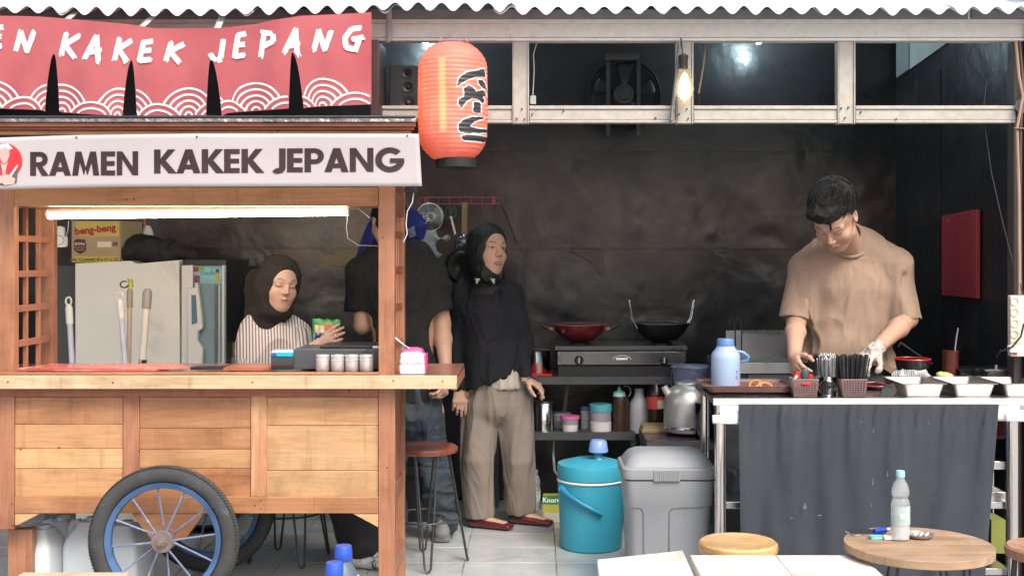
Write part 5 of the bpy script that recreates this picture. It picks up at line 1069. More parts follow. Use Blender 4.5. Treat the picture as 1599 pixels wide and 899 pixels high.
# steel food pans
def pan(px0, px1, Y, label, d=.15, h_=None, lid=False, zb=None, name='food_pan'):
    t = th(name, label, 'food pan', (px0+px1)/2, Y+d, zb if zb is not None else ON, group='shallow steel food pans'); w_ = (px1-px0)/2*Y/F; hh = h_ or .052; v = []; f = []
    rings = [(w_*.74, d*.86, 0, .012), (w_*.88, d*.93, hh-.006, .012), (w_, d, hh, .014), (w_*1.0, d, hh-.003, .014)]
    inner = [(w_*.86, d*.9, hh-.002, .012), (w_*.72, d*.82, .004, .012)]
    for (a, b, z, r) in rings[::-1][:1]+rings[::-1][1:2]+inner:
        pass
    def ring(a, b, z, r):
        o = len(v)
        for q_ in range(4):
            for j in range(4):
                an = R(90*q_+90*j/3); v.append(((1 if q_ in (0, 3) else -1)*(a-r)+r*math.cos(an), (1 if q_ in (0, 1) else -1)*(b-r)+r*math.sin(an), z))
        return o
    seq = [ring(*q) for q in [rings[0], rings[1], rings[3], rings[2]]+inner]
    for a, b in zip(seq, seq[1:]):
        for j in range(16): f.append((a+j, a+(j+1) % 16, b+(j+1) % 16, b+j))
    f.append(tuple(range(seq[0], seq[0]+16))); f.append(tuple(range(seq[-1], seq[-1]+16)))
    m = MB(); m.v, m.f = v, f; t.p('pan_body', m, mk('satin_pan_steel', (.42, .40, .37), .36, metal=.9, var=.05))
    if lid: t.p('lid', MB().rrect(-w_*1.02, w_*1.02, -d*1.02, d*1.02, hh+.001, hh+.004, .014, 'z'), m_steel); t.p('lid_knob', MB().cyl((0, 0, hh+.004), (0, 0, hh+.018), .01), m_steel)
    return t
pan(1389, 1463, 4.76, 'shallow steel food pan, leftmost of the three in front'); pan(1465, 1540, 4.76, 'shallow steel food pan, middle of the three in front'); pan(1541, 1618, 4.76, 'shallow steel food pan, rightmost of the three, at the photo edge')
pb_ = pan(1528, 1584, 5.10, 'steel food pan with a flat lid behind the front pans', .07, .072, True)
cn = th('clear_box', 'clear plastic food container left of the lidded steel pan', 'container', 1513, 5.12, ON)
cn.p('box_wall', MB().rrect(X(1497, 5.1), X(1527, 5.1), ON+.001, ON+.075, 5.07, 5.17, .008), m_water, world=True, solid=.0015); cn.p('contents', MB().ell((X(1512, 5.1), 5.12, ON+.025), (.03, .035, .022)), mk('yellow_food', (.45, .36, .12), .7), world=True)
cn.p('lid', MB().rrect(X(1495, 5.1), X(1529, 5.1), 5.065, 5.175, ON+.077, ON+.082, .01, 'z'), m_water, world=True)
jr = th('sauce_jar', 'dark red sauce jar with a spoon handle in it beside the food pans', 'jar', 1484, 5.14, ON)
lat(jr, 'jar_body', [(11.5, 617), (12, 560), (12.5, 547)], 1484, 5.14, mk('dark_red_jar', (.075, .015, .012), .3)); jr.p('spoon_handle', MB().tube([P(1490, 556, 5.14), P(1493, 530, 5.15), P(1496, 512, 5.16)], .003, 6), m_steel, world=True)
rg = th('folded_cloth', 'white and grey striped cloth crumpled behind the steel pans', 'cloth', 1425, 4.98, ON)
s = SDF(); 
for px, py, r in ((1404, 592, .03), (1418, 588, .036), (1432, 585, .036), (1446, 592, .028), (1456, 598, .02)): s.ell(P(px, py, 5.12), (r, .04, r*.8), None, .02)
m_rag, ntr, br_ = base('striped_rag'); wv_ = ntr.nodes.new('ShaderNodeTexWave'); wv_.inputs['Scale'].default_value = 38; wv_.inputs['Distortion'].default_value = 2.5; wv_.inputs['Detail Scale'].default_value = .6; ntr.links.new(_tex(ntr, (1, .2, .5), False), wv_.inputs[0])
ntr.links.new(_ramp(ntr, wv_.outputs['Fac'], [(.45, (.55, .55, .56)), (.55, (.2, .2, .23))]), br_.inputs['Base Color'])
put('cloth', s.mesh('cloth', m_rag, .005, disp=folds(.012, 22, 22, 22)), rg.o)
lm = th('cut_lemon', 'pale yellow cut fruit lying behind the middle food pan', 'fruit', 1479, 5.08, ON); s = SDF(); s.ell(P(1478, 590, 5.08), (.045, .03, .022), A_(Matrix.Rotation(.35, 3, 'Y'))); put('fruit', s.mesh('fruit', mk('pale_yellow_flesh', (.58, .50, .20), .5, var=.15, vs=30), .004, disp=folds(.003, 50, 50, 50)), lm.o)
def bowl(px, py, r, Y, label, m, m2, hh=.05):
    t = th('bowl', label, 'bowl', px, Y, Z(py, Y)-hh, group='red and black bowls on the steel table'); t.p('bowl_shell', MB().lathe([(r*.45, -.0), (r*.8, hh*.45), (r, hh)], (0, 0, 0), 32), m, solid=.003); t.p('bowl_rim', MB().tube([(r*math.cos(a), r*math.sin(a), hh) for a in [2*math.pi*i/32 for i in range(32)]], .0035, 6, closed=True), m2); return t
m_bb = mk('black_bowl', (.015, .015, .017), .25); m_rr = mk('red_rim', (.5, .02, .03), .3)
bowl(1370, 600, .085, 5.05, 'black bowl with a red rim between the chopsticks and the pans', m_bb, m_rr, .045); bowl(1425, 560, .075, 5.15, 'black bowl with a red rim behind the striped cloth', m_bb, m_rr, .12)
ld = th('ladle', 'thin dark ladle handle leaning behind the striped cloth', 'ladle', 1430, 5.12, ON+.1); ld.p('handle', MB().tube([P(1403, 541, 5.1), P(1406, 534, 5.1), P(1430, 551, 5.12), P(1456, 568, 5.15)], .0028, 6), m_dkmetal, world=True)
sp_ = th('black_spatula', 'black spatula lying left of the first steel pan', 'spatula', 1375, 4.8, ON+.02); sp_.p('blade', MB().prism([(X(1372, 4.8), ON), (X(1378, 4.8), ON+.035), (X(1395, 4.8), ON+.05), (X(1400, 4.8), ON+.02), (X(1395, 4.8), ON)], 'y', 4.79, 4.80), m_dkmetal, world=True); sp_.p('handle', MB().beam(P(1362, 594, 4.78), P(1395, 603, 4.79), .006, .004), m_dkmetal, world=True)
# ---------------- behind: sink unit, thermos jug ----------------
sk = th('steel_cabinet', 'grey steel kitchen cabinet with a raised back plate behind the thermos jug', 'cabinet', 1180, 5.8, 0)
sk.p('back_plate', MB().box(X(1134, 6.1), X(1262, 6.1), 6.10, 6.112, Z(566, 6.1), Z(516, 6.1)), mk('plate_steel', (.42, .42, .42), .4, metal=.6, var=.06), world=True)
for i in range(22): sk.p('rack_tooth', MB().tube([P(1161+i*2.9, 520, 6.09), P(1161+i*2.9, 515, 6.09)], .003, 5), m_chrome, world=True)
sk.p('top', MB().box(X(1128, 5.6), X(1250, 5.6), 5.55, 6.1, Z(578, 5.6), Z(568, 5.6)), m_steel, world=True, bevel=.003); sk.p('top_lip', MB().box(X(1128, 5.54), X(1250, 5.54), 5.535, 5.549, Z(583, 5.54), Z(566, 5.54)), mk('lip_grey', (.34, .35, .35), .4, metal=.4), world=True, bevel=.002)
sk.p('door', MB().box(X(1166, 5.6), X(1250, 5.6), 5.56, 5.575, .05, Z(583, 5.6)), mk('door_grey', (.20, .205, .21), .45, metal=.4, var=.1), world=True); sk.p('side', MB().box(X(1128, 5.6), X(1164, 5.6), 5.57, 6.08, .05, Z(583, 5.6)), m_shelf, world=True)
for i, px in enumerate((1146, 1156)):
    t = th('ladle_hook', ['thin steel ladle hooked up, left of the two by the back plate', 'thin steel ladle hooked up, right of the two by the back plate'][i], 'ladle', px, 6.0, Z(575, 6), group='two hooked ladles'); t.p('rod', MB().tube([P(px-7, 505, 6), P(px-6, 500, 6), P(px-2, 498, 6), P(px+1, 503, 6), P(px+2, 520, 6), P(px+2, 553, 6)], .004, 6), m_dkmetal, world=True)
TJ = 5.0; tj = th('thermos_jug', 'pale blue thermos jug with a darker blue cap and pink flower print', 'thermos', 1133, TJ, ON)
m_tj = mk('pale_blue_jug', (.30, .42, .58), .35, var=.06, vs=4); m_tb = mk('blue_plastic', (.10, .21, .42), .35, var=.1)
lat(tj, 'jug_body', [(21.5, 611), (22.5, 607), (22.5, 560), (21.5, 551), (15, 543), (14.5, 540)], 1133, TJ, m_tj, 36); lat(tj, 'cap', [(13.5, 540), (13.5, 531), (12, 528.5), (.01, 528.5)], 1133, TJ, m_tb)
tj.p('handle', MB().tube([P(1148, 548, TJ), P(1160, 550, TJ), P(1169, 557, TJ-.01), P(1167, 563, TJ-.01), P(1154, 565, TJ)], [.007, .008, .008, .008, .006], 8), m_tb, world=True)
m_fl = mk('flower_pink', (.75, .25, .42), .5); m_fd = mk('flower_indigo', (.10, .12, .32), .5); fm, fm2 = MB(), MB(); jx = X(1133, TJ); jr_ = 22.7*TJ/F
def jsurf(a, h_): return (jx+jr_*math.sin(a), TJ-jr_*math.cos(a), h_)
for k_ in range(26):
    a = rs_.uniform(.55, 1.15); z = Z(rs_.uniform(593, 607), TJ); r = .004
    (fm if k_ < 19 else fm2).add([jsurf(a+r/jr_*math.cos(q), z+r*math.sin(q)+(0 if k_ < 19 else .06*(k_-18)/8)) for q in [2*math.pi*i/6 for i in range(6)]], [tuple(range(6))])
tj.p('flower_print', fm, m_fl, world=True, recalc=False, kind='stuff'); tj.p('leaf_print', fm2, m_fd, world=True, recalc=False, kind='stuff')
# ---------------- stove rack against the back wall ----------------
RY0, RY1 = 6.28, 6.72
rk = th('steel_rack', 'dark slotted steel rack carrying the gas stove', 'shelf rack', 930, 6.5, 0)
def rb(name, a, b, c, d, Y, dep, m=m_shelf): rk.p(name, MB().box(X(a, Y), X(b, Y), Y, Y+dep, Z(d, Y), Z(c, Y)), m, world=True, bevel=.001)
rb('shelf', 822, 1078, 588, 600, RY0, .42); rb('shelf', 822, 992, 675, 687, RY0, .42)
for a in (822, 1070): rb('upright', a, a+8, 600.5, 775, RY0+.004, .03)
rk.p('brace', MB().beam(P(886, 600, 6.5), P(878, 674, 6.5), .01, .02), m_dkmetal, world=True); rk.p('upright', MB().box(X(770, 6.5), X(778, 6.5), 6.6, 6.64, 0, Z(600, 6.5)), m_shelf, world=True); rk.p('upright', MB().box(X(985, 6.3), X(993, 6.3), 6.3, 6.34, 0, Z(676, 6.3)), m_shelf, world=True)
zr = Z(588, RY0)+.001; zr2 = Z(675, RY0)+.001
sv = th('gas_stove', 'two burner gas stove with a brushed steel front panel and black knobs', 'stove', 970, 6.5, zr)
SY = 6.30
def sb(name, a, b, c, d, Y, dep, m, **k): sv.p(name, MB().box(X(a, Y), X(b, Y), Y, Y+dep, Z(d, Y), Z(c, Y)), m, world=True, **k)
sb('body', 872, 1070, 571, 587, SY+.02, .34, m_blackpl); sb('top_plate', 866, 1074, 540, 547, SY-.005, .38, mk('stove_top', (.10, .10, .105), .3, metal=.6), bevel=.003)
sb('front_panel', 870, 1072, 548, 570, SY, .36, mk('stove_front', (.16, .16, .165), .25, metal=.9, var=.35, vs=2.5, stretch=(1, 1, .3)), bevel=.004)
pl = []
for cx_, a0_ in ((1058, -90), (884, 90)):
    for i in range(13): a = R(a0_+180*i/12); pl.append(P(cx_+10*math.cos(a), 559-9*math.sin(a), SY-.002))
sv.p('panel_line', MB().tube(pl, .0011, 5, closed=True), m_chrome, world=True); sv.p('badge', MB().tube([P(971+14*math.cos(a), 561-6*math.sin(a), SY-.003) for a in [math.pi*i/10 for i in range(11)]], .0018, 5), m_chrome, world=True)
sb('badge_plate', 962, 980, 558.5, 561.5, SY-.003, .002, m_chrome)
for px in (904, 1036.5):
    kn_ = ob('knob', MB().lathe([(.001, 0), (.024, 0), (.024, .006), (.018, .01), (.017, .024), (.001, .025)], (0, 0, 0), 24, M=Matrix.Rotation(R(90), 3, 'X')), m_blackpl, sv.o); kn_.location = P(px, 562, SY-.001)-sv.loc
    k2 = ob('pointer', MB().box(-.002, .002, -.029, -.0245, -.014, .016), m_white, kn_)
for px, m in ((905, (.15, .35, 1)), (1033, (.25, .3, 1))):
    sv.p('burner', MB().lathe([(.06, Z(540, 6.45)), (.06, Z(536, 6.45)), (.045, Z(533, 6.45)), (.001, Z(533, 6.45))], (X(px, 6.45), 6.45, 0), 28), m_dkmetal, world=True)
    for i in range(4): a = .6+i*math.pi/2; sv.p('pan_support', MB().beam((X(px, 6.45)+.03*math.cos(a), 6.45+.03*math.sin(a), Z(531, 6.45)), (X(px, 6.45)+.09*math.cos(a), 6.45+.09*math.sin(a), Z(531, 6.45)), .006, .016), m_dkmetal, world=True)
def wok(px, py0, py1, wpx, Y, label, mo, mrim, handles):
    t = th('wok', label, 'wok', px, Y, Z(py1, Y)); r = wpx*Y/F; z0_, z1_ = Z(py1, Y), Z(py0, Y); h_ = z1_-z0_
    t.p('wok_bowl', MB().lathe([(r*.3, 0), (r*.62, h_*.22), (r*.85, h_*.55), (r, h_)], (0, 0, 0), 40), mo, solid=.003); t.p('wok_rim', MB().tube([(r*math.cos(a), r*math.sin(a), h_) for a in [2*math.pi*i/40 for i in range(40)]], .003, 6, closed=True), mrim)
    for sx in (-1, 1): handles(t, sx, r, h_)
    return t
m_woodh = mk('orange_wood_handle', (.42, .15, .07), .4)
def hA(t, sx, r, h_):
    t.p('handle_joint', MB().cyl((sx*(r-.004), 0, h_*.70), (sx*(r+.02), 0, h_*.74), .012, .011, 12), m_woodh); t.p('handle', MB().cyl((sx*(r+.02), 0, h_*.74), (sx*(r+.065), 0, h_*.95), .011, .009, 12), m_blackpl)
def hB(t, sx, r, h_):
    t.p('loop_handle', MB().tube([(sx*(r-.02), -.03, h_*.72), (sx*(r+.01), -.03, h_*1.25), (sx*(r+.028), -.02, h_*2.2), (sx*(r+.028), .02, h_*2.2), (sx*(r+.01), .03, h_*1.25), (sx*(r-.02), .03, h_*.72)], .0055, 8), m_chrome)
wok(905, 506, 533, 42, 6.45, 'shallow dark red wok with black handles on the left burner', mk('red_enamel', (.13, .012, .014), .3, coat=.3), mk('rim_reddish', (.25, .1, .1), .3), hA)
wok(1033, 504, 534, 43, 6.45, 'black iron wok with tall steel loop handles on the right burner', mk('iron', (.018, .017, .017), .35, metal=.4), mk('iron_rim', (.24, .21, .18), .3, metal=.8), hB)
pt = th('cooking_pot', 'steel cooking pot beside the stove, half behind the woman in black', 'pot', 838, 6.45, zr+.012); lat(pt, 'pot_body', [(19.5, 583), (21, 580), (21, 549), (22.5, 546.5), (20, 546)], 838, 6.45, m_chrome); lat(pt, 'lid', [(21.5, 546), (18, 544.5), (.01, 543.5)], 838, 6.45, m_chrome)
rt = th('red_board', 'thin red plastic board under the steel pot', 'board', 840, 6.36, zr); rt.p('board', MB().rrect(X(818, 6.36), X(862, 6.36), 6.31, 6.55, zr, zr+.010, .01, 'z'), m_redp, world=True)
# lower shelf items
LS = 6.36
cs_ = th('steel_canister', 'polished steel canister with a knob lid on the lower shelf', 'canister', 849, LS, zr2); lat(cs_, 'canister_body', [(17, 674), (17, 629), (16.5, 628)], 849, LS, m_chrome); lat(cs_, 'lid', [(17.3, 628), (16.5, 625), (.01, 624.5)], 849, LS, m_dkmetal); cs_.p('knob', MB().ell(P(849, 621, LS), (.009, .009, .013)), m_chrome, world=True)
gb = th('green_bottle', 'yellow-green bottle behind the steel canister', 'bottle', 826, LS+.1, zr2); lat(gb, 'bottle_body', [(9, 672), (9.5, 640), (8, 628), (4.5, 616), (4.5, 608)], 827, LS+.1, mk('yellow_green', (.42, .45, .06), .35)); lat(gb, 'cap', [(5, 608), (5, 602), (.01, 602)], 827, LS+.1, mk('green_cap', (.1, .3, .08), .4))
m_pwd = mk('white_powder', (.72, .71, .69), .9); m_plc = mk('frosted_plastic', (.50, .50, .54), .3, trans=.35, var=.1); m_pink = mk('pink_lid', (.72, .16, .42), .4); m_teal = mk('teal_lid', (.10, .42, .48), .4)
pk = th('small_tub', 'small tub of white powder with a pink lid on the lower shelf', 'tub', 890, LS, zr2); lat(pk, 'tub_wall', [(11.5, 674), (13.5, 656), (13.5, 653)], 890, LS, m_plc); lat(pk, 'powder', [(11.7, 673.9), (12.8, 662)], 890, LS-.004, m_pwd); lat(pk, 'lid', [(15, 653), (15, 648.5), (13, 648), (.01, 648)], 890, LS, m_pink)
cl_ = th('small_tub', 'clear empty tub behind the pink lidded one', 'tub', 878, LS+.12, zr2); lat(cl_, 'tub_wall', [(13, 674), (15, 648)], 876, LS+.12, m_plc); lat(cl_, 'lid', [(16, 648), (16, 644), (.01, 644)], 876, LS+.12, m_plc)
bt = th('lidded_jar', 'narrow jar with a dark blue lid behind the teal lidded jar', 'jar', 915, LS+.08, zr2); lat(bt, 'jar_wall', [(8.5, 673), (9, 640)], 915, LS+.08, m_plc); lat(bt, 'lid', [(9.5, 640), (9.5, 634), (.01, 634)], 915, LS+.08, mk('navy_lid', (.06, .10, .2), .4))
tl_ = th('lidded_jar', 'round jar half full of white powder with a teal lid', 'jar', 938, LS, zr2); lat(tl_, 'jar_wall', [(16, 674), (16.5, 640)], 938, LS, m_plc); lat(tl_, 'powder', [(16.2, 673.9), (16.6, 657)], 938, LS-.002, m_pwd); lat(tl_, 'lid', [(17.5, 641), (17.5, 631.5), (16, 630), (.01, 630)], 938, LS, m_teal)
sq = th('squeeze_bottle', 'dark brown squeeze bottle with a mint nozzle on the lower shelf', 'bottle', 969, LS, zr2); lat(sq, 'bottle_body', [(12, 674), (12.5, 625), (11, 619)], 969, LS, mk('brown_sauce', (.055, .028, .022), .25)); lat(sq, 'nozzle', [(10.5, 618), (9, 612), (3.5, 609), (1.5, 603)], 967, LS, mk('mint_plastic', (.30, .60, .54), .4))
sq.p('cap_loop', MB().tube([P(977+8*math.cos(a), 611-9*math.sin(a), LS) for a in [-2.4+4.4*i/12 for i in range(13)]], .0015, 6), m_whitepl, world=True)
# kettle table
KY = 5.78; kt = th('kettle_table', 'low black steel table beside the rack, holding the kettle', 'table', 1060, 6.0, 0); kz = Z(688, KY)
kt.p('table_top', MB().box(X(1010, KY), X(1150, KY), KY, KY+.42, kz-.006, kz), mk('glossy_purple_top', (.055, .04, .06), .2, var=.6, vs=5, dirt=(.2, .18, .2), ds=12, dt=.66), world=True, bevel=.002)
kt.p('apron', MB().box(X(1010, KY), X(1150, KY), KY-.003, KY+.012, kz-.045, kz-.0065), m_shelf, world=True, bevel=.001); kt.p('apron', MB().box(X(1010, KY)-.002, X(1010, KY)+.012, KY+.0125, KY+.42, kz-.045, kz-.0065), m_shelf, world=True)
for px, Y in ((1012, KY+.004), (1128, KY+.16), (1012, KY+.39)): kt.p('leg', MB().box(X(px, KY), X(px, KY)+.035, Y, Y+.03, 0, kz-.045), m_shelf, world=True, bevel=.001)
kz1 = kz+.001; KK = 5.98
kl = th('kettle', 'dull aluminium kettle with a short spout and wire handle', 'kettle', 1070, KK, kz1); m_alu = mk('dull_aluminium', (.58, .58, .56), .38, metal=.75, var=.1, vs=6, dirt=(.35, .34, .32), ds=7, dt=.66)
k0 = 672; pr_ = [(36, k0), (37.5, k0-3), (37.5, 628), (34, 613), (26, 604), (20, 601), (20, 598)]; lat(kl, 'kettle_body', pr_, 1074, KK, m_alu, 48); lat(kl, 'lid', [(20.5, 598), (19, 596), (6, 593), (.01, 592)], 1074, KK, m_alu)
kl.p('seam_ring', MB().lathe([(37.8*KK/F, Z(667, KK)), (38.2*KK/F, Z(665, KK)), (37.8*KK/F, Z(663, KK))], (X(1074, KK), KK, 0), 48, caps=False), m_chrome, world=True)
kl.p('spout', MB().tube([P(1052, 630, KK-.02), P(1045, 616, KK-.02), P(1037, 603, KK-.02)], [.028, .021, .017], 16), m_alu, world=True)
kl.p('handle', MB().tube([P(1050, 606, KK), P(1046, 592, KK), P(1050, 578, KK), P(1058, 573.5, KK), P(1080, 576, KK), P(1100, 582, KK), P(1107, 592, KK), P(1104, 606, KK)], .0042, 8), m_dkmetal, world=True)
tb = th('plastic_tub', 'translucent violet-blue plastic tub behind the kettle', 'tub', 1082, 6.16, kz1); lat(tb, 'tub_wall', [(24, 660), (30, 600), (33, 575), (34.5, 572)], 1083, 6.17, mk('violet_plastic', (.22, .25, .42), .3, trans=.25, var=.08), caps=False, solid=.003)
tb.p('rim', MB().tube([(X(1083, 6.17)+34.5*6.17/F*math.cos(a), 6.17+34.5*6.17/F*math.sin(a), Z(572, 6.17)) for a in [2*math.pi*i/32 for i in range(32)]], .004, 6, closed=True), mk('violet_plastic', (.22, .25, .42), .3), world=True)
dg_ = th('drinking_glass', 'tall clear drinking glass in front of the kettle', 'glass', 1096, KY+.06, kz1); lat(dg_, 'glass_wall', [(9, 684), (11, 628)], 1096, KY+.06, m_water, caps=False, solid=.0014)
bs_k = th('board_stack', 'small stack of tan boards left of the kettle', 'boards', 1012, 6.16, kz1)
for i, c in enumerate(((.30, .2, .12), (.42, .33, .18), (.34, .26, .13))): bs_k.p('board', MB().rrect(X(1000, 6.1)+.004*i, X(1040, 6.1), 6.03, 6.18, kz1+i*.011, kz1+.010+i*.011, .006, 'z'), mk('tan_board_%s' % ('low', 'mid', 'top')[i], c, .7, var=.25), world=True)
wj = th('jug', 'white plastic jug behind the tan boards', 'jug', 998, 6.44, zr2); lat(wj, 'jug_body', [(16, 674), (16.5, 640), (15, 628), (8, 617), (7, 610), (7, 606)], 998, 6.4, mk('milky_plastic', (.46, .48, .48), .4, var=.08))
db = th('sauce_bottle', 'dark sauce bottle with a red and cream label behind the kettle spout', 'bottle', 1024, 6.45, kz); lat(db, 'bottle_body', [(13, 668), (13.5, 618), (10, 605), (6, 600), (6, 592)], 1024, 6.3, mk('soy_dark', (.02, .012, .01), .2)); lat(db, 'label_band', [(13.9, 637), (13.9, 618)], 1024, 6.3, mk('label_red', (.50, .06, .05), .5), caps=False)
db.p('label_patch', MB().add([(X(1024, 6.3)+13.6*6.3/F*1.03*math.sin(a), 6.3-13.6*6.3/F*1.03*math.cos(a)-.001, z) for z in (Z(636, 6.3), Z(623, 6.3)) for a in (.1, .4, .7, .95)], [(0, 1, 5, 4), (1, 2, 6, 5), (2, 3, 7, 6)]), mk('label_cream', (.5, .5, .38), .5), world=True, recalc=False)
# ---------------- blue cooler, grey bin ----------------
YC = 5.72; cx_c = 923
m_cy = mk('cyan_plastic', (.04, .31, .43), .4, var=.1, vs=3, dirt=(.06, .25, .34), ds=9, dt=.66, stretch=(1, 1, .3))
co = T('drinks_cooler', 'cyan blue round drinks cooler with a side handle and pale blue cup on its lid', 'cooler', (X(cx_c, YC), YC, 0))
cr_ = lambda r: r*YC/F
zc = lambda py: Z(py, YC)
co.p('cooler_body', MB().lathe([(cr_(45), .0), (cr_(47.5), .008), (cr_(51.5), zc(760)), (cr_(52.3), zc(748))], (X(cx_c, YC), YC, 0), 56), m_cy, world=True)
co.p('bail_band', MB().lathe([(cr_(53.2), zc(748.5)), (cr_(53.2), zc(745))], (X(cx_c, YC), YC, 0), 56, caps=False), m_whitepl, world=True, solid=.002)
co.p('cooler_lid', MB().lathe([(cr_(52.5), zc(744)), (cr_(53.5), zc(728)), (cr_(52), zc(722)), (cr_(30), zc(716)), (.001, zc(714))], (X(cx_c, YC), YC, 0), 56), m_cy, world=True)
co.p('tap_neck', MB().lathe([(cr_(9), zc(716)), (cr_(6.5), zc(712)), (cr_(6.5), zc(706)), (cr_(13), zc(705)), (cr_(14), zc(702)), (.001, zc(702))], (X(934, YC), YC-.02, 0), 28), m_cy, world=True)
co.p('cup', MB().lathe([(cr_(15.5), zc(703)), (cr_(15), zc(700)), (cr_(13), zc(688)), (cr_(10), zc(685)), (.001, zc(684.5))], (X(934, YC), YC-.02, 0), 28), mk('periwinkle_cup', (.20, .32, .62), .3, var=.06), world=True)
hp = []
for t_ in range(13):
    a = -2.55+1.25*t_/12; hp.append((X(cx_c, YC)+cr_(55)*math.cos(a), YC+cr_(55)*math.sin(a), zc(757+34*(t_/12))))
co.p('handle', MB().tube(hp, [.014]*2+[.011]*11, 10), mk('deep_cyan', (.02, .22, .36), .35), world=True); co.p('handle_pivot', MB().cyl(hp[0], Vector(hp[0])*1.0+Vector((.006, .03, 0)), .02, n=18), mk('deep_cyan', (.02, .22, .36), .35), world=True)
YB = 5.00; bn = T('trash_bin', 'grey plastic trash bin with a domed clip lid beside the blue cooler', 'bin', (X(1039.5, YB), YB, 0)); m_bin = mk('grey_bin_plastic', (.25, .268, .285), .45, var=.08, vs=4, dirt=(.19, .2, .21), ds=8, dt=.66)
def rr_ring(mb, a, b, z, r, n=6):
    o = len(mb.v)
    for q_ in range(4):
        for j in range(n):
            an = R(90*q_+90*j/(n-1)); mb.v.append(((1 if q_ in (0, 3) else -1)*(a-r)+r*math.cos(an), (1 if q_ in (0, 1) else -1)*(b-r)+r*math.sin(an), z))
    return o
def rr_loft(rings, cap0=True, cap1=True, n=6):
    m = MB(); os_ = [rr_ring(m, *q_, n=n) for q_ in rings]; N = 4*n
    for a, b in zip(os_, os_[1:]):
        for j in range(N): m.f.append((a+j, a+(j+1) % N, b+(j+1) % N, b+j))
    if cap0: m.f.append(tuple(range(os_[0], os_[0]+N))[::-1])
    if cap1: m.f.append(tuple(range(os_[-1], os_[-1]+N)))
    return m
bz = lambda py: Z(py, YB-.17); 
bn.p('bin_body', rr_loft([(.158, .125, 0, .03), (.172, .150, bz(795), .035), (.177, .154, bz(792), .035), (.182, .158, bz(752), .035)]), m_bin)
bn.p('front_panel', rr_loft([(.045, .004, .012, .003), (.050, .004, bz(793), .003)]), m_bin); bn.o.children[-1].location = (-.05, -.1445, 0); bn.o.children[-1].rotation_euler = (R(-3.6), 0, 0)
for sx in (-.108, -.002):
    bn.p('moulded_line', MB().tube([(sx*.96, -.130, .02), (sx, -.1505, bz(802)), (sx+(-.010 if sx < -.05 else .012), -.153, bz(794)), (sx+(-.055 if sx < -.05 else .155), -.154, bz(792))], .0022, 6), mk('bin_line', (.14, .15, .16), .6))
bn.p('lid_rim', rr_loft([(.193, .162, bz(750), .045), (.196, .164, bz(742), .045), (.195, .163, bz(733), .045), (.184, .152, bz(731), .045)], n=8), m_bin, bevel=.003)
bn.p('lid_dome', rr_loft([(.182, .150, bz(731.5), .05), (.172, .135, bz(724), .05), (.155, .115, bz(716), .045), (.135, .09, bz(712), .04), (.10, .05, bz(710), .03)], n=8), m_bin)
for i in range(12): bn.p('clip_rib', MB().box(-.058+i*.0085-.0028, -.058+i*.0085+.0028, -.1715, -.166, bz(750.5), bz(735)), m_bin)
bn.p('clip', MB().rrect(-.068, .042, bz(752), bz(733), -.1675, -.162, .005), m_bin, bevel=.002)
# ---------------- bottles, soup box behind ----------------
def water_bottle(name_label, px, pz0, pz1, Y, capm, scale=1.0, water=.45, label_c=(.70, .76, .74)):
    h_ = (pz0-pz1)*Y/F; t = T('water_bottle', name_label, 'bottle', (X(px, Y), Y, Z(pz0, Y))); k = h_/.235
    prof = [(.001, .004), (.022, 0), (.030, .006), (.0315, .03), (.0305, .05), (.0315, .07), (.0315, .12), (.029, .135), (.024, .143), (.029, .155), (.0295, .168), (.024, .190), (.013, .208), (.0125, .218)]
    t.p('bottle_wall', MB().lathe([(r*k, z*k) for r, z in prof], (0, 0, 0), 32, caps=False), mk('thin_pet', (.8, .85, .87), .08, alpha=.22, var=.02, bump=0, spec=1.0, rvar=0))
    t.p('cap', MB().lathe([(.0145*k, .214*k), (.015*k, .217*k), (.0145*k, .234*k), (.013*k, .2355*k), (.001, .2355*k)], (0, 0, 0), 24, caps=False), capm)
    if water: t.p('water', MB().lathe([(.021*k, .003), (.0296*k, .008*k), (.0308*k, .03*k), (.0308*k, water*.2*k), (.001, water*.2*k)], (0, 0, 0), 28, caps=True), mk('still_water', (.62, .67, .70), .15, alpha=.45, var=.05, bump=0))
    t.p('label_band', MB().lathe([(.0319*k, .055*k), (.0321*k, .118*k)], (0, 0, 0), 32, a0=-2.9, a1=-.4, caps=False), mk('bottle_label', label_c, .5, var=.15, vs=30, alpha=.9))
    t.p('label_print', MB().lathe([(.0326*k, .078*k), (.0326*k, .096*k)], (0, 0, 0), 12, a0=-1.9, a1=-1.1, caps=False), mk('label_print', (.50, .60, .52), .5, var=.3, vs=80))
    return t
m_capb = mk('pale_blue_cap', (.28, .52, .66), .4, var=.05)
water_bottle('clear plastic water bottle on the floor between the shoes and the soup box', 836, 797, 733, 6.3, mk('mid_blue_cap', (.12, .28, .5), .4), label_c=(.4, .52, .5))
kb = T('soup_box', 'green and yellow Knorr box on the floor left of the blue cooler', 'box', (X(861, 6.25), 6.25, 0), R(-4)); z_ = lambda py: Z(py, 6.25)
kb.p('carton', MB().box(-.044, .044, -.03, .03, 0, .145), mk('carton_yellow', (.48, .43, .08), .5, var=.05)); kb.p('green_top', MB().box(-.0445, .0445, -.0315, -.0302, .100, .1455), mk('carton_green', (.03, .22, .06), .5), bevel=0)
kb.p('cream_panel', MB().box(-.036, .044, -.0322, -.0304, .006, .055), mk('carton_cream', (.55, .53, .48), .5)); fontmesh('brand_lettering', 'Knorr', .036, m_paper, face_front(0, -.0322, .121), kb.o, bold=.001)
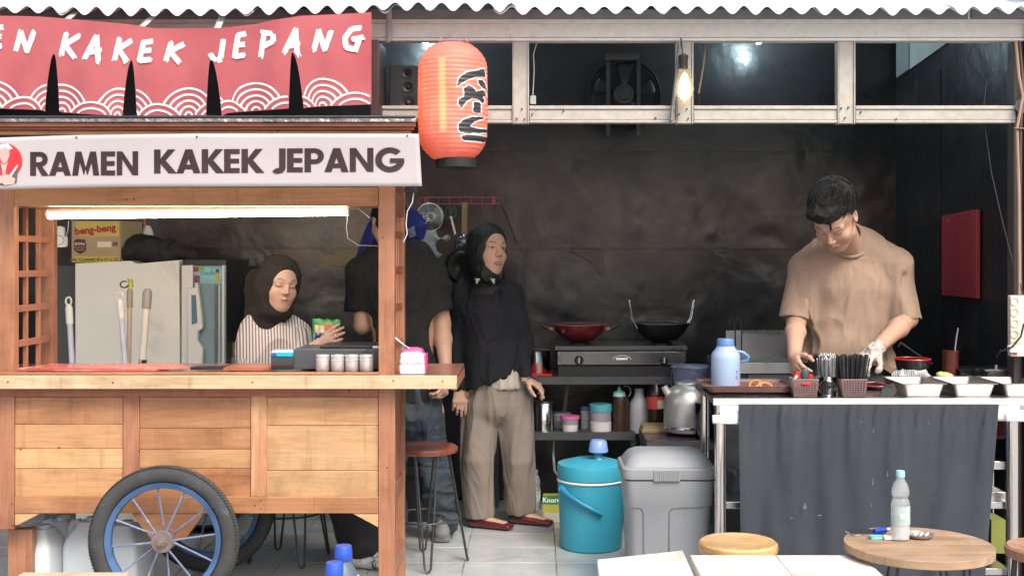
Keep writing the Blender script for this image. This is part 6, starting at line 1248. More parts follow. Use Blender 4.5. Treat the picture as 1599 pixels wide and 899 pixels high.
# ---------------- stools ----------------
def hairpin_stool(name, label, px, Y, zs_, r, mat, group, rod=.0052, seat_h=.032, rot=.3):
    t = T(name, label, 'stool', (X(px, Y), Y, 0), 0, group)
    t.p('seat', MB().lathe([(r*.80, zs_-seat_h), (r*.97, zs_-seat_h*.85), (r, zs_-seat_h*.5), (r*.985, zs_-.006), (r*.93, zs_), (r*.6, zs_-.003), (.001, zs_-.005)], (0, 0, 0), 48), mat)
    zz_ = zs_-seat_h; ft_ = r*1.28
    for i in range(4):
        a = rot+i*math.pi/2; da = .33; pts = []
        for s_ in range(7):
            f_ = s_/6; pts.append((r*.78*math.cos(a-da*1.3)*(1-f_)+ft_*math.cos(a-.07)*f_, r*.78*math.sin(a-da*1.3)*(1-f_)+ft_*math.sin(a-.07)*f_, zz_*(1-f_)+.02*f_))
        end = [(ft_*1.02*math.cos(a+q_), ft_*1.02*math.sin(a+q_), .0065+.006*(abs(q_)/.05)) for q_ in (-.05, 0, .05)]
        pts2 = [(r*.78*math.cos(a+da*1.3)*(1-f_)+ft_*math.cos(a+.07)*f_, r*.78*math.sin(a+da*1.3)*(1-f_)+ft_*math.sin(a+.07)*f_, zz_*(1-f_)+.02*f_) for f_ in [s_/6 for s_ in range(6, -1, -1)]]
        t.p('hairpin_leg', MB().tube(pts+end+pts2, rod, 8), m_dkmetal)
    rr2 = r*1.10; t.p('ring', MB().tube([(rr2*math.cos(q_), rr2*math.sin(q_), zz_*.42) for q_ in [2*math.pi*i/36 for i in range(36)]], rod*.9, 8, closed=True), m_dkmetal)
    return t
SG = 'stools with hairpin wire legs'
hairpin_stool('stool', 'round stool with a glossy red-brown seat right of the cart', 664, 5.42, .535, .150, wood('red_stool_seat', (.16, .04, .03), (.24, .07, .045), (.33, .12, .08), 'X', .2, coat=.6), SG, rot=.15)
hairpin_stool('stool', 'wire legged stool under the woman in the striped shirt', 452, 5.47, .57, .145, mk('dark_seat', (.05, .03, .025), .4), SG, rot=.5)
YF = 3.9
hairpin_stool('stool', 'round honey coloured wooden stool behind the white plank table', 1152.5, YF, Z(845, YF)+.002, 62*YF/F, wood('honey_seat', (.50, .27, .09), (.66, .42, .17), (.74, .52, .27), 'X', .35, coat=.4), SG, seat_h=.042, rod=.006)
hairpin_stool('stool', 'round brown wooden stool cut off by the right edge', 1634, YF, Z(852, YF), 62*YF/F, wood('brown_seat', (.34, .17, .09), (.45, .25, .15), (.55, .36, .24), 'X', .4), SG, seat_h=.042, rod=.006)
# ---------------- round table with its things ----------------
YR = 3.72; zt4 = .500; rt_ = T('round_table', 'small round wooden table with black hairpin legs in front of the dark cloth', 'table', (X(1434, YR), YR, 0)); rr4 = 113*YR/F
m_rt = wood('weathered_top', (.28, .17, .10), (.39, .265, .17), (.50, .38, .27), 'X', .6, coat=0)
# the top is four boards cut to a disc
def disc_board(y0, y1, r, z0, z1):
    pts = []; N = 14
    def xc(y): return math.sqrt(max(0, r*r-y*y))
    for i in range(N+1): y = y0+(y1-y0)*i/N; pts.append((xc(y), y))
    for i in range(N, -1, -1): y = y0+(y1-y0)*i/N; pts.append((-xc(y), y))
    out = [pts[0]]
    for p_ in pts[1:]:
        if (Vector(p_)-Vector(out[-1])).length > 1e-4: out.append(p_)
    if (Vector(out[0])-Vector(out[-1])).length < 1e-4: out.pop()
    return MB().prism(out, 'z', z0, z1)
cuts = [-rr4, -.12, -.01, .105, rr4]
for a, b in zip(cuts, cuts[1:]): rt_.p('top_board', disc_board(a+.0006, b-.0006, rr4, zt4-.026, zt4), m_rt, bevel=.0015)
rt_.p('under_block', MB().box(-.075, .07, -.10, -.02, zt4-.042, zt4-.0265), wood('underblock', (.40, .17, .08), (.5, .24, .12), (.6, .33, .2), 'X')); rt_.p('under_block', MB().box(-.205, -.16, -.06, .02, zt4-.05, zt4-.0265), m_rt)
for i in range(4):
    a = .55+i*math.pi/2; c = Vector((.15*math.cos(a), .15*math.sin(a), 0)); n = Vector((-math.sin(a), math.cos(a), 0)); o_ = Vector((math.cos(a), math.sin(a), 0))
    rt_.p('hairpin_leg', MB().tube([c-n*.055+Vector((0, 0, zt4-.0265)), c+o_*.05-n*.012+Vector((0, 0, .02)), c+o_*.052+Vector((0, 0, .006)), c+o_*.05+n*.012+Vector((0, 0, .02)), c+n*.055+Vector((0, 0, zt4-.0265))], .0048, 8), m_dkmetal)
    rt_.p('leg_plate', MB().cbox(c+Vector((0, 0, zt4-.028)), (.03, .12, .003), Matrix.Rotation(a, 3, 'Z')), m_dkmetal)
zo = zt4+.001
wb = water_bottle('clear plastic water bottle with a pale blue cap standing on the round table', 1406, 832, 724, 3.76, m_capb, label_c=(.74, .80, .76)); wb.o.location.z = zo
def on_t(px, py): Y = F*(H-zo)/(py-CY); return X(px, Y), Y
ph = T('phone', 'black phone with a silver edge lying on the round table', 'phone', (*on_t(1346, 832), zo), R(12)); ph.p('phone_case', MB().rrect(-.045, .045, -.033, .033, 0, .006, .008, 'z'), m_chrome); ph.p('screen', MB().rrect(-.043, .043, -.031, .031, .0061, .0068, .007, 'z'), mk('dark_screen', (.03, .035, .045), .1))
li = T('lighter', 'blue lighter lying on the round table beside the phone', 'lighter', (*on_t(1375, 834), zo), R(20)); li.p('lighter_body', MB().tube([(-.025, 0, .012), (.02, 0, .014)], .0095, 10), mk('blue_lighter', (.02, .08, .55), .25)); li.p('metal_head', MB().tube([(.021, 0, .014), (.03, 0, .0145)], .0085, 10), m_chrome)
pk2 = T('tissue_packet', 'small teal and white packet on the round table edge', 'packet', (*on_t(1372, 840), zo), R(8)); pk2.p('packet_body', MB().rrect(-.03, .018, -.012, .012, 0, .009, .004, 'z'), mk('teal_packet', (.18, .55, .50), .4, var=.4, vs=60)); 
cg = T('cigarette_pack', 'white packet beside the lighter on the round table', 'packet', (*on_t(1389, 841), zo), R(-6)); cg.p('pack', MB().box(-.018, .024, -.014, .014, 0, .011), m_paper, bevel=.002)
at_ = T('ashtray', 'shallow metal ashtray with stubs on the round table', 'ashtray', (*on_t(1436, 838.5), zo)); at_.p('dish', MB().lathe([(.001, .003), (.030, .003), (.036, .007), (.043, .013), (.0445, .0125), (.038, .004), (.030, 0), (.001, 0)], (0, 0, 0), 36, caps=False), mk('ashtray_metal', (.48, .42, .38), .35, metal=.7, var=.15))
for i in range(3): at_.p('stub', MB().tube([(-.02+.018*i, -.01, .008), (-.006+.018*i, .008, .011)], .0035, 8), m_paper)
# ---------------- pale plank tables in front ----------------
m_pine = wood('bleached_pine', (.66, .60, .50), (.80, .76, .70), (.84, .82, .79), 'Y', .55, coat=0)
def Yz(z, py): return F*(H-z)/(py-CY)
fz = .46
ft = T('plank_table', 'sunlit pale plank table at the bottom of the photo', 'table', (X(1230, 3.6), 3.5, 0)); Yb1 = Yz(fz, 866)
xs_t = [X(1077, Yb1), X(1211, Yb1), X(1345, Yb1)]
for a, b in zip(xs_t, xs_t[1:]): ft.p('plank', MB().box(a+.001, b-.001, 2.95, Yb1, fz-.028, fz), m_pine, world=True, bevel=.002)
for a in (xs_t[0]+.05, xs_t[-1]-.09):
    for y in (3.0, Yb1-.1): ft.p('leg', MB().box(a, a+.04, y, y+.04, -.03, fz-.029), m_pine, world=True)
ft.p('cross_bar', MB().box(xs_t[0]+.03, xs_t[-1]-.03, Yb1-.06, Yb1-.02, fz-.06, fz-.0285), m_pine, world=True)
ft2 = T('plank_table', 'separate pale plank top set askew left of the sunlit table', 'table', (X(1000, 3.5), 3.55, 0), R(0)); Ya, Yb2 = Yz(fz+.012, 873), Yz(fz+.012, 858.5)
pA, pB = (X(932.5, Ya), Ya), (X(1066, Yb2), Yb2); pC, pD = (X(1108, 3.1), 3.1), (X(945, 2.95), 2.95)
ft2.p('plank', MB().prism([pA, pB, pC, pD], 'z', fz-.016, fz+.012), m_pine, world=True, bevel=.002)
for x, y in ((pA[0]+.04, 3.5), (pB[0]-.03, 3.55), (pC[0]-.08, 3.15), (pD[0]+.04, 3.0)): ft2.p('leg', MB().box(x, x+.035, y, y+.035, -.03, fz-.017), m_pine, world=True)
ft3 = T('wooden_bench', 'end of a rough wooden bench at the bottom left corner', 'bench', (X(118, 3.5), 3.4, 0)); Yb3 = Yz(.45, 892.5)
m_rough = wood('rough_bench', (.40, .29, .19), (.55, .43, .30), (.66, .56, .43), 'X', .7, coat=0)
ft3.p('plank', MB().box(X(36, Yb3), X(203, Yb3), 3.32, Yb3, .42, .45), m_rough, world=True, bevel=.003); ft3.p('plank', MB().box(X(36, Yb3), X(203, Yb3), 3.12, 3.315, .42, .45), m_rough, world=True, bevel=.003)
for a in (50, 175):
    for y in (3.15, 3.42): ft3.p('leg', MB().box(X(a, Yb3), X(a, Yb3)+.04, y, y+.04, -.03, .419), m_rough, world=True)
# big blue capped bottles by the cart
m_bc = mk('royal_blue_cap', (.03, .09, .48), .35, var=.1); m_bbody = mk('grey_blue_bottle', (.20, .27, .36), .15, trans=.5, var=.2, vs=12, bump=0)
for px, ptop, Y, lab in ((536, 851, 4.42, 'blue capped bottle nearer the cart post, the taller of the pair'), (522, 877, 4.30, 'blue capped bottle in front, the lower of the pair by the cart')):
    t = T('drink_bottle', lab, 'bottle', (X(px, Y), Y, -.03), group='large bottles with royal blue caps'); z1_ = Z(ptop, Y)+.03; r_c = 14*Y/F
    t.p('bottle_body', MB().lathe([(.06, .001), (.065, .01), (.065, z1_-.16), (.06, z1_-.12), (r_c*1.15, z1_-.075), (r_c*.85, z1_-.055), (r_c*.85, z1_-.04)], (0, 0, 0), 32), m_bbody)
    t.p('cap', MB().lathe([(r_c*.9, z1_-.056), (r_c, z1_-.05), (r_c, z1_-.018), (r_c*.97, z1_-.016), (r_c*.97, z1_-.006), (r_c*.88, z1_), (.001, z1_)], (0, 0, 0), 32), m_bc)
    t.p('neck_label', MB().lathe([(.0612, z1_-.118), (.045, z1_-.096)], (0, 0, 0), 32, caps=False), m_paper)
# jerrycans under the cart
m_jc = mk('milky_jerrycan', (.52, .57, .60), .45, var=.06, vs=5, sss=.0)
def jerry(px, top, Y, w_, label, zb_=0):
    t = T('jerrycan', label, 'jerrycan', (X(px, Y), Y, zb_), R(random.uniform(-10, 10)), 'milky plastic jerrycans under the cart'); h_ = Z(top, Y)-zb_; a = w_/2*Y/F; d_ = .09
    t.p('can_body', rr_loft([(a*.95, d_*.95, 0, .02), (a, d_, .015, .025), (a, d_, h_*.62, .025), (a*.93, d_*.9, h_*.72, .025), (a*.62, d_*.62, h_*.86, .02), (a*.5, d_*.5, h_*.93, .02), (a*.48, d_*.48, h_*.95, .015)]), m_jc)
    t.p('handle', MB().tube([(-a*.5, 0, h_*.92), (-a*.86, 0, h_*.90), (-a*.98, 0, h_*.80), (-a*.95, 0, h_*.68)], .017, 10), m_jc); t.p('cap', MB().lathe([(.026, h_*.95), (.026, h_), (.001, h_)], (a*.1, 0, 0), 20), m_jc)
    return t
j1 = jerry(66, 818, 4.95, 58, 'milky plastic jerrycan with a small red printed label, leftmost'); jerry(97, 806, 5.10, 56, 'milky plastic jerrycan behind the labelled one'); jerry(142, 806, 5.02, 66, 'milky plastic jerrycan just left of the tyre'); jerry(196, 812, 4.98, 66, 'milky plastic jerrycan seen through the wheel spokes')
j1.p('label_sheet', MB().box(.028, .07, -.0935, -.0915, .02, .12), m_paper)
for i, z in enumerate((.075, .062, .10, .045)): j1.p('label_print', MB().box(.038-.004*(i < 2), .060+.004*(i < 2), -.0945, -.0937, z, z+.007), mk('red_print', (.6, .12, .12), .5))
# ---------------- on the cart counter ----------------
CZ = .9275
def ctr(px, Y): return (X(px, Y), Y, CZ)
YK = 4.80
mt = T('menu_stack', 'long flat pink and red plastic menus lying on the cart counter', 'menus', ctr(158, 4.85))
for i, (a, b, y0, y1) in enumerate(((24, 262, 4.78, 5.0), (30, 291, 4.79, 4.98))): mt.p('menu', MB().prism([(X(a, 4.8), y0), (X(b-18, 4.8), y0-.01), (X(b, 4.8), y0+.04), (X(b-30, 4.8), y1), (X(a+20, 4.8), y1)], 'z', .9375+.006*i, .9425+.006*i), mk('pink_menu', (.50, .12, .10), .25, var=.25, vs=9, dirt=(.6, .4, .38), ds=5), world=True, bevel=.001)
pn = T('phone', 'slim black phone lying flat on the cart counter below the fridge', 'phone', ctr(324, 4.85)); pn.p('phone_body', MB().rrect(X(299, 4.85), X(349, 4.85), 4.83, 4.9, .9375, .948, .004, 'z'), m_blackpl, world=True)
br = T('menu_board', 'flat brown wooden menu board on the cart counter before the seated woman', 'board', ctr(385, 4.85)); br.p('board', MB().rrect(X(350, 4.82), X(421, 4.82), 4.8, 4.98, .9375, .948, .004, 'z'), wred, world=True)
ps = T('card_terminal', 'small black payment terminal with a cyan and blue strip', 'terminal', ctr(440, 4.85)); py_ = 4.84
ps.p('terminal_body', MB().box(X(423, py_), X(457, py_), py_, py_+.1, .9375, Z(556, py_)), mk('charcoal_plastic', (.045, .048, .055), .4), world=True, bevel=.004); ps.p('slot', MB().box(X(426, py_), X(457, py_), py_-.002, py_, Z(577, py_), Z(570, py_)), m_blackpl, world=True)
ps.p('blue_strip', MB().box(X(423, py_), X(432, py_), py_-.002, py_+.1, Z(555.8, py_), Z(551, py_)), mk('blue_strip', (.02, .10, .35), .3), world=True); ps.p('cyan_strip', MB().box(X(432.2, py_), X(457, py_), py_-.003, py_+.1, Z(556, py_), Z(550, py_)), mk('cyan_strip', (.0, .45, .60), .3), world=True); ps.p('white_edge', MB().box(X(424, py_), X(457, py_), py_-.001, py_+.1, Z(550.5, py_), Z(548.5, py_)), m_whitepl, world=True)
cd_ = T('cash_drawer', 'grey metal cash drawer behind the four steel shakers', 'cash drawer', ctr(523, 4.9)); m_cdr = mk('slate_metal', (.075, .085, .098), .45, metal=.2, var=.05)
cd_.p('drawer_body', MB().box(X(457.5, 4.86), X(592, 4.86), 4.86, 5.12, .9375, Z(545, 4.86)), m_cdr, world=True, bevel=.003); cd_.p('top_plate', MB().box(X(499, 4.88), X(592, 4.88), 4.88, 5.1, Z(544.5, 4.86), Z(540, 4.86)), m_blackpl, world=True, bevel=.002); cd_.p('white_edge', MB().box(X(582, 4.87), X(591, 4.87), 4.868, 4.879, Z(543.5, 4.87), Z(540, 4.87)), m_whitepl, world=True)
cbl = T('cable', 'thin black cable looping over the grey cash drawer', 'cable', ctr(550, 4.84)); cbl.p('cord', MB().tube([P(507, 556, 4.83), P(509, 552, 4.83), P(522, 552, 4.84), P(545, 556, 4.84), P(565, 553, 4.84), P(577, 543, 4.85), P(588, 520, 4.86), P(590, 505, 4.86)], .0016, 6), m_blackpl, world=True)
m_shk = mk('shaker_steel', (.62, .62, .61), .38, metal=.6, var=.1, vs=40)
for i, px in enumerate((504, 527.5, 549.5, 572)):
    Y = 4.79; t = T('spice_shaker', 'brushed steel spice shaker, '+['leftmost of the four', 'second from the left of the four', 'third from the left of the four', 'rightmost, next to the cart post'][i], 'shaker', ctr(px, Y), group='steel spice shakers on the cart counter'); k = Y/F
    t.p('shaker_body', MB().lathe([(10*k, 0), (10.6*k, .002), (10.6*k, .043)], (0, 0, .0095), 28), m_shk); t.p('lid', MB().lathe([(11.2*k, .0435), (11.3*k, .046), (10.6*k, .047), (10.6*k, .058), (11*k, .060), (10.4*k, .0655), (.001, .067)], (0, 0, .0095), 28), m_shk)
ti = T('tissue_pack', 'pink and white tissue pack with one tissue pulled out at the counter end', 'tissue pack', ctr(645, 4.80), 0)
YT = 4.78; m_tw = mk('tissue_film', (.80, .78, .79), .35, var=.03); m_tpk = mk('tissue_pink', (.75, .08, .28), .35, var=.15)
tw = (X(666, YT)-X(626, YT))/2
ti.p('pack_lower', rr_loft([(tw*.98, .05, .001, .012), (tw, .052, .01, .014), (tw*1.0, .052, .034, .014), (tw*.97, .049, .036, .014)]), m_tw); ti.p('pack_upper', rr_loft([(tw*.97, .05, .0365, .014), (tw, .052, .045, .014), (tw*.95, .048, .075, .014), (tw*.78, .036, .092, .014), (tw*.60, .02, .100, .012)]), mk('tissue_pattern', (.62, .55, .60), .4, var=.3, vs=50, dirt=(.10, .08, .16), ds=45, dt=.60))
ti.p('pink_top', rr_loft([(tw*.90, .042, .0800, .012), (tw*.72, .034, .098, .012), (tw*.45, .015, .104, .008)]), m_tpk); ti.p('pink_side', MB().box(tw+.0005, tw+.004, -.045, .045, .012, .08), m_tpk, bevel=.001)
ti.p('tissue', MB().grid(lambda u, v: (-.045+.055*u+.01*math.sin(v*4)-.028*v, -.012+.02*math.sin(u*5+v*3)*(.4+v), .095+.06*v*(1-.5*u)-.02*u), 10, 8), m_paper, solid=.001)
# snack bag held by the seated woman
sn = T('snack_bag', 'green and white snack bag held in the seated woman hand', 'snack bag', P(509, 520, 5.31)); m_gr = mk('foil_green', (.05, .27, .07), .3, var=.3, vs=25)
def bagf(u, v, off=0):
    px = 488+41*u+ (1-v)*3*u+ (2 if v > .9 else 0)*(-1); py = 497+49*v+6*u*(1-v)*.4+1.2*math.sin(u*20)*(v < .08)
    b_ = .022*math.sin(math.pi*u)**.6*math.sin(math.pi*min(1, max(0, v)))**.6; return P(px, py, 5.325-b_-off)
def bagb(u, v):
    p_ = bagf(u, v); p2_ = P(488+41*u+(1-v)*3*u, 497+49*v+6*u*(1-v)*.4, 5.325+.02*math.sin(math.pi*u)**.6*math.sin(math.pi*v)**.6); return p2_
sn.p('front_foil', MB().grid(lambda u, v: bagf(u, v), 20, 20), m_gr, world=True, recalc=False); sn.p('back_foil', MB().grid(lambda u, v: bagb(u, v), 14, 14), m_gr, world=True, recalc=False)
sn.p('cream_print', MB().grid(lambda u, v: bagf(.08+.80*u, .20+.28*v, .0012), 12, 6), mk('foil_cream', (.55, .50, .30), .4, var=.45, vs=45), world=True, recalc=False)
sn.p('biscuit_print', MB().grid(lambda u, v: bagf(.42+.30*u, .14+.22*v, .002), 8, 5), mk('foil_biscuit', (.45, .16, .06), .4, var=.4, vs=60), world=True, recalc=False)
sn.p('white_panel', MB().grid(lambda u, v: bagf(.06+.84*u, .48+.40*v-.04*u, .0016), 12, 7), mk('foil_white', (.62, .72, .76), .35, var=.1), world=True, recalc=False)
fontmesh('brand_letters', 'MiJimi', .043, mk('foil_blue', (.03, .07, .30), .4), face_front(*(P(509, 526, 5.282)-sn.loc), 0) @ Matrix.Rotation(R(-4), 4, 'Z'), sn.o, bold=.0016)
# ---------------- fridge side, glass-door fridge and things round them ----------------
YG = 5.95
f1 = T('fridge', 'cream white fridge standing with its flat side to the camera behind the mop handles', 'fridge', (X(200, YG), YG+.3, 0)); m_fr = mk('cream_enamel', (.86, .83, .75), .4, var=.03, vs=2, bump=.06, dirt=(.58, .54, .45), ds=1.2, dt=.6)
f1.p('cabinet', MB().prism([(X(118, YG), .03), (X(283, YG), .03), (X(279.5, YG), Z(406, YG)), (X(214, YG), Z(411.5, YG)), (X(204, YG), Z(407, YG)), (X(117, YG), Z(411, YG))], 'y', YG, YG+.55), m_fr, world=True, bevel=.004)
f2 = T('glass_fridge', 'narrow white drinks fridge with a glass door and a chunky white handle', 'fridge', (X(316, YG), YG+.3, 0)); zf = lambda py: Z(py, YG)
f2.p('cabinet', MB().box(X(285, YG), X(351, YG), YG+.03, YG+.5, .03, zf(405)), m_blackpl, world=True, bevel=.003); f2.p('door_stile', MB().box(X(284, YG), X(302, YG), YG-.01, YG+.028, .03, zf(414)), m_white, world=True, bevel=.004); f2.p('door_stile', MB().box(X(347.5, YG), X(351, YG), YG-.01, YG+.028, .03, zf(414)), m_white, world=True, bevel=.002)
f2.p('glass', MB().box(X(302.5, YG), X(347, YG), YG+.006, YG+.012, .05, zf(415)), mk('bluish_glass', (.24, .34, .38), .12, var=.25, vs=3, bump=0), world=True); f2.p('post_inside', MB().box(X(335, YG), X(339, YG), YG-.002, YG+.005, .05, zf(445)), mk('grey_bar', (.13, .15, .17), .4), world=True)
f2.p('post_inside', MB().box(X(341, YG), X(344, YG), YG-.002, YG+.005, .05, zf(445)), mk('pale_bar', (.45, .5, .52), .4), world=True)
f2.p('handle', MB().prism([(X(a, YG), zf(b)) for a, b in ((296, 449), (308, 449), (309, 441), (312, 441), (316, 470), (319, 497), (320, 512), (313, 516), (312, 530), (320, 542), (319, 572), (297, 572))], 'y', YG-.045, YG-.011), m_white, world=True, bevel=.004)
f2.p('handle_window', MB().prism([(X(a, YG), zf(b)) for a, b in ((303, 460), (310, 460), (312.5, 503), (303.5, 506))], 'y', YG-.0475, YG-.0455), mk('handle_dark', (.12, .22, .27), .2), world=True)
f2.p('header_print', MB().box(X(303, YG), X(346.5, YG), YG+.001, YG+.005, zf(443), zf(417)), mk('poster_teal', (.22, .50, .52), .4, var=.25, vs=14), world=True)
def frp(a, b, c, d, m, e=0): f2.p('poster_patch', MB().box(X(a, YG), X(b, YG), YG-.002-e, YG+.0005, zf(d), zf(c)), m, world=True)
frp(302, 310, 417, 424, mk('poster_red', (.35, .02, .05), .4)); frp(311, 319, 417, 422, mk('poster_green', (.20, .42, .06), .4)); frp(303, 312, 430, 441, mk('poster_magenta', (.25, .05, .12), .4, var=.6, vs=40)); frp(336, 342, 426, 441, mk('poster_yellow', (.55, .40, .06), .4)); frp(337, 342, 420, 426, mk('poster_navy', (.04, .06, .20), .4))
fontmesh('poster_lettering', 'YooFoy', .030, mk('poster_ink', (.05, .14, .22), .4), face_front(X(327, YG)-f2.loc.x, YG-.0005-f2.loc.y, zf(426.5)-f2.loc.z), f2.o)
# carton of sweets on the fridge
YX = 6.0; bx2 = T('sweet_carton', 'yellow and kraft carton printed beng-beng on top of the cream fridge', 'carton', (X(150, YX), YX+.12, zf(410)+.0)); zx = lambda py: Z(py, YX)
b0 = zx(409.5); t0 = zx(345)
bx2.p('carton', MB().prism([(X(112, YX), YX+.0), (X(188, YX), YX-.0), (X(222, YX+.2), YX+.2), (X(222, YX+.2)-.24, YX+.26)], 'z', b0, t0), mk('kraft_yellow', (.42, .31, .18), .6, var=.1, vs=6), world=True)
yb_ = YX-.0015
def bxp(a, b, c, d, m, e=0, nm='print_patch'): bx2.p(nm, MB().box(X(a, YX), X(b, YX), yb_-e, yb_-e+.001, zx(d), zx(c)), m, world=True)
m_yel = mk('carton_print_yellow', (.58, .45, .09), .6); bxp(113, 187.5, 400, 409, m_yel); bxp(118, 186, 346, 369, m_yel); m_bn = mk('carton_brown', (.11, .035, .05), .6)
bx2.p('badge', MB().prism([(X(a, YX), zx(b)) for a, b in ((116, 375), (122, 373), (133, 374), (135, 383), (134, 392), (125, 397), (116, 391))], 'y', yb_-.001, yb_), m_bn, world=True)
m_wpr = mk('carton_white_print', (.7, .64, .5), .6); m_rpr = mk('carton_red_print', (.45, .02, .06), .6)
def btxt(s_, px, py, size, m, bold=0, e=.002, tilt=0): fontmesh('printed_words', s_, size, m, face_front(X(px, YX)-bx2.loc.x, yb_-e-bx2.loc.y, zx(py)-bx2.loc.z) @ Matrix.Rotation(R(tilt), 4, 'Z'), bx2.o, bold=bold)
btxt('beng-beng', 149, 358.5, .050, m_rpr, .0016, tilt=6); btxt('Net Content: 8 x 17 x 25 g', 150, 405, .0235, mk('carton_olive', (.20, .13, .02), .6), .0004); btxt('EXTRA', 125, 381, .0165, m_wpr, .0005); btxt('CHOCOLATE', 125, 386, .0095, m_yel); btxt('CARAMEL', 125, 390, .010, m_yel)
bxp(152, 174, 377, 386, m_wpr, nm='print_patch'); bxp(176, 184, 378, 384, mk('carton_dark', (.15, .09, .05), .6))
sdM = Matrix.Translation((X(204, YX+.1)-bx2.loc.x, YX+.098-bx2.loc.y, zx(375)-bx2.loc.z)) @ Matrix.Rotation(math.atan2(.2, X(222, YX+.2)-X(188, YX)), 4, 'Z') @ Matrix.Rotation(R(90), 4, 'X')
o_ = MB().cbox((0, 0, .001), (.075, .07, .002)); q_ = bx2.p('badge', o_, m_bn); q_.matrix_local = sdM; q_.data.materials[0] = m_bn
fontmesh('printed_words', 'EXTRA', .022, m_wpr, sdM @ Matrix.Translation((0, .015, .003)), bx2.o, bold=.0005); fontmesh('printed_words', 'CHOCO', .017, m_yel, sdM @ Matrix.Translation((0, -.008, .003)), bx2.o)
wt = T('cleaner_bottle', 'white bottle with an orange nozzle behind the sweet carton', 'bottle', P(229, 410, 6.25)); wt.p('bottle_body', MB().lathe([(9*6.25/F, Z(409, 6.25)), (9.5*6.25/F, Z(365, 6.25)), (6*6.25/F, Z(355, 6.25)), (3*6.25/F, Z(352, 6.25))], (X(230, 6.25), 6.25, 0), 24), m_whitepl, world=True); wt.p('nozzle', MB().cyl(P(226, 352, 6.25), P(225, 342, 6.25), .009, .005, 12), mk('orange_nozzle', (.6, .15, .04), .4), world=True)
# black cloth bag
bgb = T('black_bag', 'crumpled black fabric bag lying on top of the cream fridge', 'bag', P(240, 409, 6.1)); s = SDF()
for px, py, rx, rz in ((222, 388, .07, .055), (245, 390, .10, .055), (268, 396, .085, .04), (236, 378, .06, .035), (290, 400, .05, .022), (205, 397, .04, .03)): s.ell(P(px, py, 6.08), (rx, .08, rz), None, .03)
put('bag', s.mesh('bag', mk('bag_black', (.02, .018, .02), .8, var=.2, bump=.4, bs=40), .007, disp=folds(.022, 9, 9, 9, 4)), bgb.o)
# mop and broom handles
def handle(label, pts, Y, r, m, mcap, ring=None, name='mop_handle'):
    t = T(name, label, 'mop handle', P(pts[-1][0], 760, Y), group='mop and broom handles leaning by the fridge'); (x0, y0), (x1, y1) = pts; k = (760-y0)/(y1-y0); e = P(x0+(x1-x0)*k, 760, Y); a = P(x0, y0, Y); d = (Vector(e)-Vector(a)).normalized()
    t.p('pole', MB().tube([a+d*.1, e], r, 12), m, world=True); t.p('grip', MB().tube([a+d*.015, a+d*.03, a+d*.105], [r*.8, r*1.3, r*1.3], 12), mcap, world=True)
    if ring: t.p('hang_ring', MB().tube([a+Vector((.013*math.cos(q), 0, .018*math.sin(q))) for q in [2*math.pi*i/16 for i in range(16)]], .0045, 6, closed=True), mcap if ring is True else ring, world=True)
    return t
m_lav = mk('lavender_pole', (.58, .60, .72), .35); m_ivo = mk('ivory_pole', (.72, .68, .60), .35); m_bei = mk('beige_pole', (.55, .44, .34), .4)
handle('pale lavender mop handle with a white eyelet grip left of the cream fridge', ((107, 470), (113, 575)), 5.45, .0125, m_lav, m_white, True); handle('pale lavender mop handle leaning against the cream fridge, middle left', ((187, 462), (196, 575)), 5.5, .0125, m_lav, m_white, True)
h3 = handle('beige broom handle with a lime green hooked cap', ((203, 445), (201, 575)), 5.55, .011, m_bei, mk('taupe_grip', (.36, .30, .22), .5)); h3.p('lime_cap', MB().tube([P(204, 449, 5.55), P(204, 438, 5.55), P(200, 437, 5.54)], [.013, .012, .007], 10), mk('lime', (.38, .48, .03), .4), world=True); h3.p('cord_loop', MB().tube([P(198+6*math.cos(q)-4, 445+5*math.sin(q)-1, 5.54) for q in [.3+5*i/14 for i in range(15)]], .0035, 6), m_blackpl, world=True)
h4 = handle('ivory mop handle with a grey grip end over a steel tube', ((231, 446), (222, 575)), 5.5, .0165, m_ivo, mk('grey_grip', (.33, .30, .29), .5)); h4.p('steel_tube', MB().cyl(P(223.5, 561, 5.495), P(222, 580, 5.495), .0175), m_chrome, world=True)
gp = T('grey_board', 'dark grey board standing between the cart lattice and the fridge', 'board', (X(100, 6.1), 6.12, 0)); gp.p('board', MB().box(X(70, 6.1), X(120, 6.1), 6.10, 6.12, 0, Z(415, 6.1)), mk('grey_board', (.10, .10, .095), .7, var=.15), world=True)
wf = T('wall_socket', 'white plug adapter hanging on a cable left of the sweet carton', 'socket', P(95, 370, 5.5)); wf.p('adapter', MB().rrect(X(85, 5.5), X(105, 5.5), Z(386, 5.5), Z(368, 5.5), 5.48, 5.51, .012), m_whitepl, world=True, bevel=.003); wf.p('plug', MB().rrect(X(88, 5.5), X(101, 5.5), Z(369, 5.5), Z(353, 5.5), 5.485, 5.51, .015), m_whitepl, world=True, bevel=.003)
wf.p('socket_face', MB().tube([P(92+8*math.cos(q), 375-7*math.sin(q), 5.478) for q in [2*math.pi*i/20 for i in range(20)]], .0012, 5, closed=True), m_dkmetal, world=True); wf.p('strip', MB().rrect(X(83, 5.5), X(88, 5.5), Z(402, 5.5), Z(384, 5.5), 5.49, 5.51, .003), m_whitepl, world=True); wf.p('cord', MB().tube([P(107, 345, 5.5), P(106, 360, 5.5), P(102, 372, 5.5)], .0014, 5), m_whitepl, world=True)
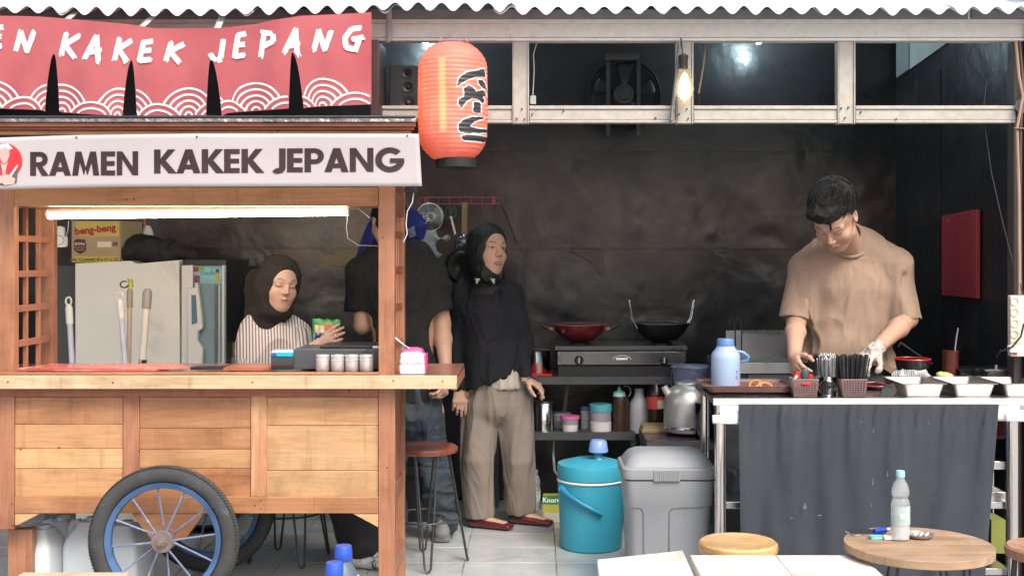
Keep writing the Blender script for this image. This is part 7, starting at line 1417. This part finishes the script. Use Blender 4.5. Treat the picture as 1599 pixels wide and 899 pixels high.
cx1 = T('storage_box', 'tan carton on a pale green box between the fridge and the seated woman', 'box', P(362, 575, 6.1)); cx1.p('carton', MB().box(X(351, 6.1), X(376, 6.1), 6.1, 6.3, Z(556, 6.1), Z(535, 6.1)), mk('tan_box', (.30, .24, .15), .7), world=True); cx1.p('pale_box', MB().box(X(351, 6.1), X(382, 6.1), 6.08, 6.3, Z(640, 6.1), Z(557, 6.1)), mk('pale_green_box', (.30, .37, .37), .6, var=.1), world=True)
# ---------------- wall rack with hanging utensils ----------------
YH = 6.62; hr = T('hook_rack', 'red wire hook rail on the wall holding kitchen tools', 'hook rail', P(718, 314, YH)); m_rw = mk('red_wire', (.36, .07, .09), .4)
hr.p('wire_loop', MB().tube([P(a, b, YH) for a, b in ((654, 312), (656, 309), (662, 308.5), (778, 308), (783, 310), (784, 314), (780, 318), (662, 319), (656, 318), (653.5, 315))], .0036, 6, closed=True), m_rw, world=True)
for px in range(668, 780, 17): hr.p('hook', MB().tube([P(px, 308, YH), P(px, 319, YH-.003), P(px, 322, YH-.01), P(px, 320, YH-.016)], .0028, 5), m_rw, world=True)
for px in (665, 771): hr.p('mount', MB().rrect(X(px-3, YH), X(px+3, YH), Z(319, YH), Z(308, YH), YH-.004, YH+.004, .003), m_rw, world=True)
ls = T('hanging_strainer', 'round steel strainer hanging from the red hook rail', 'strainer', P(671, 318, YH-.05)); lc_ = P(671, 339, YH-.06); Mt = Matrix.Rotation(R(90), 3, 'X') @ Matrix.Rotation(R(10), 3, 'Y')
ls.p('disc', MB().lathe([(.001, .022), (.03, .02), (.055, .008), (.074, 0), (.077, 0)], lc_, 40, M=Mt, caps=False), mk('mesh_steel', (.22, .25, .25), .3, metal=.7, var=.5, vs=12), world=True, solid=.001); ls.p('rim', MB().tube([Vector(lc_)+Mt@Vector((.077*math.cos(q), .077*math.sin(q), 0)) for q in [2*math.pi*i/40 for i in range(40)]], .003, 6, closed=True), m_steel, world=True)
for i in range(8): a = i*math.pi/4+.2; ls.p('rib', MB().tube([Vector(lc_)+Mt@Vector((r*math.cos(a), r*math.sin(a), h2)) for r, h2 in ((.005, .024), (.04, .017), (.075, .002))], .0013, 5), m_steel, world=True)
sx_ = T('scissors', 'green handled kitchen scissors hanging from the red rail', 'scissors', P(704, 322, YH-.03)); m_gn = mk('dark_green_grip', (.04, .12, .10), .4)
for dx in (-4.5, 4.5): sx_.p('grip', MB().tube([P(704+dx+4*math.cos(q), 331+8*math.sin(q)+abs(dx)*.2, YH-.03) for q in [2*math.pi*i/18 for i in range(18)]], .0045, 6, closed=True), m_gn, world=True)
sx_.p('blade', MB().beam(P(705, 338, YH-.03), P(714, 366, YH-.03), .016, .004, (0, 1, 0)), m_dkmetal, world=True); sx_.p('blade', MB().beam(P(704, 338, YH-.035), P(711, 366, YH-.035), .012, .004, (0, 1, 0)), m_steel, world=True)
sp2 = T('wooden_ladle', 'ladle with a long flat wooden handle hanging from the red rail', 'ladle', P(726, 316, YH-.03)); sp2.p('handle', MB().beam(P(726, 316, YH-.03), P(725, 366, YH-.03), .030, .012, (0, 1, 0)), wood('ladle_wood', (.26, .17, .07), (.36, .25, .12), (.44, .33, .18), 'Z'), world=True); sp2.p('ferrule', MB().cyl(P(725, 366, YH-.03), P(724, 372, YH-.03), .011), m_chrome, world=True)
sp2.p('ladle_bowl', MB().ell(P(721, 381, YH-.05), (.042, .018, .046), 20, 12), mk('ladle_steel', (.16, .17, .17), .25, metal=.8, var=.4, vs=10), world=True)
wl = T('frying_pan', 'dark round frying pan hanging low behind the standing woman hijab', 'pan', P(722, 415, YH-.1)); wl.p('pan_disc', MB().lathe([(.001, .01), (.08, .008), (.10, -.012)], P(722, 416, YH-.08), 40, M=Matrix.Rotation(R(90), 3, 'X'), caps=False), m_blackpl, world=True, solid=.003); wl.p('pan_handle', MB().beam(P(742, 392, YH-.07), P(757, 350, YH-.05), .014, .008, (0, 1, 0)), m_dkmetal, world=True)
# plastic and blue bags
pbg = T('plastic_bag', 'translucent white plastic bag hanging beside the blue cloth', 'bag', P(672, 365, 6.3)); s = SDF()
for px, py, rx, rz in ((656, 366, .04, .03), (662, 380, .055, .04), (670, 392, .05, .045), (678, 372, .035, .014), (690, 372, .025, .008), (678, 406, .022, .04)): s.ell(P(px, py, 6.3), (rx, .045, rz), None, .03)
put('bag', s.mesh('bag', mk('bag_film', (.44, .50, .51), .35, trans=.3, var=.15, vs=8, bump=.7, bs=24), .006, disp=folds(.022, 15, 15, 9, 3)), pbg.o)
blu = T('blue_cloth', 'royal blue cloth with pale print hanging by the cart lattice', 'cloth', P(648, 350, 6.15)); s = SDF()
for px, py, rx, rz in ((641, 338, .03, .035), (650, 350, .036, .04), (646, 362, .045, .045), (636, 372, .035, .04), (640, 384, .025, .016)): s.ell(P(px, py, 6.15), (rx, .03, rz), None, .025)
m_blu = mk('royal_blue_cloth', (.022, .034, .20), .8, var=.2, bump=.4, bs=60); put('cloth', s.mesh('cloth', m_blu, .006, disp=folds(.018, 16, 16, 14, 9)), blu.o)
blu.p('pale_print', MB().grid(lambda u, v: P(636+11*u+3*v, 357+15*v-4*u, 6.085-.006*math.sin(u*3)), 5, 5), mk('cloth_print', (.22, .25, .38), .8, var=.6, vs=40), world=True, recalc=False)
ap = T('blue_apron', 'royal blue apron with a round emblem hanging left of the cart post', 'apron', P(575, 350, 6.3))
ap.p('apron_cloth', MB().grid(lambda u, v: P(580-26*v**.7+(32+12*v)*u, 342+66*v, 6.3+.02*math.sin(u*9+v*2)), 18, 14), m_blu, world=True, solid=.003)
ap.p('emblem_ring', MB().tube([P(573+6*math.cos(q), 394+7*math.sin(q), 6.27) for q in [2*math.pi*i/20 for i in range(20)]], .0022, 5, closed=True), mk('cloth_print', (.22, .25, .38), .8), world=True); ap.p('emblem_stroke', MB().tube([P(571, 399, 6.27), P(572, 391, 6.27), P(575, 391, 6.27), P(575, 395, 6.27), P(572, 396, 6.27)], .002, 5), mk('cloth_print', (.22, .25, .38), .8), world=True)
# ---------------- extractor fan behind the frame ----------------
YV = 6.55; ef = T('wall_fan', 'dark round extractor fan with a motor bracket high on the back wall', 'fan', P(973, 130, YV)); m_fan = mk('fan_navy', (.016, .020, .028), .6, var=.2); m_fang = mk('fan_grey', (.075, .078, .08), .5, metal=.3)
fc = P(975, 148, YV); Mf = Matrix.Rotation(R(90), 3, 'X')
ef.p('back_disc', MB().cyl(fc+Vector((0, .03, 0)), fc+Vector((0, .035, 0)), .19, .19, 40), m_fan, world=True)
ef.p('shroud', MB().lathe([(.20, 0), (.195, -.03), (.17, -.03)], fc, 48, M=Mf, caps=False), m_fan, world=True, solid=.004)
for i in range(5):
    a = 2*math.pi*i/5+.3; bl_ = MB().grid(lambda u, v, a=a: Vector(fc)+Vector(((.04+.13*v)*math.cos(a+(.55*u-.27)), -.02+.03*u, (.04+.13*v)*math.sin(a+(.55*u-.27)))), 6, 6); ef.p('blade', bl_, m_fan, world=True, solid=.003)
ef.p('motor', MB().lathe([(.001, .10), (.030, .10), (.036, .09), (.052, .085), (.055, .03), (.055, 0)], P(973, 150, YV-.02), 32, M=Mf), m_fang, world=True); ef.p('motor_ring', MB().lathe([(.042, .089), (.042, .094), (.034, .094)], P(973, 150, YV-.02), 32, M=Mf, caps=False), m_dkmetal, world=True)
ef.p('bracket', MB().cyl(P(946, 90, YV-.06), P(998, 90, YV-.06), .022, n=14), m_fang, world=True)
for px in (949, 996): ef.p('strut', MB().box(X(px-3, YV), X(px+3, YV), YV-.05, YV-.035, Z(213, YV), Z(95, YV)), m_fang, world=True)
# ---------------- speaker on the cart roof ----------------
YP = 5.02; spk = T('speaker', 'tall black loudspeaker standing on the cart roof behind the red banner', 'speaker', P(632, 178, YP)); zr_ = Z(180.5, RY-.01)
spk.p('cabinet', MB().box(X(584, YP), X(598, YP), YP-.12, YP+.1, zr_, Z(70, YP)), mk('maroon_cabinet', (.05, .025, .025), .5), world=True, bevel=.003); spk.p('front_baffle', MB().box(X(606, YP), X(655, YP), YP+.05, YP+.2, zr_, Z(100, YP)), m_blackpl, world=True, bevel=.003)
for px, py, r in ((636, 114, .022), (637, 136, .024), (637, 161, .036)):
    c = P(px, py, YP+.05); spk.p('cone', MB().lathe([(r, .0), (r, .008), (r*.85, .008), (r*.4, -.0), (r*.25, .006), (.001, .008)], c, 28, M=Mf, caps=False), m_blackpl, world=True)
# ---------------- right wall: red board, power strip, wires ----------------
rbd = T('red_board', 'scuffed dark red board fixed flat on the right wall', 'board', (SW, 5.72, 1.4)); m_rb = mk('scuffed_red', (.36, .04, .05), .5, var=.1, vs=6, dirt=(.32, .16, .16), ds=9, dt=.72, stretch=(1, 1, .25))
rbd.p('board', MB().prism([(5.486, 1.204), (5.956, 1.203), (5.956, 1.603), (5.486, 1.618)], 'x', SW-.026, SW-.006), m_rb, world=True, bevel=.003)
for yv, zv in ((5.93, 1.585), (5.52, 1.595), (5.85, 1.575)): rbd.p('screw', MB().cyl((SW-.029, yv, zv), (SW-.0255, yv, zv), .006, n=10), mk('tarnished_brass', (.35, .22, .1), .5), world=True)
YQ = 4.97; pw = T('power_strip', 'long cream power strip with five round sockets on the corner post', 'power strip', P(1588, 505, YQ)); m_cr = mk('cream_plastic', (.66, .61, .50), .45, var=.04)
pw.p('strip_body', MB().rrect(X(1575, YQ), X(1603, YQ), Z(556, YQ), Z(461, YQ), YQ-.02, YQ+.012, .006), m_cr, world=True, bevel=.003)
for i in range(5):
    cy = 471+i*17; pw.p('socket', MB().lathe([(.017, .0), (.017, .0025), (.0145, .003), (.0135, -.004), (.001, -.005)], P(1584, cy, YQ-.0205), 24, M=Mf, caps=False), mk('socket_shade', (.50, .43, .30), .5), world=True)
pw.p('switch', MB().box(X(1580, YQ), X(1585, YQ), YQ-.024, YQ-.0205, Z(553, YQ), Z(548, YQ)), m_redp, world=True)
pw.p('plug', MB().rrect(X(1569, YQ), X(1582, YQ), Z(549, YQ), Z(538, YQ), YQ-.05, YQ-.022, .005), m_whitepl, world=True, bevel=.003)
cb1 = T('power_cable', 'black power cable drooping from the plug of the cream strip', 'cable', P(1575, 545, YQ-.05)); cb1.p('cord', MB().tube([P(1599, 505, YQ-.05), P(1594, 525, YQ-.06), P(1582, 540, YQ-.06), P(1574, 545, YQ-.06), P(1562, 548, YQ-.04), P(1556, 556, YQ)], .0042, 8), m_blackpl, world=True)
cb2 = T('hanging_wire', 'thin black wire crossing from the beam down the right wall', 'wire', P(1522, 66, 5.1)); cb2.p('wire', MB().tube([P(1522, 66, 5.1), P(1510, 95, 5.15), P(1495, 120, 5.2), P(1541-4, 150, 5.1), P(1536, 165, 5.08), P(1537, 200, 5.06), P(1548, 270, 5.04), P(1565, 345, 5.02), P(1583, 415, 5.0), P(1593, 442, 4.98), P(1597, 470, 4.97)][0:2]+[P(1540, 130, 5.08), P(1536, 165, 5.07), P(1538, 200, 5.06), P(1548, 270, 5.04), P(1565, 345, 5.02), P(1583, 415, 5.0), P(1593, 442, 4.98), P(1600, 470, 4.97)], .0022, 6), m_dkmetal, world=True)
cb3 = T('conduit', 'bundle of tan cable conduits running down the corner post', 'conduit', P(1592, 66, 4.97))
for i, (a, b, m) in enumerate(((1586, 1590, mk('tan_conduit', (.34, .24, .17), .6)), (1592, 1592, mk('brown_conduit', (.12, .06, .05), .6)))): cb3.p('conduit_pipe', MB().tube([P(a, 64, 4.965), P(a+5, 120, 4.965), P(1597, 150, 4.965), P(1588+i*6, 200, 4.97), P(b+1, 300, 4.985), P(b+2, 460, 4.985)], .007 if i == 0 else .0055, 8), m, world=True)
cb3.p('tie', MB().tube([P(1583, 201, 4.96), P(1601, 201, 4.96)], .004, 6), m_blackpl, world=True)
cb4 = T('hanging_wire', 'white wire hanging beside the mullion right of the lantern', 'wire', P(835, 70, 5.06)); cb4.p('wire', MB().tube([P(850, 64, 5.06), P(838, 68, 5.06), P(833, 85, 5.06), P(834, 110, 5.06), P(832, 150, 5.06)], .0028, 6), mk('greenish_wire', (.42, .47, .42), .5), world=True); cb4.p('junction', MB().rrect(X(828, 5.06), X(837, 5.06), Z(163, 5.06), Z(150, 5.06), 5.05, 5.07, .003), mk('greenish_wire', (.42, .47, .42), .5), world=True)
cb5 = T('tan_cord', 'thin tan cord hanging slanted right of the filament bulb', 'cord', P(1102, 66, 5.08)); cb5.p('cord', MB().tube([P(1103, 64, 5.08), P(1098, 105, 5.08), P(1091, 146, 5.08)], .004, 6), mk('tan_cord', (.30, .21, .14), .6), world=True); cb5.p('cord', MB().tube([P(1091, 146, 5.08), P(1092, 165, 5.08)], .003, 6), m_blackpl, world=True)
cb6 = T('lamp_adapter', 'small black adapter with a white cable hanging below the name banner', 'adapter', P(641, 298, 4.72)); cb6.p('adapter', MB().box(X(632, 4.72), X(652, 4.72), 4.70, 4.73, Z(301, 4.72), Z(294, 4.72)), m_blackpl, world=True, bevel=.002); cb6.p('wire', MB().tube([P(646, 301, 4.72), P(644, 316, 4.72), P(636, 330, 4.73), P(634, 350, 4.74), P(636, 365, 4.74), P(630, 378, 4.75)], .0022, 6), m_whitepl, world=True)
cb7 = T('wall_wire', 'dark wire slanting down the back wall right of the hook rail', 'wire', P(785, 318, 6.7)); cb7.p('wire', MB().tube([P(783, 318, 6.72), P(790, 335, 6.72), P(808, 382, 6.72)], .004, 6), m_dkmetal, world=True)
cb8 = T('gas_hose', 'grey gas hose hanging under the stove rack behind the cooler', 'hose', P(866, 690, 6.4)); cb8.p('hose', MB().tube([P(865, 688, 6.4), P(864, 710, 6.38), P(866, 735, 6.3), P(874, 745, 6.2), P(885, 747, 6.1)], .007, 8), mk('hose_grey', (.28, .29, .29), .45), world=True)
# things on the shelves under the serving table
for i, (px, z, m, lab) in enumerate(((1557, .655, mk('maroon_stack', (.12, .03, .04), .4), 'stack of dark maroon bowls on the upper right shelf of the steel table'), (1552, .16, mk('lime_box', (.20, .23, .05), .5), 'yellow-green carton low on the right side of the steel table'))):
    t = T(('bowl_stack', 'small_carton')[i], lab, ('bowls', 'carton')[i], (X(px, 5.0), 5.0, z))
    if i == 0:
        for k_ in range(7): t.p('bowl', MB().lathe([(.03, .0), (.055, .018), (.058, .02)], (0, 0, k_*.011-.02), 24), m, solid=.0015)
    else: t.p('carton', MB().box(-.03, .03, -.05, .08, 0, .14), m)
sbg = T('plastic_bag', 'small clear plastic bag on the lower left shelf of the steel table', 'bag', P(1150, 770, 4.95)); s = SDF(); 
for px, py, r in ((1150, 760, .045), (1156, 742, .04), (1148, 776, .04), (1160, 765, .04)): s.ell(P(px, py, 4.98), (r, .05, r), None, .03)
put('bag', s.mesh('bag', mk('bag_film_grey', (.16, .17, .17), .3, trans=.3, var=.2, bump=.6, bs=24), .007, disp=folds(.02, 15, 15, 12, 6)), sbg.o)
gbk = T('dark_crate', 'dark grey plastic crate behind the red-brown stool', 'crate', (X(655, 6.3), 6.35, 0)); gbk.p('crate_body', rr_loft([(.12, .10, 0, .02), (.14, .12, .24, .02)]), mk('crate_dark', (.025, .027, .03), .45)); gbk.p('crate_rim', rr_loft([(.15, .13, .241, .02), (.15, .13, .255, .02)]), mk('crate_dark', (.025, .027, .03), .45))
bsp = T('detergent_bottle', 'small blue bottle hanging behind the red-brown stool', 'bottle', P(659, 770, 6.1)); bsp.p('bottle_body', MB().lathe([(.014, Z(772, 6.1)), (.018, Z(765, 6.1)), (.016, Z(752, 6.1)), (.006, Z(745, 6.1)), (.004, Z(738, 6.1))], (X(659, 6.1), 6.1, 0), 16), mk('bright_blue', (.03, .13, .42), .35), world=True)
